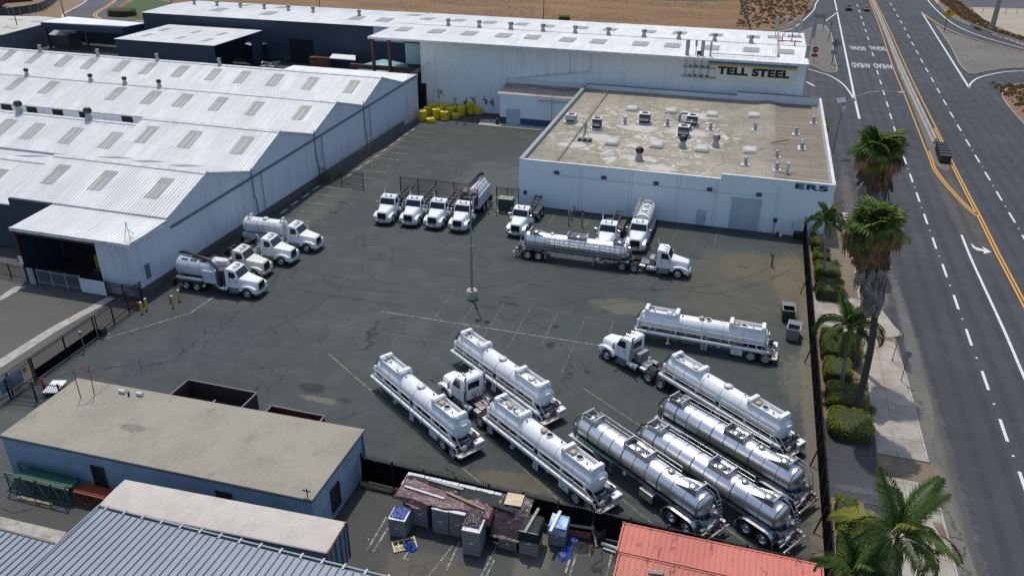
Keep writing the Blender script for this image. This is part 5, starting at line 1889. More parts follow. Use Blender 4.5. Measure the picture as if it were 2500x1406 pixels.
def steel_trailer(label, x, y, hd, L=13.2, rail_side=-1, green=False, toolbox=False, mid=(6.0, 8.1), clean=False):
    t = thing('tank_trailer', label, 'tank trailer', (x, y, 0), rad(hd), 'bare stainless steel tank trailers in the yard')
    R, Z = .88, 2.0
    ST, DK = M['steel'], M['steel_dark']
    tank_mesh(1.25, L - .7, R, Z, 36, .26).build('tank', ST, t)
    n = 11
    for k in range(n):
        xx = 1.3 + k * (L - 2.05) / (n - 1)
        ring(xx, R, Z, .07 if k % 3 == 0 else .045, .03, 36).build('tank_ring', DK if k % 3 == 0 else M['galv'], t)
    zt = Z + R
    for a, b in ((1.75, 2.75), mid, (L - 2.1, L - 1.0)):
        for s in (1, -1):
            m = MB()
            if a < 2:
                m.prism([(a, zt + .36), (a + .1, zt + .36), (b + .6, zt - .12), (b + .6, zt - .16), (a, zt - .3)], 'y', s * .5 - .02, s * .5 + .02)
            else:
                m.box(a, b, s * .5 - .02, s * .5 + .02, zt - .28, zt + .26)
            m.build('dam_plate', M['alu'], t)
        for xx in ((a,) if a < 2 else (a, b)):
            m = MB()
            m.box(xx - .03, xx + .03, -.54, .54, zt - .2, zt + .38)
            m.box(xx - .05, xx + .05, -.58, .58, zt + .36, zt + .42)
            m.build('dam_frame', M['alu'], t)
        lid(t, (a + b) / 2 + .1, zt, M['alu'], .28)
    lid(t, 4.2, zt, M['alu'], .2)
    m = MB()
    for k in range(4):
        m.tube((mid[0] + .4 + k * .12, -.2 + k * .13, zt), (mid[0] + .4 + k * .12, -.2 + k * .13, zt + .25), .05, 6)
    m.build('valve', M['galv'], t)
    for s in (1, -1):
        # long half-round mudguard over the tandem
        pr = []
        for a, c in ((-18, 1.6), (10, 1.6), (40, 1.6), (70, 1.6), (90, 1.6), (90, 3.0), (110, 3.0), (140, 3.0), (165, 3.0), (190, 3.0)):
            pr.append((c + .72 * -math.cos(rad(180 - a)) * -1 if False else c - .72 * math.cos(rad(a)) * 1, .55 + .70 * math.sin(rad(a))))
        m = MB()
        secs = []
        for px, pz in pr:
            cx_ = min(max(px, 1.6), 3.0)
            dx, dz = px - cx_, pz - .55
            ln = math.hypot(dx, dz)
            q = (px - dx / ln * .04, pz - dz / ln * .04)
            secs.append([(px, s * .58, pz), (px, s * 1.0, pz + .02), (px, s * 1.24, pz), (q[0], s * 1.24, q[1]), (q[0], s * .58, q[1])])
        m.loft(secs, 0, False)
        m.build('mudguard', M['alu'], t)
        m = MB()
        m.box(3.72, 3.75, min(s * .6, s * 1.22), max(s * .6, s * 1.22), .25, .62)
        m.build('mud_flap', M['tank_blue'], t)
        for ax_ in (1.68, 2.92):
            wheel(t, ax_, s, True, 'chrome')
        m = MB()
        m.box(1.1, L - .9, s * .62 - .05, s * .62 + .05, 1.0, 1.14)
        m.build('side_rail', M['galv'], t)
        m = MB()
        m.box(L - 4.2, L - 4.05, s * .6 - .06, s * .6 + .06, .12, 1.1)
        m.box(L - 4.3, L - 3.95, s * .6 - .13, s * .6 + .13, .04, .12)
        m.build('landing_leg', M['galv'], t)
        # flat front mudguards at the coupling
        m = MB()
        m.box(L - 2.8, L - .2, min(s * .7, s * 1.2), max(s * .7, s * 1.2), 1.14, 1.2)
        m.prism([(L - 2.8, 1.14), (L - 3.4, .82), (L - 3.4, .86), (L - 2.8, 1.2)], 'y', s * .7, s * 1.2)
        m.build('front_mudguard', M['alu'], t)
    m = MB()
    m.box(.9, L - .4, -.35, .35, .86, 1.12)
    for k in range(7):
        xx = 1.5 + k * (L - 3) / 6
        m.box(xx - .05, xx + .05, -.7, .7, .95, 1.3)
    for ax_ in (1.68, 2.92):
        m.tube((ax_, -.9, .525), (ax_, .9, .525), .09, 8)
    m.build('frame', M['frame_dark'], t)
    yr_ = rail_side * 1.0
    railing(t, (4.1, L - 1.2), yr_, 1.5, 2.85, M['alu'], 1.2, (.45, .72))
    m = MB()
    m.box(1.2, L - 1, min(rail_side * .8, rail_side * 1.12), max(rail_side * .8, rail_side * 1.12), 1.44, 1.48)
    m.build('walkway', M['galv'], t)
    m = MB()
    for yy in (rail_side * .55, rail_side * .95):
        m.sweep([(2.2, yy, 2.95), (1.2, yy, 2.9), (.75, yy, 2.3), (.35, yy, .75)], .03, 6)
    for k in range(6):
        m.tube((.42 + k * .075, rail_side * .55, 1.0 + k * .28), (.42 + k * .075, rail_side * .95, 1.0 + k * .28), .025, 5)
    m.build('ladder', M['alu'], t)
    pump_cluster(t, .65, M['galv'])
    m = MB()
    m.box(0, .12, -1.2, 1.2, .55, .7)
    m.build('bumper', M['alu'], t, bevel=.02)
    m = MB()
    m.box(.35, .45, -1.15, 1.15, .72, .86)
    m.box(.12, 1.2, -.5, -.42, .62, .72)
    m.box(.12, 1.2, .42, .5, .62, .72)
    m.box(.15, .5, -.95, -.7, .72, 1.05)
    m.build('rear_frame', M['alu'], t)
    m = MB()
    m.sweep([(L - 1.5, .1, zt + .2), (L - 1.1, .3, zt + .3), (L - .5, .6, zt + .0), (L - .25, .75, 2.2), (L - .3, .75, 1.4)], .06, 8)
    m.build('hose', M['green_hose'] if green else M['black'], t)
    if green:
        m = MB()
        m.tube((L - 4.6, .95, 1.3), (L - 1.6, .95, 1.32), .09, 8)
        m.build('hose_tube', M['green_hose'], t)
    m = MB()
    m.lathe([(0, 0), (.17, 0), (.17, .7), (.1, .85), (0, .87)], (L - .3, .6, 1.2), 'z', 12)
    m.build('separator_bottle', M['galv'], t)
    if toolbox:
        m = MB()
        m.box(4.6, 5.8, .55, 1.2, .45, 1.1)
        b = m.build('cabinet', M['alu'], t, bevel=.02)
        MB().box(5.19, 5.21, 1.2, 1.215, .5, 1.05).build('door_seam', M['black'], b)
    m = MB()
    yy = rail_side * -1.02 if not clean else rail_side * 1.16
    for k in range(1):
        xx = 7.4 if not clean else L - 3.6
        m.add([(xx, yy, 1.0), (xx + .2, yy, 1.2), (xx, yy, 1.4), (xx - .2, yy, 1.2), (xx, yy * .985, 1.0), (xx + .2, yy * .985, 1.2), (xx, yy * .985, 1.4), (xx - .2, yy * .985, 1.2)], [(0, 1, 2, 3), (4, 5, 6, 7), (0, 1, 5, 4), (1, 2, 6, 5), (2, 3, 7, 6), (3, 0, 4, 7)])
    m.build('placard', M['plate'], t)
    return t


# --- tractors
GT = 'white day cab tractors'
t = truck('tractor_unit', 'white day cab tractor coupled to the long stainless tank trailer, facing the road', 'truck', -4.6, 79.62, -.6, GT)
cab(t, 'alu')
tractor_deck(t)
t = truck('tractor_unit', 'white tractor alone ahead of the rightmost white tank trailer, facing left', 'truck', -8.28, 61.1, 148.5, GT)
cab(t, 'alu')
tractor_deck(t)
t = truck('tractor_unit', 'white tractor parked between two white tank trailers, seen from behind', 'truck', -19.73, 51.2, 146, GT)
cab(t, 'rim_white', stacks=(1, -1))
tractor_deck(t, False)
m = MB()
m.sweep([(-2.6, .1, 1.5), (-2.9, .0, 1.1), (-3.2, -.1, 1.0), (-3.6, -.1, 1.2)], .05, 6)
m.build('air_hose', M['red'], t)
# --- trailers
steel_trailer('shiny stainless tank trailer standing crosswise behind its white tractor before the pale building', -22.9, 79.62, -.6, 13.2, -1, clean=True)
steel_trailer('stainless tank trailer with the grey side cabinet and green hose, leftmost of three', 1.97, 40.75, 145.2, 13.2, -1, True, True)
steel_trailer('middle stainless tank trailer of the three side by side, nearest the corner fence', 6.75, 41.2, 146.2, 13.2, -1, mid=(5.2, 6.8))
steel_trailer('stainless tank trailer right beside the white one, farthest of the three', 7.75, 45.2, 146.5, 13.0, -1, mid=(5.4, 7.0))
white_trailer('white tank trailer standing broadside on its own, nearest the two open bins', 5.66, 64.75, 177, 12.7, (1, 1, 0))
white_trailer('white tank trailer behind the lone tractor, beside the stainless ones', 7.0, 50.7, 143.2, 12.9, (1, 0, 0))
white_trailer('leftmost white tank trailer, with a green hose at its front end', -15.72, 43.83, 145.5, 12.7, (1, 0, 0), True)
white_trailer('white tank trailer behind the rear window of a tractor, all its lids shut', -10.87, 49.48, 145, 12.66)
white_trailer('white tank trailer nearest the stacked pallets, with tan lids open on its top', -5.01, 41.07, 145.5, 12.7, (1, 1, 1))


# --- roll-off trucks
def rolloff(label, x, y, hd, rack=False, axles=(-5.2, -6.6), rear=-7.4, grille='black', hoist=9.3, stacks=(-1,)):
    t = truck('roll_off_truck', label, 'truck', x, y, hd, 'white hoist trucks without containers')
    cab(t, 'alu', grille, stacks, axles=axles, rear=rear, tank='alu')
    m = MB()
    for yy in (-.38, .38):
        m.bar((-2.8, yy, 1.25), (-hoist, yy, 1.62), .12, .22)
    o = m.build('hoist_frame', M['frame_dark'], t)
    for k in range(7):
        xx = -3.2 - k * (hoist - 3.6) / 6
        m = MB()
        m.box(xx - .07, xx + .07, -.36, .36, 1.22 + (-xx - 2.8) * .057, 1.34 + (-xx - 2.8) * .057)
        m.build('cross_member', M['frame_dark'], o)
    for s in (1, -1):
        m = MB()
        secs = []
        for xx, zz in ((-4.35, .75), (-4.55, 1.08), (-4.8, 1.2), (-7.0, 1.2), (-7.3, 1.1), (-7.45, .7)):
            secs.append([(xx, s * .55, zz), (xx, s * 1.22, zz), (xx, s * 1.22, zz + .035), (xx, s * .55, zz + .035)])
        m.loft(secs, 0, False)
        m.build('rear_fender', M['deck_black'], t)
    m = MB()
    m.tube((-3.4, 0, 1.05), (-5.8, 0, 1.25), .1, 8)
    m.build('hoist_ram', M['galv'], t)
    if rack:
        m = MB()
        m.box(-2.75, -2.6, -1.25, 1.25, 2.5, 2.72)
        for s in (-1.15, 1.15):
            m.box(-2.74, -2.62, s - .06, s + .06, 1, 2.5)
        m.box(-2.78, -2.4, -1.25, 1.25, 2.72, 2.78)
        m.build('headache_rack', M['frame_dark'], t)
    return t


M['deck_black'] = mk('deck_black', (.045, .05, .048), .4, 3, .6)
rolloff('leftmost hoist truck of the row at the gate, with a dark rack behind its cab', -40.9, 83.5, -87.5, True)
rolloff('second hoist truck from the left in the row by the iron gate', -37.6, 83.85, -87.5)
rolloff('third hoist truck in the row by the iron gate, beside the big vacuum truck', -34.5, 84.0, -88.5)
rolloff('hoist truck parked by the green cabinet at the corner of the pale building', -24.2, 84.7, -91)
rolloff('hoist truck with a rusty frame half hidden behind the stainless trailer', -13.35, 83.2, -91, rear=-7.6, hoist=9.0)
# --- tank truck beside it (tank from the cab back, ladder rack on its left)
t = truck('tank_truck', 'white tank truck with a ribbed tank, nose behind the stainless trailer', 'truck', -10.0, 84.6, -91)
cab(t, 'alu', 'black', (-1,), axles=(-5.2, -6.5), rear=-8.4, tank='alu')
tank_mesh(-8.3, -3.1, .95, 2.15, 28, .25).build('tank', M['trailer_white'], t)
for k in range(7):
    ring(-8.2 + k * .85, .95, 2.15, .09, .04).build('tank_ring', M['galv'], t)
lid(t, -4.6, 3.1, M['trim_white'], .3)
lid(t, -6.2, 3.1, M['trim_white'], .25)
m = MB()
m.box(-8.0, -7.2, -.45, .45, 3.05, 3.25)
m.build('vent_box', M['galv'], t)
railing(t, (-8.4, -4.2), -1.05, 1.9, 3.3, M['trim_white'], 1.1, (.3, .65))
m = MB()
for s in (1, -1):
    m.box(-8.2, -3, min(s * .8, s * 1.2), max(s * .8, s * 1.2), 1.02, 1.2)
m.box(-8.3, -3.0, -.8, .8, .98, 1.25)
m.build('sub_frame', M['deck_grey'], t)
# --- big vacuum truck in the row
t = truck('vacuum_truck', 'large vacuum truck with pale blue sides at the end of the gate row', 'truck', -31.3, 84.05, -88)
cab(t, 'alu', 'black', (1,), axles=(-6.6, -8.0), rear=-10.2, hood=1.06)
TB = M['tank_blue']
m = MB()
m.box(-9.6, -4.4, -1.15, 1.15, 1.1, 2.7)
m.build('tool_body', TB, t, bevel=.03)
for s in (1, -1):
    for k in range(5):
        m = MB()
        x0 = -9.5 + k * 1.02
        m.box(x0, x0 + .95, min(s * 1.151, s * 1.175), max(s * 1.151, s * 1.175), 1.2, 2.6)
        m.build('locker_door', TB, t, bevel=.01)
tank_mesh(-9.3, -5.0, 1.05, 2.45, 26, .3).build('debris_tank', TB, t)
for k in range(5):
    ring(-9.2 + k * 1.0, 1.05, 2.45, .1, .05).build('tank_ring', M['tank_blue'], t)
m = MB()
m.box(-9.3, -5.0, -.55, .55, 3.42, 3.52)
m.build('top_walkway', M['trim_white'], t, bevel=.02)
for k in range(8):
    for s in (-.3, .3):
        m = MB()
        m.box(-9.1 + k * .5, -8.8 + k * .5, s - .1, s + .1, 3.52, 3.56)
        m.build('grip_slot', M['black'], t)
m = MB()
m.box(-4.8, -3.1, -1.0, 1.0, 1.75, 3.0)
m.build('blower_housing', M['frame_dark'], t, bevel=.04)
m = MB()
for yy, rr in ((-.45, .35), (.45, .28)):
    m.lathe([(0, 1.8), (rr, 1.8), (rr, 3.25), (rr * .7, 3.45), (0, 3.5)], (-4.0, yy, 0), 'z', 14)
m.build('filter_canister', M['frame_dark'], t)
m = MB()
m.sweep([(-3.0, -.75, 1.6), (-3.0, -.75, 2.8), (-3.4, -.75, 3.35), (-4.2, -.72, 3.6), (-8.8, -.2, 4.15), (-9.6, -.1, 4.1), (-10.0, 0, 3.7)], .17, 10)
m.bar((-4.0, -.5, 3.55), (-9.3, .0, 4.0), .14, .18)
m.build('suction_boom', M['black'], t)
# --- trucks along the warehouse wall
t = truck('vacuum_truck', 'vacuum truck with a ribbed pale tank, nearest the yellow bollards', 'truck', -45.7, 62.0, 1.2)
cab(t, 'alu', 'black', (), axles=(-5.8, -7.05), rear=-8.6, hood=1.05)
VT = mk('vac_grey', (.56, .60, .65), .12, 1.2, .35)
tank_mesh(-8.0, -4.0, .98, 2.3, 28, .3).build('tank', VT, t)
for k in range(4):
    ring(-7.8 + k * 1.2, .98, 2.3, .1, .05).build('tank_ring', VT, t)
for k in range(3):
    for j in range(3):
        m = MB()
        m.box(-7.5 + k * 1.05 + j * .26, -7.32 + k * 1.05 + j * .26, -.55, -.2, 3.12, 3.23)
        m.build('grip_slot', M['black'], t)
m = MB()
m.box(-4.9, -3.4, -1.12, -.35, 1.1, 2.5)
m.build('water_box', VT, t, bevel=.05)
for k in range(4):
    m = MB()
    m.box(-4.93, -3.37, -1.15, -.33, 1.3 + k * .32, 1.36 + k * .32)
    m.build('rib', VT, t)
m = MB()
m.tube((-8.0, -1.02, 1.35), (-5.0, -1.02, 1.35), .16, 12)
m.build('hose_tube', M['trim_white'], t)
m = MB()
m.box(-4.6, -3.2, .1, 1.0, 2.2, 3.15)
m.lathe([(0, 1.2), (.4, 1.2), (.4, 3.0), (.3, 3.2), (0, 3.2)], (-3.1, .5, 0), 'z', 14)
m.build('filter_housing', M['trim_white'], t, bevel=.06)
m = MB()
m.box(-3.3, -2.5, -1.0, 1.0, .9, 2.7)
m.build('blower_housing', M['frame_dark'], t, bevel=.04)
m = MB()
m.sweep([(-2.9, -1.05, .7), (-2.85, -1.1, 1.8), (-3.05, -1.0, 2.6), (-3.5, -.8, 3.1), (-4.3, -.4, 3.4), (-7.6, .25, 3.65), (-8.2, .35, 3.5)], .15, 10)
m.bar((-4.2, -.1, 3.3), (-7.9, .4, 3.5), .12, .2)
m.build('suction_boom', M['black'], t)
m = MB()
for s in (1, -1):
    secs = [[(xx, s * .55, zz), (xx, s * 1.22, zz), (xx, s * 1.22, zz + .04), (xx, s * .55, zz + .04)] for xx, zz in ((-5.0, .8), (-5.2, 1.1), (-7.6, 1.15), (-7.8, .8))]
    m.loft(secs, 0, False)
m.build('rear_fender', M['alu'], t)
m = MB()
m.box(-8.2, -2.6, -.75, .75, .98, 1.3)
m.build('sub_frame', M['frame_dark'], t)
m = MB()
m.lathe([(0, -.12), (.14, -.12), (.14, .12), (0, .12)], (-4.9, -1.1, .75), 'y', 10)
m.build('hose_coupling', M['trim_white'], t)
cw = mk('cream_white', (.70, .68, .60), .1, 1, .35)
M['cream_white'] = cw
t = truck('tractor_unit', 'cream white tractor squeezed beside the vacuum truck along the warehouse wall', 'truck', -47.6, 66.1, 1.5, GT)
cab(t, 'alu', 'black', (), white='cream_white', rear=-6.9)
tractor_deck(t)
t = truck('tractor_unit', 'white tractor parked between the cream tractor and the small tank truck', 'truck', -46.5, 69.75, 1.5, GT)
cab(t, 'alu', 'black', (1, -1))
tractor_deck(t)
t = truck('tank_truck', 'small white tank truck with pale blue sides, last along the warehouse wall', 'truck', -45.6, 73.7, 1.0)
cab(t, 'alu', 'black', (-1,), axles=(-4.9, -6.2), rear=-8.4)
tank_mesh(-8.0, -3.2, .92, 2.15, 28, .22).build('tank', M['trailer_white'], t)
for k in range(4):
    ring(-7.8 + k * 1.5, .92, 2.15, .06, .02).build('tank_ring', M['trim_white'], t)
lid(t, -5.5, 3.05, M['trim_white'], .3)
for xx in (-3.5, -7.6):
    m = MB()
    for s in (-.4, .4):
        m.bar((xx, s, 2.95), (xx + .25, s * .6, 3.4), .08, .14)
    m.bar((xx + .25, -.3, 3.4), (xx + .25, .3, 3.4), .1, .14)
    m.build('dam_frame', M['trim_white'], t)
railing(t, (-7.6, -6.0), -.95, 2.2, 3.0, M['galv'], 1.5, (.5,))
railing(t, (-5.4, -3.8), -.95, 2.2, 3.0, M['galv'], 1.5, (.5,))
m = MB()
m.box(-8.0, -3.0, -1.2, -.9, 1.0, 1.5)
m.box(-8.0, -3.0, .9, 1.2, 1.0, 1.5)
m.box(-8.1, -3.0, -.88, .88, 1.0, 1.25)
m.build('sub_frame', TB, t)
m = MB()
m.path([(-5.9, -1.15, 1.5), (-5.9, -.95, 2.6)], .025, 5)
m.path([(-5.5, -1.15, 1.5), (-5.5, -.95, 2.6)], .025, 5)
for k in range(4):
    m.tube((-5.9, -1.12 + k * .05, 1.6 + k * .26), (-5.5, -1.12 + k * .05, 1.6 + k * .26), .02, 5)
m.build('ladder', M['galv'], t)
m = MB()
m.lathe([(0, -.02), (.19, -.02), (.19, .02), (0, .02)], (-3.7, -1.0, 1.75), 'y', 14)
m.build('emblem', M['plate'], t)


# --- cars on the road
def car(label, x, y, hd, mat, suv=False):
    t = thing('parked_car' if False else 'car', label, 'car', (x, y, 0), rad(hd))
    h = .18 if suv else 0
    m = MB()
    sec = lambda xx, w, z0, z1: [(xx, -w, z0), (xx, -w * 1.02, (z0 + z1) / 2), (xx, -w * .93, z1), (xx, w * .93, z1), (xx, w * 1.02, (z0 + z1) / 2), (xx, w, z0)]
    m.loft([sec(2.25, .7, .35, .62 + h), sec(2.1, .86, .28, .74 + h), sec(1.2, .9, .25, .92 + h), sec(.7, .9, .25, .98 + h), sec(-1.6, .9, .25, 1.0 + h), sec(-2.1, .86, .3, .95 + h), sec(-2.25, .75, .4, .8 + h)], 0, False)
    m.build('body', mat, t, bevel=.05)
    m = MB()
    cs = lambda xx, w, z: [(xx, -w, z), (xx, w, z)]
    P = [(.75, .82, .97 + h), (.05, .66, 1.40 + h * 1.4), (-1.1, .66, 1.42 + h * 1.6), (-1.95, .76, 1.0 + h)]
    m.loft([[(a, -w, z) for a, w, z in P] + [(a, -w, .9) for a, w, z in P[::-1]], [(a, w, z) for a, w, z in P] + [(a, w, .9) for a, w, z in P[::-1]]], 0, False)
    m.build('cabin_glass', M['glass'], t, bevel=.04)
    m = MB()
    m.box(-1.15, .02, -.62, .62, 1.405 + h * 1.5, 1.45 + h * 1.6)
    m.build('roof', mat, t, bevel=.02)
    m = MB()
    m.box(2.18, 2.27, -.5, .5, .42, .6)
    m.build('grille', M['black'], t)
    for s in (1, -1):
        m = MB()
        m.box(2.08, 2.22, s * .66 - .14, s * .66 + .14, .6 + h, .72 + h)
        m.build('headlight', M['lamp_glass'], t, bevel=.02)
        for xx in (1.4, -1.35):
            m = MB()
            m.lathe([(0, -.1), (.2, -.1), (.33, -.09), (.33, .09), (.2, .1), (0, .1)], (xx, s * .82, .33), 'y', 16)
            m.build('wheel', M['rubber'], t)
    return t


car('dark grey car coming down the road in the left lane', 27.9, 297, -88, mk('car_grey', (.05, .06, .07), .1, 1, .2, .4), True)
car('dark red car coming down the road beside the yellow median line', 33.4, 297.5, -88, mk('car_red', (.22, .012, .02), .1, 1, .2, .2))


# ================================================================ FENCES AND GATES
M['fence_black'] = mk('fence_black', (.016, .016, .018), .3, 3, .5)
M['fence_brown'] = mk('fence_brown', (.040, .030, .026), .4, 3, .6, tint=(.075, .05, .04))
M['screen'] = mk('screen', (.010, .010, .011), .3, 2, 1.0, spec=.0)
M['fence_grey'] = mk('fence_grey', (.30, .32, .36), .3, 2, .6)


def picket_mesh(h, curve, mat, w=.03):
    k = ('pk', h, curve, mat.name)
    if k not in CACHE:
        m = MB()
        if curve:
            pts = [(0, 0, .06), (0, 0, h - .5), (-.05 * curve, 0, h - .3), (-.17 * curve, 0, h - .12), (-.36 * curve, 0, h)]
            for a, b in zip(pts, pts[1:]):
                m.bar(a, b, w, w)
        else:
            m.box(-w / 2, w / 2, -w / 2, w / 2, .06, h)
            m.lathe([(w * .7, h), (0, h + .1)], (0, 0, 0), 'z', 4, 0, False)
        CACHE[k] = m.mesh('picket', mat, fix=False)
    return CACHE[k]


def fence(name, label, a, b, h, mat, sp=.16, posts=2.4, curve=0, cat='fence', group=None, rails=(.2, .92), screen=None, kick=0., z0=0.):
    a, b = Vector((*a, z0)), Vector((*b, z0))
    d = b - a
    L, an = d.length, math.atan2(d.y, d.x)
    t = thing(name, label, cat, a, an, group)
    n = max(1, round(L / posts))
    pm = MB()
    pm.box(-.05, .05, -.05, .05, 0, h - (.35 if curve else .0))
    pm.box(-.065, .065, -.065, .065, h - (.35 if curve else .0), h - (.31 if curve else -.04))
    pm = pm.mesh('post', mat)
    for i in range(n + 1):
        put('post', pm, t, (L * i / n, 0, 0))
    for r in rails:
        m = MB()
        m.box(0, L, -.028, .028, (h - (.45 if curve else 0)) * r - .03, (h - (.45 if curve else 0)) * r + .03)
        m.build('rail', mat, t)
    np_ = int(L / sp)
    me = picket_mesh(h, curve, mat)
    rz = math.pi / 2 if curve else 0
    for i in range(np_):
        x = (i + .5) * sp
        put('picket', me, t, (x, 0, 0), rz)
    if screen:
        for i in range(n):
            m = MB()
            m.box(L * i / n + .06, L * (i + 1) / n - .06, screen * .04 - .012, screen * .04 + .012, .12, h - .3)
            m.build('screen_panel', M['screen'], t)
    if kick:
        m = MB()
        m.box(.05, L - .05, -.06, -.035, .08, kick)
        m.build('kick_panel', M['screen'], t)
    return t


IG = 'iron picket fences round the yard'
fence('sliding_gate', 'black iron sliding gate with curved picket tops and a dark lower panel on the left', (-54.42, 42.9), (-54.62, 50.1), 2.5, M['fence_black'], .155, 3.6, 1, 'gate', None, (.2, .99), None, .95)
fence('iron_fence', 'black iron fence with curved tops between the sliding gate and the warehouse corner', (-54.64, 50.4), (-55.2, 57.2), 2.5, M['fence_black'], .16, 2.3, 1, 'fence', IG)
f_ = fence('iron_fence', 'black iron fence end with blue cloth and an orange notice tied to it', (-54.25, 38.0), (-54.41, 42.7), 2.5, M['fence_black'], .16, 2.3, 1, 'fence', IG)
m = MB()
m.box(1.4, 3.7, -.09, -.06, .7, 1.9)
m.build('cloth', mk('cloth_blue', (.10, .13, .22), .5, 3, .8, tint=(.25, .27, .3)), f_)
m = MB()
m.box(3.8, 4.2, -.09, -.06, 1.3, 1.75)
m.build('notice', mk('notice_orange', (.35, .16, .05), .4, 3, .7), f_)
fence('iron_fence', 'short iron fence enclosing a white board beside the stucco building', (-54.2, 40.0), (-47.2, 40.9), 1.9, M['fence_black'], .16, 2.3, 0, 'fence', IG)
m = MB()
m.box(-.6, .6, -.9, .9, 0, .08)
tag(m.build('white_board', M['white_paint'], None, (-51.6, 42.0, .35), .3), 'white board lying inside the small iron enclosure', 'board')
m = MB()
m.lathe([(.12, 0), (.12, 1.1), (.16, 1.1), (.16, 1.2), (0, 1.3)], n=10)
tag(m.build('standpipe', M['red'], None, (-52.4, 41.7, 0)), 'dark red standpipe behind the iron fence beside the white board', 'standpipe')
fence('iron_gate', 'brown iron gate standing open against the warehouse wall', (-55.7, 94.2), (-48.7, 93.5), 2.2, M['fence_brown'], .16, 3.5, 0, 'gate')
fence('iron_fence', 'long brown iron fence behind the row of hoist trucks', (-43.3, 93.75), (-30.6, 93.9), 2.3, M['fence_brown'], .15, 2.55, 0, 'fence', IG)
fence('iron_fence', 'short brown iron fence between the pale building and the green cabinet', (-29.9, 94.3), (-26.95, 94.45), 2.1, M['fence_brown'], .15, 1.5, 0, 'fence', IG)
fence('iron_fence', 'pale grey bar fence across the dark opening of the lean-to', (-68.0, 57.2), (-62.6, 57.2), 1.8, M['fence_grey'], .16, 1.8, 0, 'fence', IG)
fence('iron_fence', 'iron fence between the grey gate sheet and the warehouse corner', (-59.4, 57.1), (-55.4, 57.2), 1.9, M['fence_black'], .15, 2.0, 1, 'fence', IG)
fence('iron_fence', 'iron fence running off the left edge below the dark wall', (-80, 58.0), (-69.3, 57.3), 1.7, M['fence_brown'], .17, 2.6, 0, 'fence', IG)
t = thing('sheet_gate', 'plain grey sheet gate with two small white notices by the lean-to', 'gate', (-62.5, 57.0, 0))
corr_wall(0, 3.1, .1, 1.7, 0, 'y-', .3, .03).build('sheet', M['wall_white'], t)
for x in (.35, 1.1):
    m = MB()
    m.box(x - .16, x + .16, -.075, -.055, 1.2, 1.55)
    m.build('notice', M['plate'], t)
m = MB()
m.box(-69.0, -68.2, 56.9, 57.1, 0, 1.9)
tag(m.build('gate_pillar', M['fence_grey'], bevel=.15), 'rounded grey pillar at the left of the lean-to opening', 'pillar')
m = MB()
m.box(-.25, .25, -.02, .02, 2.0, 2.9)
m.box(-.04, .04, -.0, .06, 0, 2.0)
tag(m.build('notice_board', M['plate'], None, (-69.9, 57.4, 0)), 'small white notice on a post at the left corner of the lean-to', 'notice')
t = fence('screened_fence', 'tall black screened fence with picket tops running along the hedges', (8.55, 94.2), (8.62, 38.5), 2.6, M['fence_black'], .19, 2.45, 0, 'fence', None, (.06, .94), -1)
m = MB()
for x in (15, 29, 43.5, 50.5):
    m = MB()
    m.bar((x, -.1, 2.0), (x + .4, -.6, .05), .08, .08)
    m.build('brace', M['fence_black'], t)
fence('screened_fence', 'black screened fence with picket tops behind the red containers and pallets', (-22.4, 39.35), (8.4, 38.42), 2.35, M['fence_black'], .15, 2.4, 0, 'fence', None, (.1, .9), -1)
# chain link with barbed arms by the warehouse wall
t = thing('chain_link_fence', 'chain link fence with barbed wire arms along the warehouse wall', 'fence', (-54.4, 95, 0), 0)
ps = MB()
ps.tube((0, 0, 0), (0, 0, 2.3), .04, 6)
ps.bar((0, 0, 2.25), (.3, 0, 2.75), .03, .03)
ps = ps.mesh('post', M['galv'])
for k in range(11):
    put('post', ps, t, (0, k * 3.1, 0))
m = MB()
n_ = int(31 / .28)
for k in range(-8, n_):
    for s in (1, -1):
        y0 = k * .28
        y1 = y0 + 2.1
        za, zb = (.05, 2.15) if s > 0 else (2.15, .05)
        if y0 < 0:
            za += (zb - za) * (-y0) / 2.1
            y0 = 0
        if y1 > 31:
            zb = za + (zb - za) * (31 - y0) / (y1 - y0)
            y1 = 31
        if y1 > y0:
            m.bar((0, y0, za), (0, y1, zb), .014, .014)
struct(m.build('wire_mesh', M['galv'], t), 'stuff')
for q in (.12, .22, .3):
    MB().tube((q, 0, 2.25 + q * 1.6), (q, 31, 2.25 + q * 1.6), .012, 4).build('barbed_wire', M['galv'], t)
m = MB()
m.sweep([(.12 + .24 * math.cos(k * .8), k * .075, 2.6 + .24 * math.sin(k * .8)) for k in range(413)], .012, 3)
m.build('razor_coil', M['steel_dark'], t)

# ================================================================ YARD FURNITURE
wsm = MB()
wsm.box(-.12, .12, -.85, .85, 0, .13)
wsm = wsm.mesh('wheel_stop', M['kerb'], .03)
NTH = ['nearest', 'second', 'third', 'fourth', 'fifth', 'sixth', 'seventh', 'eighth', 'ninth']
for i, (x, y) in enumerate([(-54.62, 82.87), (-54.81, 85.91), (-54.81, 88.76), (-54.98, 91.91), (-52.95, 97.81), (-53.02, 100.93), (-52.99, 103.83), (-53.08, 106.87), (-53.2, 109.98), (-53.29, 113.02), (-53.33, 116.01), (-53.4, 119.1), (-53.4, 122)]):
    side = 'before the open iron gate' if i < 4 else 'beyond the open iron gate'
    tag(put('wheel_stop', wsm, None, (x, y - .2, 0)), NTH[i if i < 4 else i - 4] + ' concrete wheel stop of the bays ' + side, 'wheel stop', 'concrete wheel stops along the warehouse')
t = thing('floodlight_pole', 'tall steel light pole on a round concrete base in the middle of the yard', 'light pole', (-24.1, 67.75, 0))
m = MB()
m.lathe([(.56, 0), (.56, .88), (.52, .93), (0, .93)], n=24)
m.build('base', mk('base_concrete', (.42, .40, .30), .3, 1.5, .9, tint=(.30, .28, .22)), t)
m = MB()
m.box(-.2, .2, -.2, .2, .93, .97)
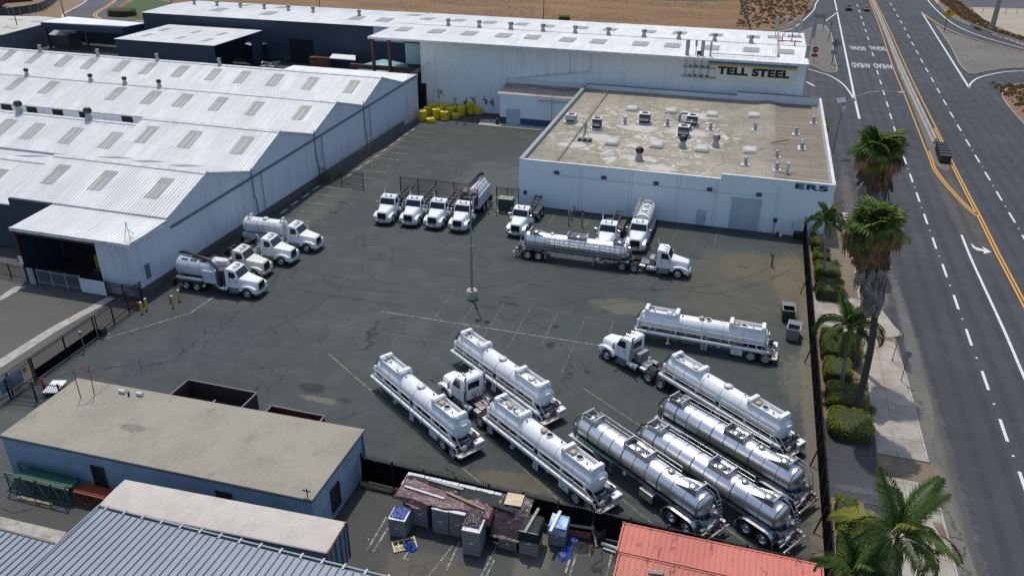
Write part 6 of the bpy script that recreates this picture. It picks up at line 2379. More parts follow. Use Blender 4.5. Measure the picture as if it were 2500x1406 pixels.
m.tube((0, 0, .95), (0, 0, 5.6), .14, 10, 0, .12)
m.tube((0, 0, 5.6), (0, 0, 5.8), .17, 10)
m.tube((0, 0, 5.8), (0, 0, 11.3), .085, 8, 0, .07)
m.build('pole', M['galv'], t)
m = MB()
m.bar((-.7, 0, 11.2), (.7, 0, 11.2), .07, .07)
m.build('cross_arm', M['galv'], t)
for s in (-.45, .5):
    m = MB()
    m.mbox(Matrix.Translation((s, 0, 11.5)) @ Matrix.Rotation(.5, 4, 'X'), .48, .62, .24)
    m.build('lamp_head', mk('lamp_brown', (.13, .075, .065), .3, 3, .6), t, bevel=.04)
# bollards by the warehouse corner
for i, (x, y, lab) in enumerate([(-53.73, 55.20, 'yellow bollard nearest the iron gate corner, by the red hydrant'), (-53.8, 55.95, 'yellow bollard just behind the nearest one at the warehouse corner'), (-51.70, 57.18, 'yellow bollard beside the red box in front of the vacuum truck'), (-51.92, 58.45, 'yellow bollard closest to the wheels of the vacuum truck')]):
    t = thing('bollard', lab, 'bollard', (x, y, 0), 0, 'yellow bollards at the warehouse corner')
    m = MB()
    m.tube((0, 0, 0), (0, 0, 1.15), .13, 12)
    m.build('post', M['bollard'], t)
    m = MB()
    m.lathe([(.13, 1.151), (.12, 1.22), (.06, 1.26), (0, 1.27)], n=12)
    m.build('cap', M['trim_white'], t)
for x, y, lab in ((-54.6, 55.7, 'red fire hydrant beside the yellow bollards at the gate'), (-52.5, 57.9, 'red hydrant between two yellow bollards by the warehouse wall')):
    t = thing('hydrant', lab, 'hydrant', (x, y, 0))
    m = MB()
    m.lathe([(.16, 0), (.16, .08), (.12, .1), (.12, .6), (.16, .62), (.14, .74), (.06, .82), (0, .84)], n=12)
    m.build('body', M['red'], t)
    m = MB()
    m.tube((-.22, 0, .45), (.22, 0, .45), .06, 8)
    m.build('outlet', M['red'], t)
t = thing('gate_motor', 'black gate motor box at the end of the sliding gate', 'gate motor', (-54.2, 50.4, 0))
m = MB()
m.box(-.3, .3, -.3, .35, .1, .95)
m.build('casing', M['black'], t, bevel=.04)
MB().box(-.4, .4, -.4, .45, 0, .1).build('base', M['kerb'], t)
t = thing('keypad_post', 'thin galvanised post with a keypad beside the sliding gate', 'post', (-54.0, 47.9, 0))
MB().tube((0, 0, 0), (0, 0, 1.9), .045, 8).build('pole', M['galv'], t)
MB().box(-.12, .12, -.1, .1, 1.6, 1.95).build('keypad', M['galv'], t)
# green electrical cabinet and posts
t = thing('electrical_cabinet', 'dark green electrical cabinet at the corner of the pale building', 'cabinet', (-27.75, 91.6, 0), .03)
GN = mk('cabinet_green', (.035, .075, .05), .2, 2, .5)
MB().box(-1.1, 1.1, -.75, .8, 0, .12).build('base_band', M['kerb'], t)
MB().box(-.9, .9, -.6, .6, .12, 1.75).build('casing', GN, t, bevel=.03)
MB().box(-.96, .96, -.66, .66, 1.755, 1.83).build('lid', mk('lid_green', (.22, .26, .21), .2, 2, .5), t, bevel=.02)
for s in (-1, 1):
    d_ = MB().box(min(.02 * s, .86 * s), max(.02 * s, .86 * s), -.625, -.603, .2, 1.68).build('door', GN, t)
    MB().box(.06 * s - .03, .06 * s + .03, -.65, -.626, .9, 1.05).build('handle', M['galv'], d_)
for x, y, lab in ((-29.69, 90.25, 'grey guard post at the front left, nearest the vacuum truck'), (-29.76, 91.9, 'grey guard post left of the green cabinet, in line with it'), (-28.58, 90.0, 'grey guard post right in front of the green cabinet doors'), (-26.6, 90.3, 'grey guard post between the green cabinet and the hoist truck'), (-29.6, 93.4, 'grey guard post at the back by the iron fence gap')):
    m = MB()
    m.tube((0, 0, 0), (0, 0, 1.05), .09, 10)
    m.lathe([(.25, 0), (.25, .05), (.09, .08)], n=10)
    m.box(-.18, .18, -.05, .05, .75, .8)
    tag(m.build('guard_post', M['galv'], None, (x, y, 0)), lab, 'post', 'guard posts round the green cabinet')
for i, (x, y, h, lab, red_) in enumerate([(-19.0, 89.3, 1.9, 'grey steel post at the left in the yellow painted bay', 0), (-17.4, 89.6, 1.9, 'grey steel post with a red top in the yellow painted bay', 1), (-19.1, 91.4, 1.2, 'short grey post in the middle of the yellow painted bay', 0), (-19.3, 93.7, .9, 'white stub post against the pale wall behind the yellow bay', 0), (5.04, 84.75, 1.5, 'rusty pipe post alone on the bare ground right of the tractor', 2)]):
    t = thing('steel_post', lab, 'post', (x, y, 0))
    MB().tube((0, 0, 0), (0, 0, h), .1, 10).build('pole', M['rust'] if red_ == 2 else M['galv'], t)
    if red_ == 1:
        MB().box(-.14, .14, -.1, .1, h, h + .25).build('sign_top', M['red'], t)
    if red_ == 2:
        MB().tube((-.2, 0, h - .35), (-.2, 0, h + .25), .06, 8).build('side_pipe', M['rust'], t)
# bins in the dirt by the hedge fence
def skip_bin(label, x, y, rz, body, inside):
    t = thing('refuse_bin', label, 'bin', (x, y, 0), rz)
    m = MB()
    w, l, h = .55, .95, 1.25
    for (a, b_, c, d) in ((-w, -w + .05, -l, l), (w - .05, w, -l, l), (-w + .05, w - .05, -l, -l + .05), (-w + .05, w - .05, l - .05, l)):
        m.box(a, b_, c, d, .12, h)
    m.box(-w + .05, w - .05, -l + .05, l - .05, .12, .2)
    m.build('body', body, t)
    m = MB()
    for y_ in (-l - .02, l + .02):
        m.bar((-w - .04, y_, h), (w + .04, y_, h), .07, .07)
    for x_ in (-w - .02, w + .02):
        m.bar((x_, -l - .05, h), (x_, l + .05, h), .07, .07)
    m.build('rim', M['galv'], t)
    m = MB()
    for k in range(6):
        m.box(-w + .05, w - .05, .1 + k * .13, .19 + k * .13, h + .0, h + .04)
    m.build('lid', M['galv'], t)
    m = MB()
    m.box(-w + .051, w - .051, -l + .051, l - .051, .3, .6)
    m.build('rubbish', inside, t)
    for x_ in (-.42, .42):
        for y_ in (-.75, .75):
            MB().tube((x_ - .03, y_, .09), (x_ + .03, y_, .09), .09, 8).build('castor', M['rubber'], t)


skip_bin('dark green open bin farther from the white trailer, by the fence', 6.6, 73.0, .03, mk('bin_green', (.02, .05, .03), .3, 2, .5), M['dark_void'])
skip_bin('grey open bin nearer the white trailer end, by the fence', 7.05, 69.3, -.12, M['galv'], M['base_band'])
m = MB()
m.box(-.2, .2, -.2, .2, 0, .35)
m.tube((0, 0, .35), (0, 0, .42), .22, 10)
tag(m.build('bucket', M['red'], None, (5.6, 93.8, 0)), 'small red tub at the foot of the pale wall', 'tub')
m = MB()
m.lathe([(.17, 0), (.2, .4), (0, .4)], n=12)
tag(m.build('bucket', M['trim_white'], None, (6.05, 93.7, 0)), 'small white bucket next to the red tub by the wall', 'bucket')
m = MB()
m.box(-.6, .6, -.35, .35, .1, .8)
tag(m.build('compressor', M['black'], None, (8.0, 93.8, 0), bevel=.1), 'black lump of machinery against the wall near the fence corner', 'machine')
# ---- yellow ring coils by the tall wall
ym = MB()
ym.lathe([(.30, .02), (.34, .19), (.42, .215), (.66, .215), (.74, .17), (.76, .11), (.74, .05), (.66, .005), (.42, .005), (.32, .02)], n=20)
ym = ym.mesh('yellow_ring', M['yellow'])
ring_spots = [(-54.2, 128.2, 7, 'front left corner stack'), (-52.4, 127.5, 3, 'low stack nearest the camera'), (-52.3, 130.0, 7, 'tall stack right behind the low front one'), (-50.7, 129.8, 6, 'front stack second from the right'), (-54.6, 131.6, 6, 'stack by the black gate on the left edge'), (-49.3, 131.8, 3, 'low stack at the right front'), (-49.0, 133.7, 6, 'tall stack behind the low right front one'), (-47.75, 135.3, 8, 'tallest stack against the wall'), (-46.4, 135.5, 4, 'rightmost stack on its own'), (-50.7, 132.6, 6, 'stack in the middle of the pile'), (-52.6, 132.1, 6, 'stack left of the middle of the pile'), (-54.4, 133.6, 6, 'second stack along the left edge'), (-50.8, 134.4, 5, 'stack behind the middle of the pile'), (-52.5, 134.0, 6, 'stack behind and left of the middle'), (-49.3, 135.4, 5, 'back row stack next to the tallest'), (-53.9, 135.3, 5, 'back left corner stack'), (-52.2, 135.5, 5, 'back row stack second from the left'), (-50.8, 135.5, 4, 'back row stack third from the left')]
ORD = ['lowest', 'second', 'third', 'fourth', 'fifth', 'sixth', 'seventh', 'eighth']
for i, (x, y, n, sd) in enumerate(ring_spots):
    for k in range(n):
        o = put('yellow_ring', ym, None, (x + random.uniform(-.07, .07), y + random.uniform(-.07, .07), k * .255), random.random() * 6, (random.uniform(-.035, .035), random.uniform(-.035, .035), 0))
        o.scale.z = 1.15
        tag(o, ('top' if k == n - 1 else ORD[k]) + ' yellow ring in the ' + sd, 'ring', 'yellow rings stacked by the tall wall')
for x, y, lab in ((-47.9, 128.1, 'orange marker post leftmost of the roped row by the yellow rings'), (-46.4, 128.6, 'orange marker post doubled up with its neighbour near the yellow rings'), (-46.3, 127.6, 'orange marker post standing nearest the camera by the yellow rings'), (-44.9, 129.9, 'orange marker post at the doorstep edge holding the sagging rope'), (-42.5, 131.0, 'orange marker post on the doorstep next to the black drum'), (-41.4, 131.4, 'orange marker post closest to the annex wall')):
    t = thing('marker_post', lab, 'marker post', (x, y, .14 if x > -44 else 0))
    MB().lathe([(.2, 0), (.2, .06), (.07, .08)], n=10).build('base', M['rubber'], t)
    MB().tube((0, 0, .07), (0, 0, 1.1), .055, 8, 0, .045).build('post', mk('post_orange', (.50, .08, .02), .2, 3, .5), t)
m = MB()
m.sweep([(-44.9 + 2.4 * k / 8, 129.9 + 1.1 * k / 8, 1.05 - .35 * math.sin(math.pi * k / 8)) for k in range(9)], .02, 5)
tag(m.build('rope', M['wood']), 'sagging rope between two orange marker posts', 'rope')
m = MB()
m.lathe([(.3, 0), (.3, .9), (.27, .95), (0, .95)], n=14)
tag(m.build('drum', M['black'], None, (-40.9, 129.6, .14)), 'black drum at the left corner of the annex', 'drum')
# ---- stacked timber and clutter in the back yard
t = thing('timber_stack', 'stack of brown timber bundles in the back yard between the halls', 'timber', (-92.5, 162.0, 0), .05)
tb = MB()
tb.box(-2.2, 2.2, -.7, .7, 0, .26)
tb = tb.mesh('bundle', M['rust'], .02)
for k in range(7):
    put('bundle', tb, t, (random.uniform(-.15, .15), random.uniform(-.1, .1), k * .34), random.uniform(-.03, .03))
for i, (x, y, s, c, lab) in enumerate([(-152, 152, 3, 'galv', 'pale machine parts left in the shade of the blue canopy'), (-158, 148, 2.6, 'yellow', 'yellow round machine part beside the small grey shed'), (-136, 147, 3, 'galv', 'grey steel frames piled left of the blue shed'), (-103.5, 158, 3.5, 'galv', 'heap of grey steel frames under the small canopy of the blue shed')]):
    m = MB()
    rg = random.Random(i)
    for k in range(9):
        a = Vector((rg.uniform(-s / 2, s / 2), rg.uniform(-1, 1), rg.uniform(.1, 1.2)))
        m.bar(a, a + Vector((rg.uniform(-s, s) * .7, rg.uniform(-1, 1), rg.uniform(-.1, .3))), .25, .2)
    m.box(-s / 2, s / 2, -.8, .8, 0, .4)
    tag(m.build('scrap_pile', M[c] if i != 1 else mk('pale_yellow', (.45, .45, .12), .3, 2, .6), None, (x, y, 0)), lab, 'scrap')
# ---- open topped containers behind the stucco building
def open_container(label, x0, x1, y0, y1, h, mat):
    t = thing('open_container', label, 'container')
    MB().box(x0 + .1, x1 - .1, y0 + .1, y1 - .1, .15, .25).build('floor', mat, t)
    for nm, a in (('side_panel', (x0, x1, y0, y0 + .08)), ('side_panel', (x0, x1, y1 - .08, y1)), ('end_panel', (x0, x0 + .08, y0 + .08, y1 - .08)), ('end_panel', (x1 - .08, x1, y0 + .08, y1 - .08))):
        MB().box(*a, .15, h).build(nm, mat, t)
    m = MB()
    for k in range(9):
        xx = x0 + .4 + k * (x1 - x0 - .8) / 8
        m = MB()
        m.box(xx - .05, xx + .05, y1, y1 + .09, .15, h)
        m.box(xx - .05, xx + .05, y0 - .09, y0, .15, h)
        m.build('rib', mat, t)
    for nm, (a, b_) in (('rim', ((x0, y0, h), (x1, y0, h))), ('rim', ((x0, y1, h), (x1, y1, h))), ('rim', ((x0, y0, h), (x0, y1, h))), ('rim', ((x1, y0, h), (x1, y1, h)))):
        MB().bar(a, b_, .12, .1).build(nm, M['steel_dark'], t)
    return t


open_container('big open topped dark container behind the stucco building, scrap inside', -40.3, -34.0, 42.1, 44.5, 1.7, mk('bin_dark', (.030, .020, .017), .4, 2, .8, tint=(.055, .032, .024)))
open_container('narrow open dark red container beyond the stucco building, beside the bigger one', -32.3, -27.7, 42.3, 43.8, 1.3, M['steel_red'])
for i in range(5):
    m = MB()
    a = Vector((0, 0, 0))
    m.bar((-.7, 0, .1), (.7, .2, .25), .12, .1)
    m.bar((-.5, .3, .05), (.4, -.4, .3), .1, .1)
    tag(m.build('scrap_piece', M['wood_grey'], None, (-38.5 + i * .9, 43.0 + .3 * math.sin(i * 2), .35), i * 1.3), NTH[i].replace('nearest', 'leftmost') + (' from the left' if i else '') + ' piece of scrap timber inside the big open container', 'scrap', 'scrap timber in the open container')
m = MB()
m.sweep([(-22.2, 39.9, .0), (-22.1, 39.95, .5), (-22.0, 40.1, 1.0), (-21.8, 40.2, 1.2)], [.35, .3, .2, .05], 9)
m.sweep([(-22, 40.0, .1), (-21.4, 40.1, .25), (-20.9, 40.2, .1)], [.3, .25, .05], 8)
tag(m.build('plastic_sheet', M['trim_white']), 'crumpled white plastic sheet at the end of the stucco building', 'plastic sheet')

# ================================================================ FOREGROUND STORAGE LOT
t = thing('box_trailer', 'long semi trailer box with a cream roof beside the stucco building', 'trailer', (-34.4, 28.4, 0), rad(2.6))
BW = mk('box_slate', (.155, .20, .28), .2, 1, .5)
m = MB()
m.grid(lambda u, v: (15.1 * u, 2.55 * v, 3.94 + .07 * math.sin(math.pi * v) ** .5 + .012 * noise.noise((u * 14, v * 3, 2)) + .01 * noise.noise((u * 4, v * 9, 5))), 60, 10)
m.build('roof', mk('roof_cream', (.50, .455, .41), .16, .8, .8, tint=(.42, .38, .345), bump=.2), t)
MB().box(.02, 15.08, .02, 2.53, 1.1, 3.93).build('box_body', BW, t)
for k in range(3):
    MB().box(15.085, 15.11, .06 + k * .83, .80 + k * .83, 1.15, 3.8).build('door', BW, t)
for k in range(4):
    MB().tube((15.14, .4 + k * .58, 1.15), (15.14, .4 + k * .58, 3.8), .03, 6).build('lock_bar', M['steel_dark'], t)
m = MB()
for a, b_ in (((15.1, -.02, 3.92), (15.1, 2.57, 3.92)), ((0, -.02, 3.92), (15.1, -.02, 3.92)), ((15.1, -.02, 1.1), (15.1, -.02, 3.9)), ((15.1, 2.57, 1.1), (15.1, 2.57, 3.9))):
    MB().bar(a, b_, .1, .12).build('edge_rail', M['rust'] if a[0] == b_[0] and a[2] == b_[2] else M['steel_dark'], t)
for x in (12.4, 13.7):
    for s in (1, -1):
        wheel(t, x, s, True, 'rim_white', 1.3 + s * .0 if False else 1.0)
for o_ in [c for c in bpy.data.objects if c.parent == t and c.name.startswith('wheel')]:
    o_.location.y += 1.27
MB().box(.5, 14.8, .8, 1.7, .85, 1.09).build('frame', M['frame_dark'], t)
MB().box(14.9, 15.1, .2, 2.3, .45, .6).build('bumper', M['frame_dark'], t)
for x in (3.0,):
    for y in (.5, 2.0):
        MB().box(x - .07, x + .07, y - .07, y + .07, 0, 1.1).build('landing_leg', M['frame_dark'], t)
MB().box(-.02, .02, .3, 2.2, 1.3, 3.6).build('nose_panel', BW, t)
# green and red steel joists beside the wall
def joists(label, x0, x1, y0, y1, h, mat, nb=5):
    t = thing('steel_joists', label, 'joists')
    for y in (y0, y1):
        for z in (.08, h):
            MB().box(x0, x1, y - .045, y + .045, z - .05, z + .05).build('chord', mat, t)
        n = nb * 2
        for k in range(n):
            xa, xb = x0 + (x1 - x0) * k / n, x0 + (x1 - x0) * (k + 1) / n
            MB().bar((xa, y, .13 if k % 2 else h - .05), (xb, y, h - .05 if k % 2 else .13), .06, .06).build('web', mat, t)
        for x in (x0 + .04, x1 - .04):
            MB().bar((x, y, .13), (x, y, h - .05), .07, .07).build('web', mat, t)
    return t


GJ = mk('joist_green', (.04, .165, .125), .3, 2, .5)
RJ = mk('joist_red', (.40, .085, .035), .3, 2, .55)
t = joists('green steel lattice joists stacked along the stucco wall', -45.2, -40.1, 31.2, 32.3, 1.65, GJ, 4)
for k in range(14):
    MB().box(-44.6 + k * .02, -40.05, 31.55 + k * .065, 31.585 + k * .065, 1.3, 1.38).build('joist_bar', GJ, t)
MB().box(-44.8, -40.2, 31.4, 31.5, 1.1, 1.25).build('joist_bar', M['wood'], t)
t = joists('red steel lattice joists stacked beside the green ones', -40.0, -36.4, 31.6, 32.45, 1.0, RJ, 4)
for k in range(10):
    MB().box(-40.0, -36.4, 31.66 + k * .08, 31.70 + k * .08, 1.06, 1.13).build('joist_bar', RJ, t)
m = MB()
m.bar((-44.2, 30.85, .06), (-41.4, 30.95, .06), .25, .1)
tag(m.build('timber_plank', M['wood']), 'loose timber plank on the ground before the green joists', 'plank')
# red shipping containers
def container(label, x0, y0, rz, L, mat):
    t = thing('shipping_container', label, 'container', (x0, y0, 0), rz, 'faded red shipping containers at the bottom edge')
    H_, W_ = 2.6, 2.44
    m = corr(.12, L - .12, (.06, H_ - .04), (W_ - .06, H_ - .04), .33, .035)
    m.build('roof', mat, t)
    m = corr_wall(.12, L - .12, .15, H_ - .1, .05, 'y-', .33, .035)
    m.build('side_wall', mat, t)
    MB().box(.1, L - .1, .1, W_ - .05, .15, H_ - .12).build('body', mat, t)
    for y in (.03, W_ - .03):
        for z in (.1, H_ - .03):
            MB().box(.1, L - .1, y - .05, y + .05, z - .06, z + .045).build('rail', mat, t)
        for x in (.03, L - .03):
            MB().box(x - .06, x + .06, y - .06, y + .06, .16, H_ - .08).build('corner_post', mat, t)
            for z in (.08, H_):
                MB().box(x - .09, x + .09, y - .08, y + .08, z - .07, z + .05).build('corner_casting', M['rust'], t)
    for x in (.03, L - .03):
        MB().box(x - .05, x + .05, .1, W_ - .1, H_ - .09, H_ + .02).build('header', mat, t)
    for k in range(2):
        MB().box(-.04, .0, .12 + k * 1.12, 1.2 + k * 1.12, .2, H_ - .15).build('door', mat, t)
    for k in range(4):
        MB().tube((-.07, .35 + k * .58, .2), (-.07, .35 + k * .58, H_ - .15), .025, 6).build('lock_bar', M['galv'], t)
    return t


def rusted(name, c, d, lo, hi):
    t = NT(name)
    n = t.noise(.9, 6, .72, t.scaled(2.2, .8, 1), .5)
    n2 = t.noise(.3, 4)
    cc = t.mix(t.ramp(n2, .4, .6), c, tuple(x * 1.15 for x in c))
    return t.out(t.mix(t.ramp(n, lo, hi, 0, .85), cc, d), .75)


container('faded red shipping container nearest the black fence at the bottom edge', -3.8, 35.42, rad(-.1), 11.7, rusted('cont_red', (.47, .15, .115), (.15, .055, .04), .56, .66))
container('rust streaked red shipping container cut by the bottom edge of the photo', -3.65, 32.85, rad(-.1), 11.9, rusted('cont_rust', (.44, .15, .11), (.12, .05, .035), .53, .65))
m = MB()
m.bar((-1.8, 34.3, 2.72), (-.9, 34.45, 2.74), .12, .06)
m.bar((-1.75, 34.2, 2.70), (-.95, 34.3, 2.72), .1, .06)
tag(m.build('timber_offcut', M['wood_grey']), 'grey timber offcuts lying on the rusty container roof', 'timber')
# pallet stacks
WR = mk('wrap_grey', (.29, .29, .295), .3, 2.5, .4, stretch=(.6, .6, 7), tint=(.19, .19, .195))
WT = mk('wrap_white', (.72, .73, .75), .35, 4, .3, tint=(.42, .43, .45))


def stack(label, x, y, w, l, h, rz=0.):
    t = thing('pallet_stack', label, 'pallet stack', (x, y, 0), rz, 'shrink wrapped pallet stacks in the storage lot')
    MB().box(-w / 2, w / 2, -l / 2, l / 2, .14, h).build('wrapped_load', WR, t, bevel=.02)
    n = 8
    for k in range(1, n):
        z = .14 + (h - .14) * k / n
        MB().box(-w / 2 - .006, w / 2 + .006, -l / 2 - .006, l / 2 + .006, z - .012, z + .012).build('carton_seam', M['black'], t)
    MB().box(-w / 2 - .015, w / 2 + .015, -l / 2 - .015, l / 2 + .015, h + .001, h + .03).build('top_sheet', WT, t)
    for s in (-.42, 0, .42):
        MB().box(-w / 2, w / 2, s * l - .05, s * l + .05, 0, .13).build('skid', M['wood'], t)
    MB().box(-.1, .12, -l / 2 - .022, -l / 2 - .008, h * .5, h * .5 + .1).build('label_sheet', M['plate'], t)
    return t


stack('grey pallet stack at the left end, a blue tarpaulin on its white top', -17.85, 35.6, 1.12, 1.25, 1.5, .04)
stack('grey pallet stack set back second from the left under the maroon tarpaulin', -16.85, 36.95, 1.1, 1.15, 2.0)
stack('grey pallet stack third from the left along the front of the maroon tarpaulin', -15.3, 36.7, 1.1, 1.2, 2.0)
stack('grey pallet stack fourth from the left, right beside its twin', -14.15, 36.75, 1.1, 1.2, 2.0)
stack('grey pallet stack standing out in front, maroon cloth bundled on top', -12.8, 35.6, 1.15, 1.45, 2.05, .04)
stack('low half height pallet stack with a shiny white top', -10.75, 36.7, 1.2, 1.3, .85)
stack('pallet stack under the black cover with a long timber on it', -9.35, 36.6, 1.2, 1.3, 1.95)
stack('rightmost pallet stack, pale blue and white sheeting on top', -7.85, 37.85, 1.1, 1.15, 1.55)
for k in range(6):
    stack(['back row pallet stack nearest the stucco building, white top showing', 'second back row pallet stack against the black fence', 'third back row pallet stack against the black fence', 'fourth back row pallet stack against the black fence', 'fifth back row pallet stack against the black fence', 'back row pallet stack under the plywood square'][k], -18.0 + k * 1.24, 38.2 - k * .03, 1.15, 1.25, 2.1)


def tarp(name, label, x0, x1, y0, y1, hfun, mat, nx=60, ny=40, wr=.05, sc=1.6, seed=0, edge=None):
    m = MB()

    def f(u, v):
        x, y = x0 + (x1 - x0) * u, y0 + (y1 - y0) * v
        if edge:
            x, y = edge(u, v, x, y)
        w = noise.noise((x * sc + seed, y * sc, seed)) * wr + abs(noise.noise((x * sc * 2.7, y * sc * 2.7 + seed, 1))) * wr * 1.1 + noise.noise((x * sc * 6, y * sc * 6, seed)) * wr * .35
        return (x, y, hfun(x, y) + w)
    m.grid(f, nx, ny)
    o = m.build(name, mat, fix=False)
    return tag(o, label, 'tarpaulin')


TM = mk('tarp_maroon', (.10, .042, .05), .25, 1.5, .45, tint=(.085, .034, .042))
TK = mk('tarp_black', (.020, .026, .026), .3, 1.5, .6, spec=.2)
TD = mk('tarp_brown', (.055, .032, .036), .3, 1.5, .45)
TBL = mk('tarp_blue', (.012, .035, .19), .3, 2.5, .4, tint=(.02, .065, .30))
TLB = mk('tarp_pale_blue', (.12, .30, .55), .4, 2, .4, tint=(.5, .62, .72))


def drop(x, y, xa, xb, ya, yb, top, depth, soft=.28):
    """height of cloth lying on a block and falling past its edges"""
    d = max(xa - x, x - xb, ya - y, y - yb)
    return top if d < 0 else top - depth * min(1, d / soft) ** .8


tarp('tarpaulin', 'maroon tarpaulin spread over the pallet stacks behind', -18.75, -11.9, 36.2, 38.55, lambda x, y: drop(x, y, -18.55, -12.0, 36.3 + .15 * math.sin(x * 1.7), 39, 2.17, .35, .2), TM, 110, 44, .055, 1.5, 3,
     edge=lambda u, v, x, y: (x, 36.15 + .12 * math.sin(u * 17) - .35 * max(0, u - .7) + v * (38.45 - .25 * u - 36.15 - .9 * u * u)))
tarp('tarpaulin', 'black tarpaulin folded along the back edge of the pallet rows', -18.5, -10.6, 37.3, 38.75, lambda x, y: drop(x, y, -18.4, -10.7, 36, 38.8, 2.20, .3), TK, 90, 24, .06, 1.7, 9,
     edge=lambda u, v, x, y: (x, 38.5 - .03 * (x + 18) * .8 - (1 - v) * (.35 + .95 * max(0, (u - .15)) ** .8 * 1.05)))
tarp('tarpaulin', 'brown tarpaulin sagging between the plywood square and the low stack', -11.9, -9.7, 35.9, 38.6, lambda x, y: 2.22 if y > 37.6 else 2.22 - 1.25 * min(1, (37.6 - y) / 1.5) ** 1.3, TD, 40, 44, .09, 1.6, 21)
tarp('tarpaulin', 'maroon cloth bundled on the front pallet stack', -13.45, -12.35, 35.2, 36.9, lambda x, y: 2.12 + .22 * max(0, math.sin((x + 13.5) * 2.7)) * max(0, math.sin((y - 35.1) * 1.7)), TD, 34, 40, .12, 2.2, 31)
tarp('tarpaulin', 'black cover tied over the stack with the long timber', -10.05, -8.65, 35.85, 37.6, lambda x, y: drop(x, y, -9.97, -8.73, 35.95, 37.5, 2.03, .8, .08), TK, 36, 40, .035, 2.2, 41)
tarp('tarpaulin', 'blue tarpaulin crumpled on the leftmost pallet stack', -18.45, -17.3, 35.05, 36.1, lambda x, y: drop(x, y, -18.35, -17.4, 35.12, 36.1, 1.58, .3, .1), TBL, 34, 30, .09, 2.4, 51)
tarp('tarpaulin', 'pale blue and white sheeting on the rightmost pallet stack', -8.45, -7.25, 37.2, 38.5, lambda x, y: drop(x, y, -8.42, -7.28, 37.3, 38.4, 1.62, .7, .12), TLB, 34, 34, .05, 1.4, 61)


def heap(label, x, y, rx, ry, h, mat, seed, rz=0.):
    m = MB()

    def f(u, v):
        a, r = u * 2 * math.pi, v
        k = 1 + .22 * noise.noise((math.cos(a) * 1.4 + seed, math.sin(a) * 1.4, 0))
        X, Y = rx * r * k * math.cos(a), ry * r * k * math.sin(a)
        return (X, Y, .02 + h * (1 - r ** 2.2) * (.45 + 1.3 * abs(noise.noise((X * 4.1 + seed, Y * 4.1, 1)))) + .12 * (1 - r) * abs(noise.noise((X * 11, Y * 11, seed))))
    m.grid(f, 44, 20)
    return tag(m.build('tarpaulin', mat, None, (x, y, 0), rz, fix=False), label, 'tarpaulin')


heap('blue tarpaulin heap lying on the broken wooden pallet', -16.75, 34.45, .62, .42, .38, TBL, 3)
heap('blue tarpaulin heap on the ground nearest the bottom, right of the stacks', -7.15, 36.9, .45, .75, .28, TBL, 8, -.2)
heap('blue tarpaulin heap close to the brown box by the fence', -7.0, 38.15, .55, .35, .3, TBL, 14)
heap('folded dark tarpaulin lying flat beside the blue heap', -6.3, 37.65, .62, .55, .12, TK, 23)
heap('strip of brown cloth beside the folded dark tarpaulin', -5.65, 37.6, .22, .6, .14, TD, 27)
m = MB()
m.box(-.56, .56, -.55, .55, 0, .05)
tag(m.build('plywood_board', M['plywood'], None, (-10.9, 38.1, 2.33), .06), 'pale square of plywood on top of the tarpaulins', 'plywood')
for a, b_, w, mt, lab in (((-18.2, 37.3, 2.27), (-15.3, 36.95, 2.27), .15, 'line_white', 'whitish plank lying across the maroon tarpaulin'), ((-15.4, 37.55, 2.28), (-12.5, 36.75, 2.3), .17, 'wood', 'long brown timber lying across the maroon tarpaulin'), ((-9.55, 35.75, 2.1), (-9.25, 38.0, 2.16), .18, 'wood_grey', 'long grey timber sticking out over the black covered stack'), ((-8.15, 36.7, 1.72), (-7.95, 38.6, 1.76), .2, 'plate', 'pale plank lying over the rightmost pallet stack'), ((-17.0, 38.35, 2.30), (-14.4, 38.1, 2.30), .2, 'wood_grey', 'grey plank along the folded black tarpaulin at the back')):
    m = MB()
    m.bar(a, b_, w, .07)
    tag(m.build('plank', M[mt], bevel=.008), lab, 'plank')
# broken pallet frame
t = thing('wooden_pallet', 'broken pale wooden pallet lying in front of the stacks', 'pallet', (-17.15, 34.5, 0), .62)
for y in (-.42, 0, .42):
    MB().box(-.75, .75, y - .045, y + .045, 0, .1).build('bearer', M['plywood'], t)
for x in (-.71, -.36, .0, .71):
    MB().box(x - .05, x + .05, -.5, .5, .101, .125).build('slat', M['plywood'], t)
for y in (-.3, -.15):
    MB().box(-.7, .0, y - .04, y + .04, .126, .145).build('slat', M['plywood'], t)
for a, b_, lab in (((-22.4, 39.0, .1), (-19.7, 38.95, .1), 'dark timber beam on the ground under the black fence'), ((-21.9, 38.75, .1), (-20.5, 38.8, .1), 'short pale timber lying in front of the dark beams'), ((-22.3, 38.75, .22), (-19.9, 38.7, .15), 'second dark timber beam resting beside the first by the stucco wall')):
    m = MB()
    m.bar(a, b_, .2, .16)
    tag(m.build('timber_beam', M['wood_grey'] if 'pale' in lab else M['wood'], bevel=.01), lab, 'timber')
m = MB()
for q in (0, 1):
    m.box(-.75, .75, -.4 + q * .76, -.36 + q * .76, .1, .62)
m.box(-.75, -.7, -.36, .36, .1, .62)
m.box(.7, .75, -.36, .36, .1, .62)
m.box(-.7, .7, -.36, .36, .1, .16)
tag(m.build('wooden_box', M['rust'], None, (-6.6, 38.75, 0), .05), 'low brown wooden box by the fence right of the stacks', 'box')
for a, b_, lab in (((-7.7, 38.55, .75), (-5.6, 38.7, .8), 'grey beam lying on the brown box'), ((-5.9, 38.95, 1.0), (-5.35, 37.9, .08), 'grey beam leaning down beside the tyre')):
    m = MB()
    m.bar(a, b_, .16, .12)
    tag(m.build('timber_beam', M['wood_grey'], bevel=.01), lab, 'timber')
m = MB()
m.lathe([(.3, 0), (.42, .02), (.45, .45), (.42, .88), (.3, .9), (.28, .4), (.3, 0)], n=18)
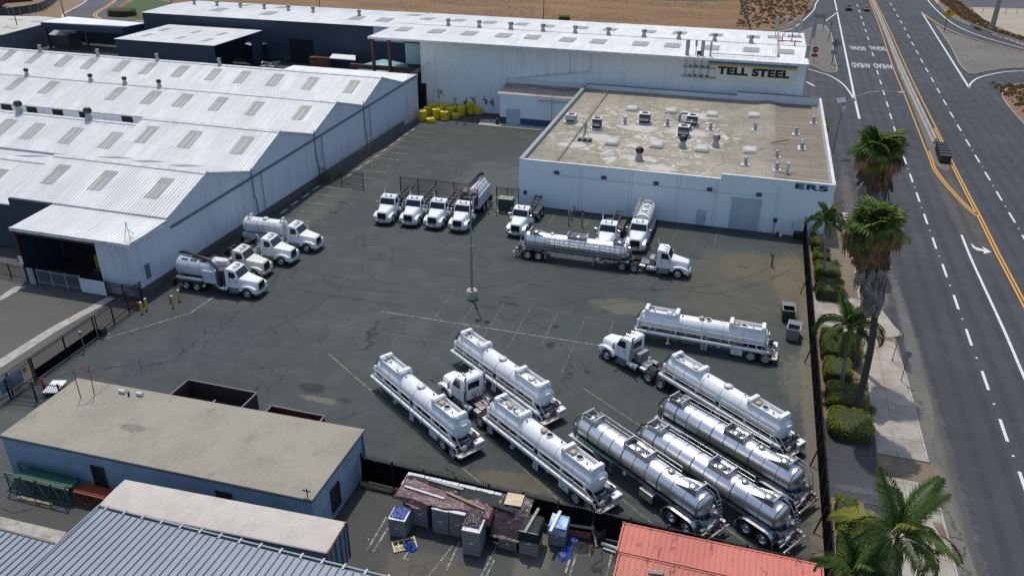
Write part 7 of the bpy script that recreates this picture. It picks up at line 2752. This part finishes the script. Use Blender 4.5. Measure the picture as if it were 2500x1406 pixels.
tag(m.build('rubber_drum', M['rubber'], None, (-5.35, 38.75, 0)), 'black rubber drum between the stacks and the red containers', 'drum')
for a, b_, lab in (((-5.1, 38.2, .16), (-4.0, 38.0, .16), 'grey steel pipe lying by the red container end'), ((-4.9, 37.85, .1), (-4.0, 37.7, .1), 'thinner grey pipe lying below the other pipe')):
    m = MB()
    m.tube(a, b_, .16 if a[2] > .12 else .1, 12)
    tag(m.build('steel_pipe', M['galv']), lab, 'pipe')
m = MB()
m.tube((0, 0, 0), (-.03, .05, .75), .035, 6)
tag(m.build('white_stick', M['white_paint'], None, (-19.15, 33.6, 0)), 'thin white stake standing at the end of a painted bay', 'stake')
m = MB()
m.box(-5.4, -4.2, 31.2, 33.3, 1.7, 1.78)
m.box(-5.3, -4.3, 31.3, 33.1, .1, 1.7)
tag(m.build('white_cabinet', M['white_paint'], bevel=.02), 'white cabinet top cut off by the bottom edge', 'cabinet')


# ================================================================ PLANTS
def leafmat(name, a, b, c=None, rough=.6):
    t = NT(name)
    oi = t.n('ObjectInfo')
    n = t.noise(1.1, 4, .6)
    n2 = t.noise(7, 2, .6)
    col = t.mix(t.ramp(n, .4, .62), a, b)
    col = t.mix(t.ramp(n2, .45, .7, 0, .6), col, c or tuple(x * 1.6 for x in a))
    mm = t.n('HueSaturation')
    t.l(col, mm.inputs['Color'])
    t.l(t.ramp(oi.outputs['Random'], 0, 1, .75, 1.3), mm.inputs['Value'])
    t.l(t.ramp(oi.outputs['Random'], 1, 0, .485, .515), mm.inputs['Hue'])
    return t.out(mm.outputs[0], rough, 0, spec=.12)


M['frond_green'] = leafmat('frond_green', (.085, .130, .022), (.055, .092, .018), (.17, .205, .05))
M['frond_gold'] = leafmat('frond_gold', (.16, .15, .035), (.10, .11, .03), (.22, .18, .06))
M['frond_rust'] = leafmat('frond_rust', (.32, .16, .09), (.22, .11, .06), (.40, .24, .13), .8)
M['frond_dead'] = leafmat('frond_dead', (.21, .15, .09), (.13, .095, .06), (.30, .23, .15), .9)
M['frond_grey'] = leafmat('frond_grey', (.29, .265, .23), (.19, .17, .15), (.40, .37, .33), .9)
M['king_green'] = leafmat('king_green', (.055, .100, .022), (.038, .072, .017), (.12, .155, .045))
M['king_gold'] = leafmat('king_gold', (.17, .19, .03), (.11, .14, .03), (.24, .24, .07))
M['hedge'] = leafmat('hedge', (.22, .245, .04), (.16, .19, .03), (.26, .28, .055))
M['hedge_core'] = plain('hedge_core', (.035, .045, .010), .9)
M['bark'] = mk('bark', (.075, .058, .046), .4, 2.5, .9, stretch=(1, 1, 2.5), tint=(.04, .031, .026), bump=.4)
M['bark_pale'] = mk('bark_pale', (.27, .26, .24), .3, 1.5, .9, stretch=(1, 1, 4), tint=(.17, .16, .15))
M['shaft_green'] = mk('shaft_green', (.10, .16, .05), .3, 2, .5)


def fan_mesh(mat, droop, seed, pet=1.05, rad_=1.05, spread=118, nseg=18):
    """fan palm leaf along +x: stalk, pleated blade, drooping tips"""
    k = ('fan', mat.name, droop, seed, pet)
    if k in CACHE:
        return CACHE[k]
    rg = random.Random(seed)
    m = MB()
    m.sweep([(0, 0, 0), (pet * .5, 0, .05), (pet, 0, 0)], [.028, .02, .015], 4)
    for i in range(nseg):
        a = rad(-spread + 2 * spread * (i + .5) / nseg)
        w = rad(spread / nseg)
        L = rad_ * (1 - .22 * (abs(a) / rad(spread)) ** 2) * rg.uniform(.92, 1.06)
        P = []
        for f, ww in ((.05, 1.05), (.38, 1.05), (.66, 1.02), (.84, .55), (1.0, .08)):
            r = L * f
            z = -droop * max(0, f - .3) ** 1.8 * 1.25 * (1 + .25 * rg.uniform(-1, 1)) - .10 * (1 - math.cos(a)) * f
            sh = 1 - .35 * droop * max(0, f - .45)
            cx, cy = pet + r * math.cos(a) * sh, r * math.sin(a) * sh
            hw = r * w * ww
            nx, ny = -math.sin(a), math.cos(a)
            P.append(((cx - nx * hw, cy - ny * hw, z - .05 * f), (cx, cy, z + .06 * f), (cx + nx * hw, cy + ny * hw, z - .05 * f)))
        V = [p for q in P for p in q]
        F = []
        for j in range(4):
            F += [(3 * j, 3 * j + 1, 3 * j + 4, 3 * j + 3), (3 * j + 1, 3 * j + 2, 3 * j + 5, 3 * j + 4)]
        m.add(V, F)
    CACHE[k] = m.mesh('frond', mat, fix=False)
    return CACHE[k]


def aim(d, roll=0.):
    d = Vector(d).normalized()
    return (d.to_track_quat('X', 'Z') @ Matrix.Rotation(roll, 3, 'X').to_quaternion()).to_euler()


def fan_palm(label, base, mid, crown, skirt_z, seed, sc=1.0):
    rg = random.Random(seed)
    t = thing('fan_palm', label, 'palm tree', base, 0, 'tall fan palms on the footway strip')
    b0, m0, c0 = Vector(base), Vector(mid), Vector(crown)
    pts = []
    for i in range(15):
        f = i / 14
        q = b0.lerp(m0, f) if f < 0 else (b0 * (1 - f) ** 2 + m0 * 2 * f * (1 - f) + c0 * f * f)
        pts.append(q - b0)
    rs = [.38 - .10 * min(1, i / 1.5) - .07 * i / 14 + .012 * (i % 2) for i in range(15)]
    MB().sweep(pts, rs, 12).build('trunk', M['bark'], t)
    C0 = c0 - b0
    ax = (pts[-1] - pts[-3]).normalized()
    for i in range(44):
        el = 80 - 112 * ((i + .5) / 44) ** 1.0
        az = i * 2.399 + rg.uniform(-.25, .25)
        d = Vector((math.cos(az) * math.cos(rad(el)), math.sin(az) * math.cos(rad(el)), math.sin(rad(el))))
        mt = 'frond_green' if el > 12 else rg.choice(('frond_green', 'frond_gold', 'frond_gold', 'frond_rust')) if el > -12 else rg.choice(('frond_gold', 'frond_rust', 'frond_dead', 'frond_dead'))
        me = fan_mesh(M[mt], rg.choice((.4, .7)) if el > 40 else rg.choice((.85, 1.15)) if el > 5 else 1.4, rg.choice((1, 2, 3)), .95, 1.15)
        put('frond', me, t, C0 + Vector((0, 0, rg.uniform(-.3, .1))), 0, aim(d, rg.uniform(-.6, .6)), sc * rg.uniform(.78, 1.14))
    for i in range(7):
        az = rg.choice((0, math.pi)) + rg.uniform(-.7, .7)
        put('frond', fan_mesh(M['frond_rust'], 1.5, 2, 1.0, .95, 70, 12), t, C0 + Vector((0, 0, -.1)), 0, aim((math.cos(az), math.sin(az), rg.uniform(-.35, .25)), rg.uniform(-1, 1)), sc * rg.uniform(.9, 1.1))
    n = 210
    for i in range(n):
        f = i / n
        z = C0.z - .1 - f * (C0.z - skirt_z - .3)
        kk = min(range(15), key=lambda j: abs(pts[j].z - z))
        q = pts[kk]
        az = i * 2.399 + rg.uniform(-.3, .3)
        out = (.80 if f < .25 else .42 if f < .55 else .22) * rg.uniform(.7, 1.2)
        d = Vector((math.cos(az) * out, math.sin(az) * out, -1))
        mt = 'frond_dead' if f < .30 else 'frond_grey'
        if f < .18 and rg.random() < .35:
            mt = 'frond_rust'
        me = fan_mesh(M[mt], .30, rg.choice((1, 2)), .5, 1.2, 20, 5)
        rr = (.24 + .28 * math.sin(math.pi * min(1, f * 1.05)) ** .6) if f > .25 else .35
        put('dead_frond', me, t, (q.x + math.cos(az) * rr, q.y + math.sin(az) * rr, z), 0, aim(d, rg.uniform(-.7, .7)), sc * rg.uniform(.8, 1.1))
    return t


def pinnate(mat, L, arch, seed, n=36, lw=.10):
    k = ('pin', mat.name, L, arch, seed)
    if k in CACHE:
        return CACHE[k]
    rg = random.Random(seed)
    m = MB()
    pts = []
    x = z = 0
    a = .25
    st = L / 12
    for i in range(13):
        pts.append(Vector((x, 0, z)))
        x += math.cos(a) * st
        z += math.sin(a) * st
        a -= arch / 12 * (1 + .5 * i / 12)
    m.sweep(pts, [.035 - .028 * i / 12 for i in range(13)], 4)
    for i in range(n):
        f = .16 + .84 * i / n
        j = min(11, int(f * 12))
        p = pts[j].lerp(pts[j + 1], f * 12 - j)
        tg_ = (pts[j + 1] - pts[j]).normalized()
        ll = L * .235 * math.sin(math.pi * min(1, .18 + .80 * f)) ** .7 * rg.uniform(.85, 1.1)
        for s in (1, -1):
            d = (tg_ * .6 + Vector((0, s, -.05 + .2 * rg.random()))).normalized()
            q1 = p + d * ll * .55
            q2 = p + d * ll + Vector((0, 0, -ll * rg.uniform(.3, .65)))
            sd = d.cross(Vector((0, 0, 1))).normalized() * lw / 2
            m.add([p - sd * .5, p + sd * .5, q1 + sd, q1 - sd, q2], [(0, 1, 2, 3), (3, 2, 4)])
    CACHE[k] = m.mesh('frond', mat, fix=False)
    return CACHE[k]


def feather_palm(label, base, crown, L, n=15, seed=1, trunk_r=.16, gold=(), bark='bark_pale'):
    rg = random.Random(seed)
    t = thing('feather_palm', label, 'palm tree', base, 0)
    b0, c0 = Vector(base), Vector(crown)
    d0 = c0 - b0
    q = [d0 * f + Vector((0, .12 * math.sin(f * 3), 0)) * (1 - f) for f in (0, .06, .2, .4, .6, .8)]
    MB().sweep(q, [trunk_r * 1.6, trunk_r * 1.2, trunk_r, trunk_r * .95, trunk_r * .9, trunk_r * .85], 10).build('trunk', M[bark], t)
    MB().sweep([d0 * .795, d0 * .85, d0 * .93, d0], [trunk_r * 1.0, trunk_r * 1.15, trunk_r * .95, trunk_r * .5], 10).build('crown_shaft', M['shaft_green'], t)
    for i in range(n):
        el = 78 - 95 * ((i + .3) / n)
        az = i * 2.399 + rg.uniform(-.15, .15)
        d = Vector((math.cos(az) * math.cos(rad(el)), math.sin(az) * math.cos(rad(el)), math.sin(rad(el))))
        mt = 'king_gold' if i in gold else 'king_green'
        me = pinnate(M[mt], L, rg.choice((1.6, 2.0, 2.4)) if el < 60 else .9, rg.choice((1, 2, 3)))
        put('frond', me, t, d0, 0, aim(d, rg.uniform(-.25, .25)), rg.uniform(.85, 1.1))
    return t


fan_palm('tall fan palm nearer the camera, with a thick dead skirt and rust tinged leaves', (11.5, 57.8, 0), (12.3, 58.3, 8), (10.00, 58.61, 15.60), 10.3, 4, 1.18)
fan_palm('tall fan palm farther back, its crown right above the nearer palm', (11.85, 65.4, 0), (12.6, 66.5, 9), (10.55, 66.97, 18.90), 13.2, 9, 1.12)
feather_palm('feather palm with a pale slender trunk in front of the two fan palm trunks', (10.85, 61.5, 0), (10.35, 61.26, 5.90), 3.7, 17, 3)
feather_palm('smaller feather palm by the corner of the pale building', (10.45, 82.4, 0), (9.53, 82.46, 6.60), 2.9, 15, 5, .13, (0,))
feather_palm('slim feather palm behind the smaller one, close to the fence end', (10.25, 89.4, 0), (10.3, 89.5, 4.9), 1.9, 10, 7, .10)
feather_palm('big foreground feather palm with broad arching fronds at the lower right corner', (12.6, 38.2, 0), (10.70, 35.88, 7.20), 3.95, 18, 11, .22, (2, 9, 13))
feather_palm('low feather palm half cut by the bottom edge beside the big one', (10.3, 36.3, 0), (8.92, 34.57, 5.40), 2.9, 15, 17, .2)
# young suckers at the foot of the nearer fan palm
for x, y, lab in ((12.2, 62.3, 'dry spiky palm seedling beside the trimmed hedge block'), (12.5, 58.6, 'small spiky palm seedling at the foot of the nearer fan palm')):
    t = thing('palm_seedling', lab, 'seedling', (x, y, 0))
    for k in range(9):
        put('frond', fan_mesh(M['frond_dead' if k % 2 else 'frond_gold'], .5, 1, .5, .6, 70, 8), t, (0, 0, .1), 0, aim((math.cos(k * 2.4), math.sin(k * 2.4), .9), 0), .8)


def hedge(label, x0, x1, y0, y1, h, rnd=.45, seed=1, dens=95, mat='hedge'):
    """clipped hedge block: dark core with leaf blades standing out of its skin"""
    rg = random.Random(seed)
    cx, cy, hx, hy = (x0 + x1) / 2, (y0 + y1) / 2, (x1 - x0) / 2, (y1 - y0) / 2
    t = thing('hedge', label, 'hedge', (cx, cy, 0))
    ex = 2 / max(.12, rnd)

    def surf(u, v):
        a = u * 2 * math.pi
        b_ = v * math.pi / 2
        p = lambda c, e: math.copysign(abs(c) ** e, c)
        e1, e2 = rnd, .26
        r = p(math.cos(b_), e2)
        bump_ = 1 + .05 * noise.noise((math.cos(a) * 2 + seed, math.sin(a) * 2, v * 3))
        return Vector((hx * r * p(math.cos(a), e1) * bump_, hy * r * p(math.sin(a), e1) * bump_, h * p(math.sin(b_), e2) * (1 + .04 * noise.noise((math.cos(a) * 3, math.sin(a) * 3 + seed, 5)))))
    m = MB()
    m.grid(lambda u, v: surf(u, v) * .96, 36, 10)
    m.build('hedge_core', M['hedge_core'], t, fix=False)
    m = MB()
    V, F = [], []
    n = int((hx * hy * 4 + (hx + hy) * 4 * h) * dens)
    for i in range(n):
        u, v = rg.random(), rg.random() ** 1.0
        if rg.random() < .5:
            u, v = rg.random(), rg.uniform(.35, 1)
        p = surf(u, v)
        q = surf(u + .004, v)
        w = surf(u, min(1, v + .01)) if v < .98 else p + Vector((.01, 0, 0))
        nrm = (q - p).cross(w - p)
        nrm = nrm.normalized() if nrm.length > 1e-9 else Vector((0, 0, 1))
        if nrm.z < -.2:
            nrm = -nrm
        d = (nrm * .55 + Vector((rg.uniform(-1, 1), rg.uniform(-1, 1), rg.uniform(-.4, .6)))).normalized()
        s = d.cross(Vector((rg.uniform(-1, 1), rg.uniform(-1, 1), rg.uniform(-1, 1)))).normalized()
        l = rg.uniform(.06, .105)
        ww = rg.uniform(.03, .05)
        b = len(V)
        p = p + nrm * rg.uniform(-.03, .04)
        V += [p - s * ww * .4, p + d * l * .55 - s * ww, p + d * l, p + d * l * .55 + s * ww]
        F.append((b, b + 1, b + 2, b + 3))
    m.add(V, F)
    m.build('foliage', M[mat], t, fix=False)
    return t


hedge('clipped hedge block far up the fence, third behind the smaller feather palm', 9.3, 10.7, 90, 92.8, 1.3, 0.36, 1)
hedge('clipped hedge block behind the smaller feather palm trunk', 9.4, 11.2, 86.3, 89, 1.25, 0.36, 2)
hedge('square clipped hedge block just below the smaller feather palm', 9.4, 12.0, 82.1, 85.4, 1.3, 0.25, 3)
hedge('square clipped hedge block just above the pale driveway crossing', 9.35, 12.15, 77.7, 81, 1.35, 0.22, 4)
hedge('tall clipped hedge block against the fence below the driveway crossing', 9.35, 11.4, 65.4, 69.9, 1.4, 0.36, 5)
hedge('rounded clipped hedge on the footway side, right of the other one', 11.35, 12.75, 65.4, 69.7, 1.3, 0.43, 6)
hedge('clipped hedge block crossed by the pale trunk of the feather palm', 9.4, 11.7, 61.9, 65.0, 1.25, 0.36, 7)
hedge('clipped hedge block at the base of the nearer fan palm', 9.4, 12.5, 57.7, 61.0, 1.25, 0.40, 8)
hedge('largest rounded hedge block, beside the dark driveway patch', 9.3, 12.7, 53.9, 57.3, 1.25, .6, 9)
hedge('clipped hedge block right below the dark driveway patch', 9.35, 10.8, 43.8, 46.4, 1.25, 0.29, 10)
hedge('clipped hedge block under the fronds of the big foreground palm', 9.3, 10.8, 40.6, 43.5, 1.2, 0.36, 11)
hedge('tall bush along the right wall of the flat roofed building', 11.5, 13.3, 133, 141.5, 3.2, .8, 12, 40)
hedge('round green bush on the right hand verge by the side road', 47.6, 50.6, 155, 161, 1.8, .9, 13, 30)
hedge('small dark bush beyond the tall white roof at the edge of the field', -57, -53.5, 240, 242.5, 1.8, .9, 14, 30)
hedge('dark bush at the loop road behind the blue building', -190, -181, 206, 213, 2.0, .9, 15, 12)
hedge('scrubby bush at the lower end of the guard rail', 9.2, 11.0, 152, 160, 1.2, .9, 16, 25)
# dry grass tufts over the field and verges
rg = random.Random(77)
V, F = [], []


def tuft(x, y, z, s):
    for k in range(3):
        a = rg.random() * 6.28
        b = len(V)
        c, d = math.cos(a) * s * .5, math.sin(a) * s * .5
        V.extend([(x - c, y - d, z), (x + c, y + d, z), (x + c * .4 + rg.uniform(-.2, .2) * s, y + d * .4, z + s * rg.uniform(.25, .5))])
        F.append((b, b + 1, b + 2))


for i in range(5000):
    x, y = rg.uniform(-150, 8), rg.uniform(238, 330)
    if noise.noise((x * .05, y * .05, 0)) + rg.uniform(-.3, .3) < .05:
        continue
    tuft(x, y, .02, rg.uniform(.25, .5))
m = MB()
m.add(V, F)
M['straw'] = plain('straw', (.40, .26, .12), .9, spec=.1)
M['weed_stalk'] = leafmat('weed_stalk', (.36, .21, .11), (.25, .15, .08), (.45, .33, .18), .9)
struct(m.build('dry_grass', M['straw'], fix=False), 'stuff')
V, F = [], []
for i in range(2600):
    k = rg.random()
    if k < .35:
        x, y = rg.uniform(-6, 16), rg.uniform(250, 330)
        if x > -3 + (y - 250) * .28 + 8 or x < -7 + (250 - y) * .0:
            continue
    elif k < .7:
        y = rg.uniform(248, 340)
        x = 60.5 + max(0, (268 - y)) * .42 + max(0, y - 300) * .02 + rg.uniform(0, 6)
    else:
        x, y = rg.uniform(49, 60), rg.uniform(140, 192)
    tuft(x, y, .1, rg.uniform(.5, 1.5))
m = MB()
m.add(V, F)
struct(m.build('weeds', M['weed_stalk'], fix=False), 'stuff')
V, F = [], []
for i in range(260):
    tuft(rg.uniform(9.2, 12.6), rg.uniform(42, 100), .04, rg.uniform(.06, .14))
for i in range(120):
    tuft(rg.uniform(9.3, 12.2), rg.uniform(142, 165), .02, rg.uniform(.3, .8))
m = MB()
m.add(V, F)
struct(m.build('litter_leaves', M['frond_dead'], fix=False), 'stuff')

# ================================================================ STREET FURNITURE
lb = (13.96, 130.52)
t = thing('street_lamp', 'street lamp with a long curved arm over the road and a solar panel', 'street lamp', (lb[0], lb[1], 0))
MB().tube((0, 0, 0), (.15, 0, 8.0), .12, 8, 0, .08).build('pole', M['galv'], t)
MB().sweep([(.15, 0, 7.7), (1.6, .1, 8.9), (3.4, .2, 9.7), (5.4, .3, 10.0), (7.6, .3, 10.0)], [.07, .065, .06, .055, .05], 8).build('arm', M['galv'], t)
MB().mbox(Matrix.Translation((7.9, .3, 10.0)), .9, .35, .16).build('lamp_head', M['trim_white'], t, bevel=.04)
m = MB()
m.mbox(Matrix.Translation((-.3, -.5, 8.4)) @ Matrix.Rotation(.6, 4, 'X') @ Matrix.Rotation(.3, 4, 'Z'), 1.3, 1.0, .05)
m.build('solar_panel', mk('solar', (.25, .27, .32), .3, 3, .25, .3), t)
MB().box(.1, .5, -.25, .1, 6.6, 7.3).build('control_box', M['trim_white'], t)
t = thing('utility_pole', 'thick grey timber utility pole among the weeds at the far right', 'utility pole', (64.6, 268, 0))
MB().tube((0, 0, 0), (0, 0, 14), .75, 12, 0, .62).build('pole', M['wood_grey'], t)
for x, y, h, lab in ((-136.1, 241.4, 9, 'thin street light pole behind the long blue building'), (-62.1, 243, 9.5, 'thin street light pole with a small arm beyond the tall white roof'), (-197.8, 199.8, 8, 'dark pole beside the loop road at the top left'), (-174.5, 161, 9, 'dark pole with a boxy floodlight at the left edge')):
    t = thing('light_pole', lab, 'light pole', (x, y, 0))
    MB().tube((0, 0, 0), (0, 0, h), .16, 6, 0, .1).build('pole', M['steel_dark'], t)
    MB().bar((0, 0, h), (-2.2, 0, h + .3), .12, .12).build('arm', M['steel_dark'], t)
    MB().box(-2.8, -1.9, -.3, .3, h + .15, h + .45).build('lamp_head', M['galv'], t)


def diamond(m, x, y, z, r, th=.06, mi=0):
    m.add([(x, y, z - r), (x + r, y, z), (x, y, z + r), (x - r, y, z), (x, y + th, z - r), (x + r, y + th, z), (x, y + th, z + r), (x - r, y + th, z)], [(0, 1, 2, 3), (7, 6, 5, 4), (0, 4, 5, 1), (1, 5, 6, 2), (2, 6, 7, 3), (3, 7, 4, 0)], mi)


t = thing('warning_sign', 'yellow diamond warning sign with a black merging arrow at the side ramp', 'road sign', (50.8, 259.6, 0))
MB().box(-.12, .12, .02, .2, 0, 4.4).build('post', M['steel_dark'], t)
m = MB()
diamond(m, 0, -.05, 5.0, 1.55)
m.build('panel', mk('sign_yellow', (.70, .40, .02), .1, 2, .5), t)
m = MB()
m.bar((0, -.07, 4.2), (0, -.07, 5.5), .2, .02)
m.bar((-.35, -.07, 4.5), (0, -.07, 5.0), .2, .02)
m.prism([(-.38, 5.4), (.38, 5.4), (0, 6.0)], 'y', -.08, -.06)
m.build('symbol', M['ink'], t)
t = thing('road_sign', 'grey back of a diamond sign with a plate below, on the left traffic island', 'road sign', (17.6, 201.9, .1))
MB().box(-.1, .1, -.1, .1, 0, 5.6).build('post', M['steel_dark'], t)
m = MB()
diamond(m, .25, -.1, 4.7, 1.15)
m.build('panel', M['galv'], t)
MB().box(-.6, .6, -.18, -.11, 2.2, 3.2).build('plate', M['galv'], t)
t = thing('stop_sign', 'red octagonal stop sign with a red plate below on the left island', 'road sign', (13.6, 203.0, .1))
MB().box(-.06, .06, .0, .1, 0, 2.3).build('post', M['red'], t)
m = MB()
m.prism([(.72 * math.cos(rad(22.5 + 45 * k)), 2.9 + .72 * math.sin(rad(22.5 + 45 * k))) for k in range(8)], 'y', -.06, -.01)
m.build('panel', M['red'], t)
text('lettering', 'STOP', (0, -.075, 2.9), .5, M['white_paint'], (rad(90), 0, 0), .005, 1, t)
MB().box(-.7, .7, -.06, -.01, 1.25, 1.95).build('plate', M['red'], t)
m = MB()
m.box(-.09, .09, -.09, .09, 0, 5.6)
tag(m.build('sign_pole', M['steel_dark'], None, (18.3, 231.5, .1)), 'plain dark pole standing on the left traffic island', 'pole')
t = thing('road_sign', 'far sign board on two posts at the tip of the left island', 'road sign', (16.4, 251, .1))
for x in (-1.2, 1.4):
    MB().box(x - .08, x + .08, -.08, .08, 0, 3.2).build('post', M['steel_dark'], t)
MB().box(-1.6, 1.8, .0, .08, 3.2, 4.4).build('panel', M['galv'], t)
t = thing('bus_stop_sign', 'thin leaning sign pole with a bent bracket on the footway edge', 'sign', (15.49, 67.49, .12))
MB().tube((0, 0, 0), (.05, -.03, 2.95), .035, 6).build('pole', M['steel_dark'], t)
MB().path([(.05, 0, 2.85), (.35, .05, 2.8), (.4, .05, 2.5), (.35, .05, 2.15)], .03, 5).build('bracket', M['steel_dark'], t)
MB().lathe([(.12, 0), (.1, .08), (0, .09)], n=8).build('foot', M['steel_dark'], t)
t = thing('bus_stop_sign', 'sign pole with a small square grey plate at the kerb', 'sign', (15.82, 64.15, .12))
MB().tube((0, 0, 0), (0, 0, 2.9), .035, 6).build('pole', M['steel_dark'], t)
MB().box(-.24, .24, -.04, -.01, 2.35, 2.95).build('plate', M['galv'], t)
# crash cushion
t = thing('crash_cushion', 'row of five black crash cushion modules at the end of the median barrier', 'crash cushion', (30.1, 133.4, 0), rad(-3))
for k in range(5):
    y = 3.2 - k * 1.45
    w = .62 + .04 * k
    o_ = MB().box(-w, w, y - .62, y + .62, .08, 1.25).build('module', mk('cushion', (.030, .032, .038), .3, 3, .6) if k == 0 else M['cushion_'], t, bevel=.10)
    if k == 0:
        M['cushion_'] = o_.data.materials[0]
    MB().box(-w - .06, w + .06, y + .60, y + .68, .05, 1.36).build('fender_panel', M['fence_black'], t)
# guard rail along the embankment
t = thing('guard_rail', 'long metal guard rail on the outer side of the right hand ramp', 'guard rail')
gp = smooth([(58.6, 322), (58.0, 302), (59.0, 284), (62.0, 265), (65.4, 252.2), (69.2, 241), (78, 226)], 4)
m = MB()
m.loft([[(x, y, .45), (x + .05, y, .55), (x, y, .65), (x + .05, y, .8), (x + .12, y, .8), (x + .12, y, .45)] for x, y in gp], 0, False)
m.build('beam', M['galv'], t)
for x, y in gp[::1]:
    MB().box(x + .12, x + .3, y - .1, y + .1, 0, .8).build('post', M['wood'], t)
t = thing('wire_fence', 'low wire fence on short posts along the top right side road', 'fence')
for k in range(12):
    MB().box(66 + k * 3.5, 66.14 + k * 3.5, 304 + k * .8, 304.14 + k * .8, 0, 1.6).build('post', M['wood'], t)
MB().bar((66, 304, 1.4), (104.5, 312.8, 1.4), .05, .05).build('wire', M['galv'], t)
t = thing('field_fence', 'dark fence line of weathered posts crossing the field edge', 'fence')
for k in range(26):
    f = k / 25
    x, y = -7.7 + 5.7 * f, 312 - 66 * f
    MB().box(x - .18, x + .18, y - .18, y + .18, 0, 1.7 + .3 * math.sin(k * 2)).build('post', M['wood'], t)
MB().bar((-7.7, 312, 1.2), (-2.0, 246, 1.2), .08, .5).build('rail', M['wood'], t)
# dark red containers and fence at the top left corner
for i, (x, y, rz, lab) in enumerate([(-236, 207, .9, 'dark red freight container nearest the fence at the top left corner'), (-240, 222, .95, 'dark red freight container behind the first at the top left corner'), (-248, 214, .9, 'dark red freight container at the very edge of the top left corner')]):
    t = thing('freight_container', lab, 'container', (x, y, 0), rz)
    RC = mk('dark_red', (.16, .028, .03), .3, 1.2, .6)
    MB().box(-6, 6, -1.3, 1.3, .1, 2.9).build('body', RC, t, bevel=.04)
    MB().box(-6.05, 6.05, -1.35, 1.35, 2.905, 3.0).build('roof', RC, t)
    for k in range(16):
        MB().box(-5.6 + k * .75, -5.35 + k * .75, -1.36, -1.301, .3, 2.7).build('rib', RC, t)
t = thing('mesh_fence', 'dark mesh fence curving in front of the red containers at the top left', 'fence')
fp_ = smooth([(-222, 190), (-215.5, 193.5), (-213.5, 206), (-221, 219), (-230, 231), (-246, 250)], 4)
for a, b_ in zip(fp_, fp_[1:]):
    MB().bar((*a, 1.4), (*b_, 1.4), .05, 2.4).build('screen_panel', mk('mesh_grey', (.07, .075, .08), .3, 1, .8) if 'mesh_' not in M else M['mesh_'], t)
    M.setdefault('mesh_', t.children[0].data.materials[0] if t.children else None)
for x, y in fp_:
    MB().box(x - .1, x + .1, y - .1, y + .1, 0, 2.8).build('post', M['galv'], t)

# ================================================================ TIDY: markings and slabs belong to the surface they lie on
by = {o.name: o for o in bpy.data.objects}
road, yard, lot = by['road'], by['yard'], by['storage_lot']
foot = by['footway_bed']
foot.name = 'footway'
for o in list(bpy.data.objects):
    if o.parent or o.get('kind') != 'structure' or o.type != 'MESH':
        continue
    n = o.name.split('.')[0]
    par = None
    if n in ('lane_dash', 'lane_marker_dot', 'edge_line', 'median_line', 'turn_lane_line', 'turn_arrow', 'gore_line', 'road_lettering', 'ramp_line'):
        par = road
    elif n in ('parking_line', 'yard_line'):
        par = yard
    elif n == 'bay_line':
        par = lot
    elif n in ('paving_slab', 'kerb_stone'):
        par = foot
    if par:
        o.parent = par
        del o['kind']
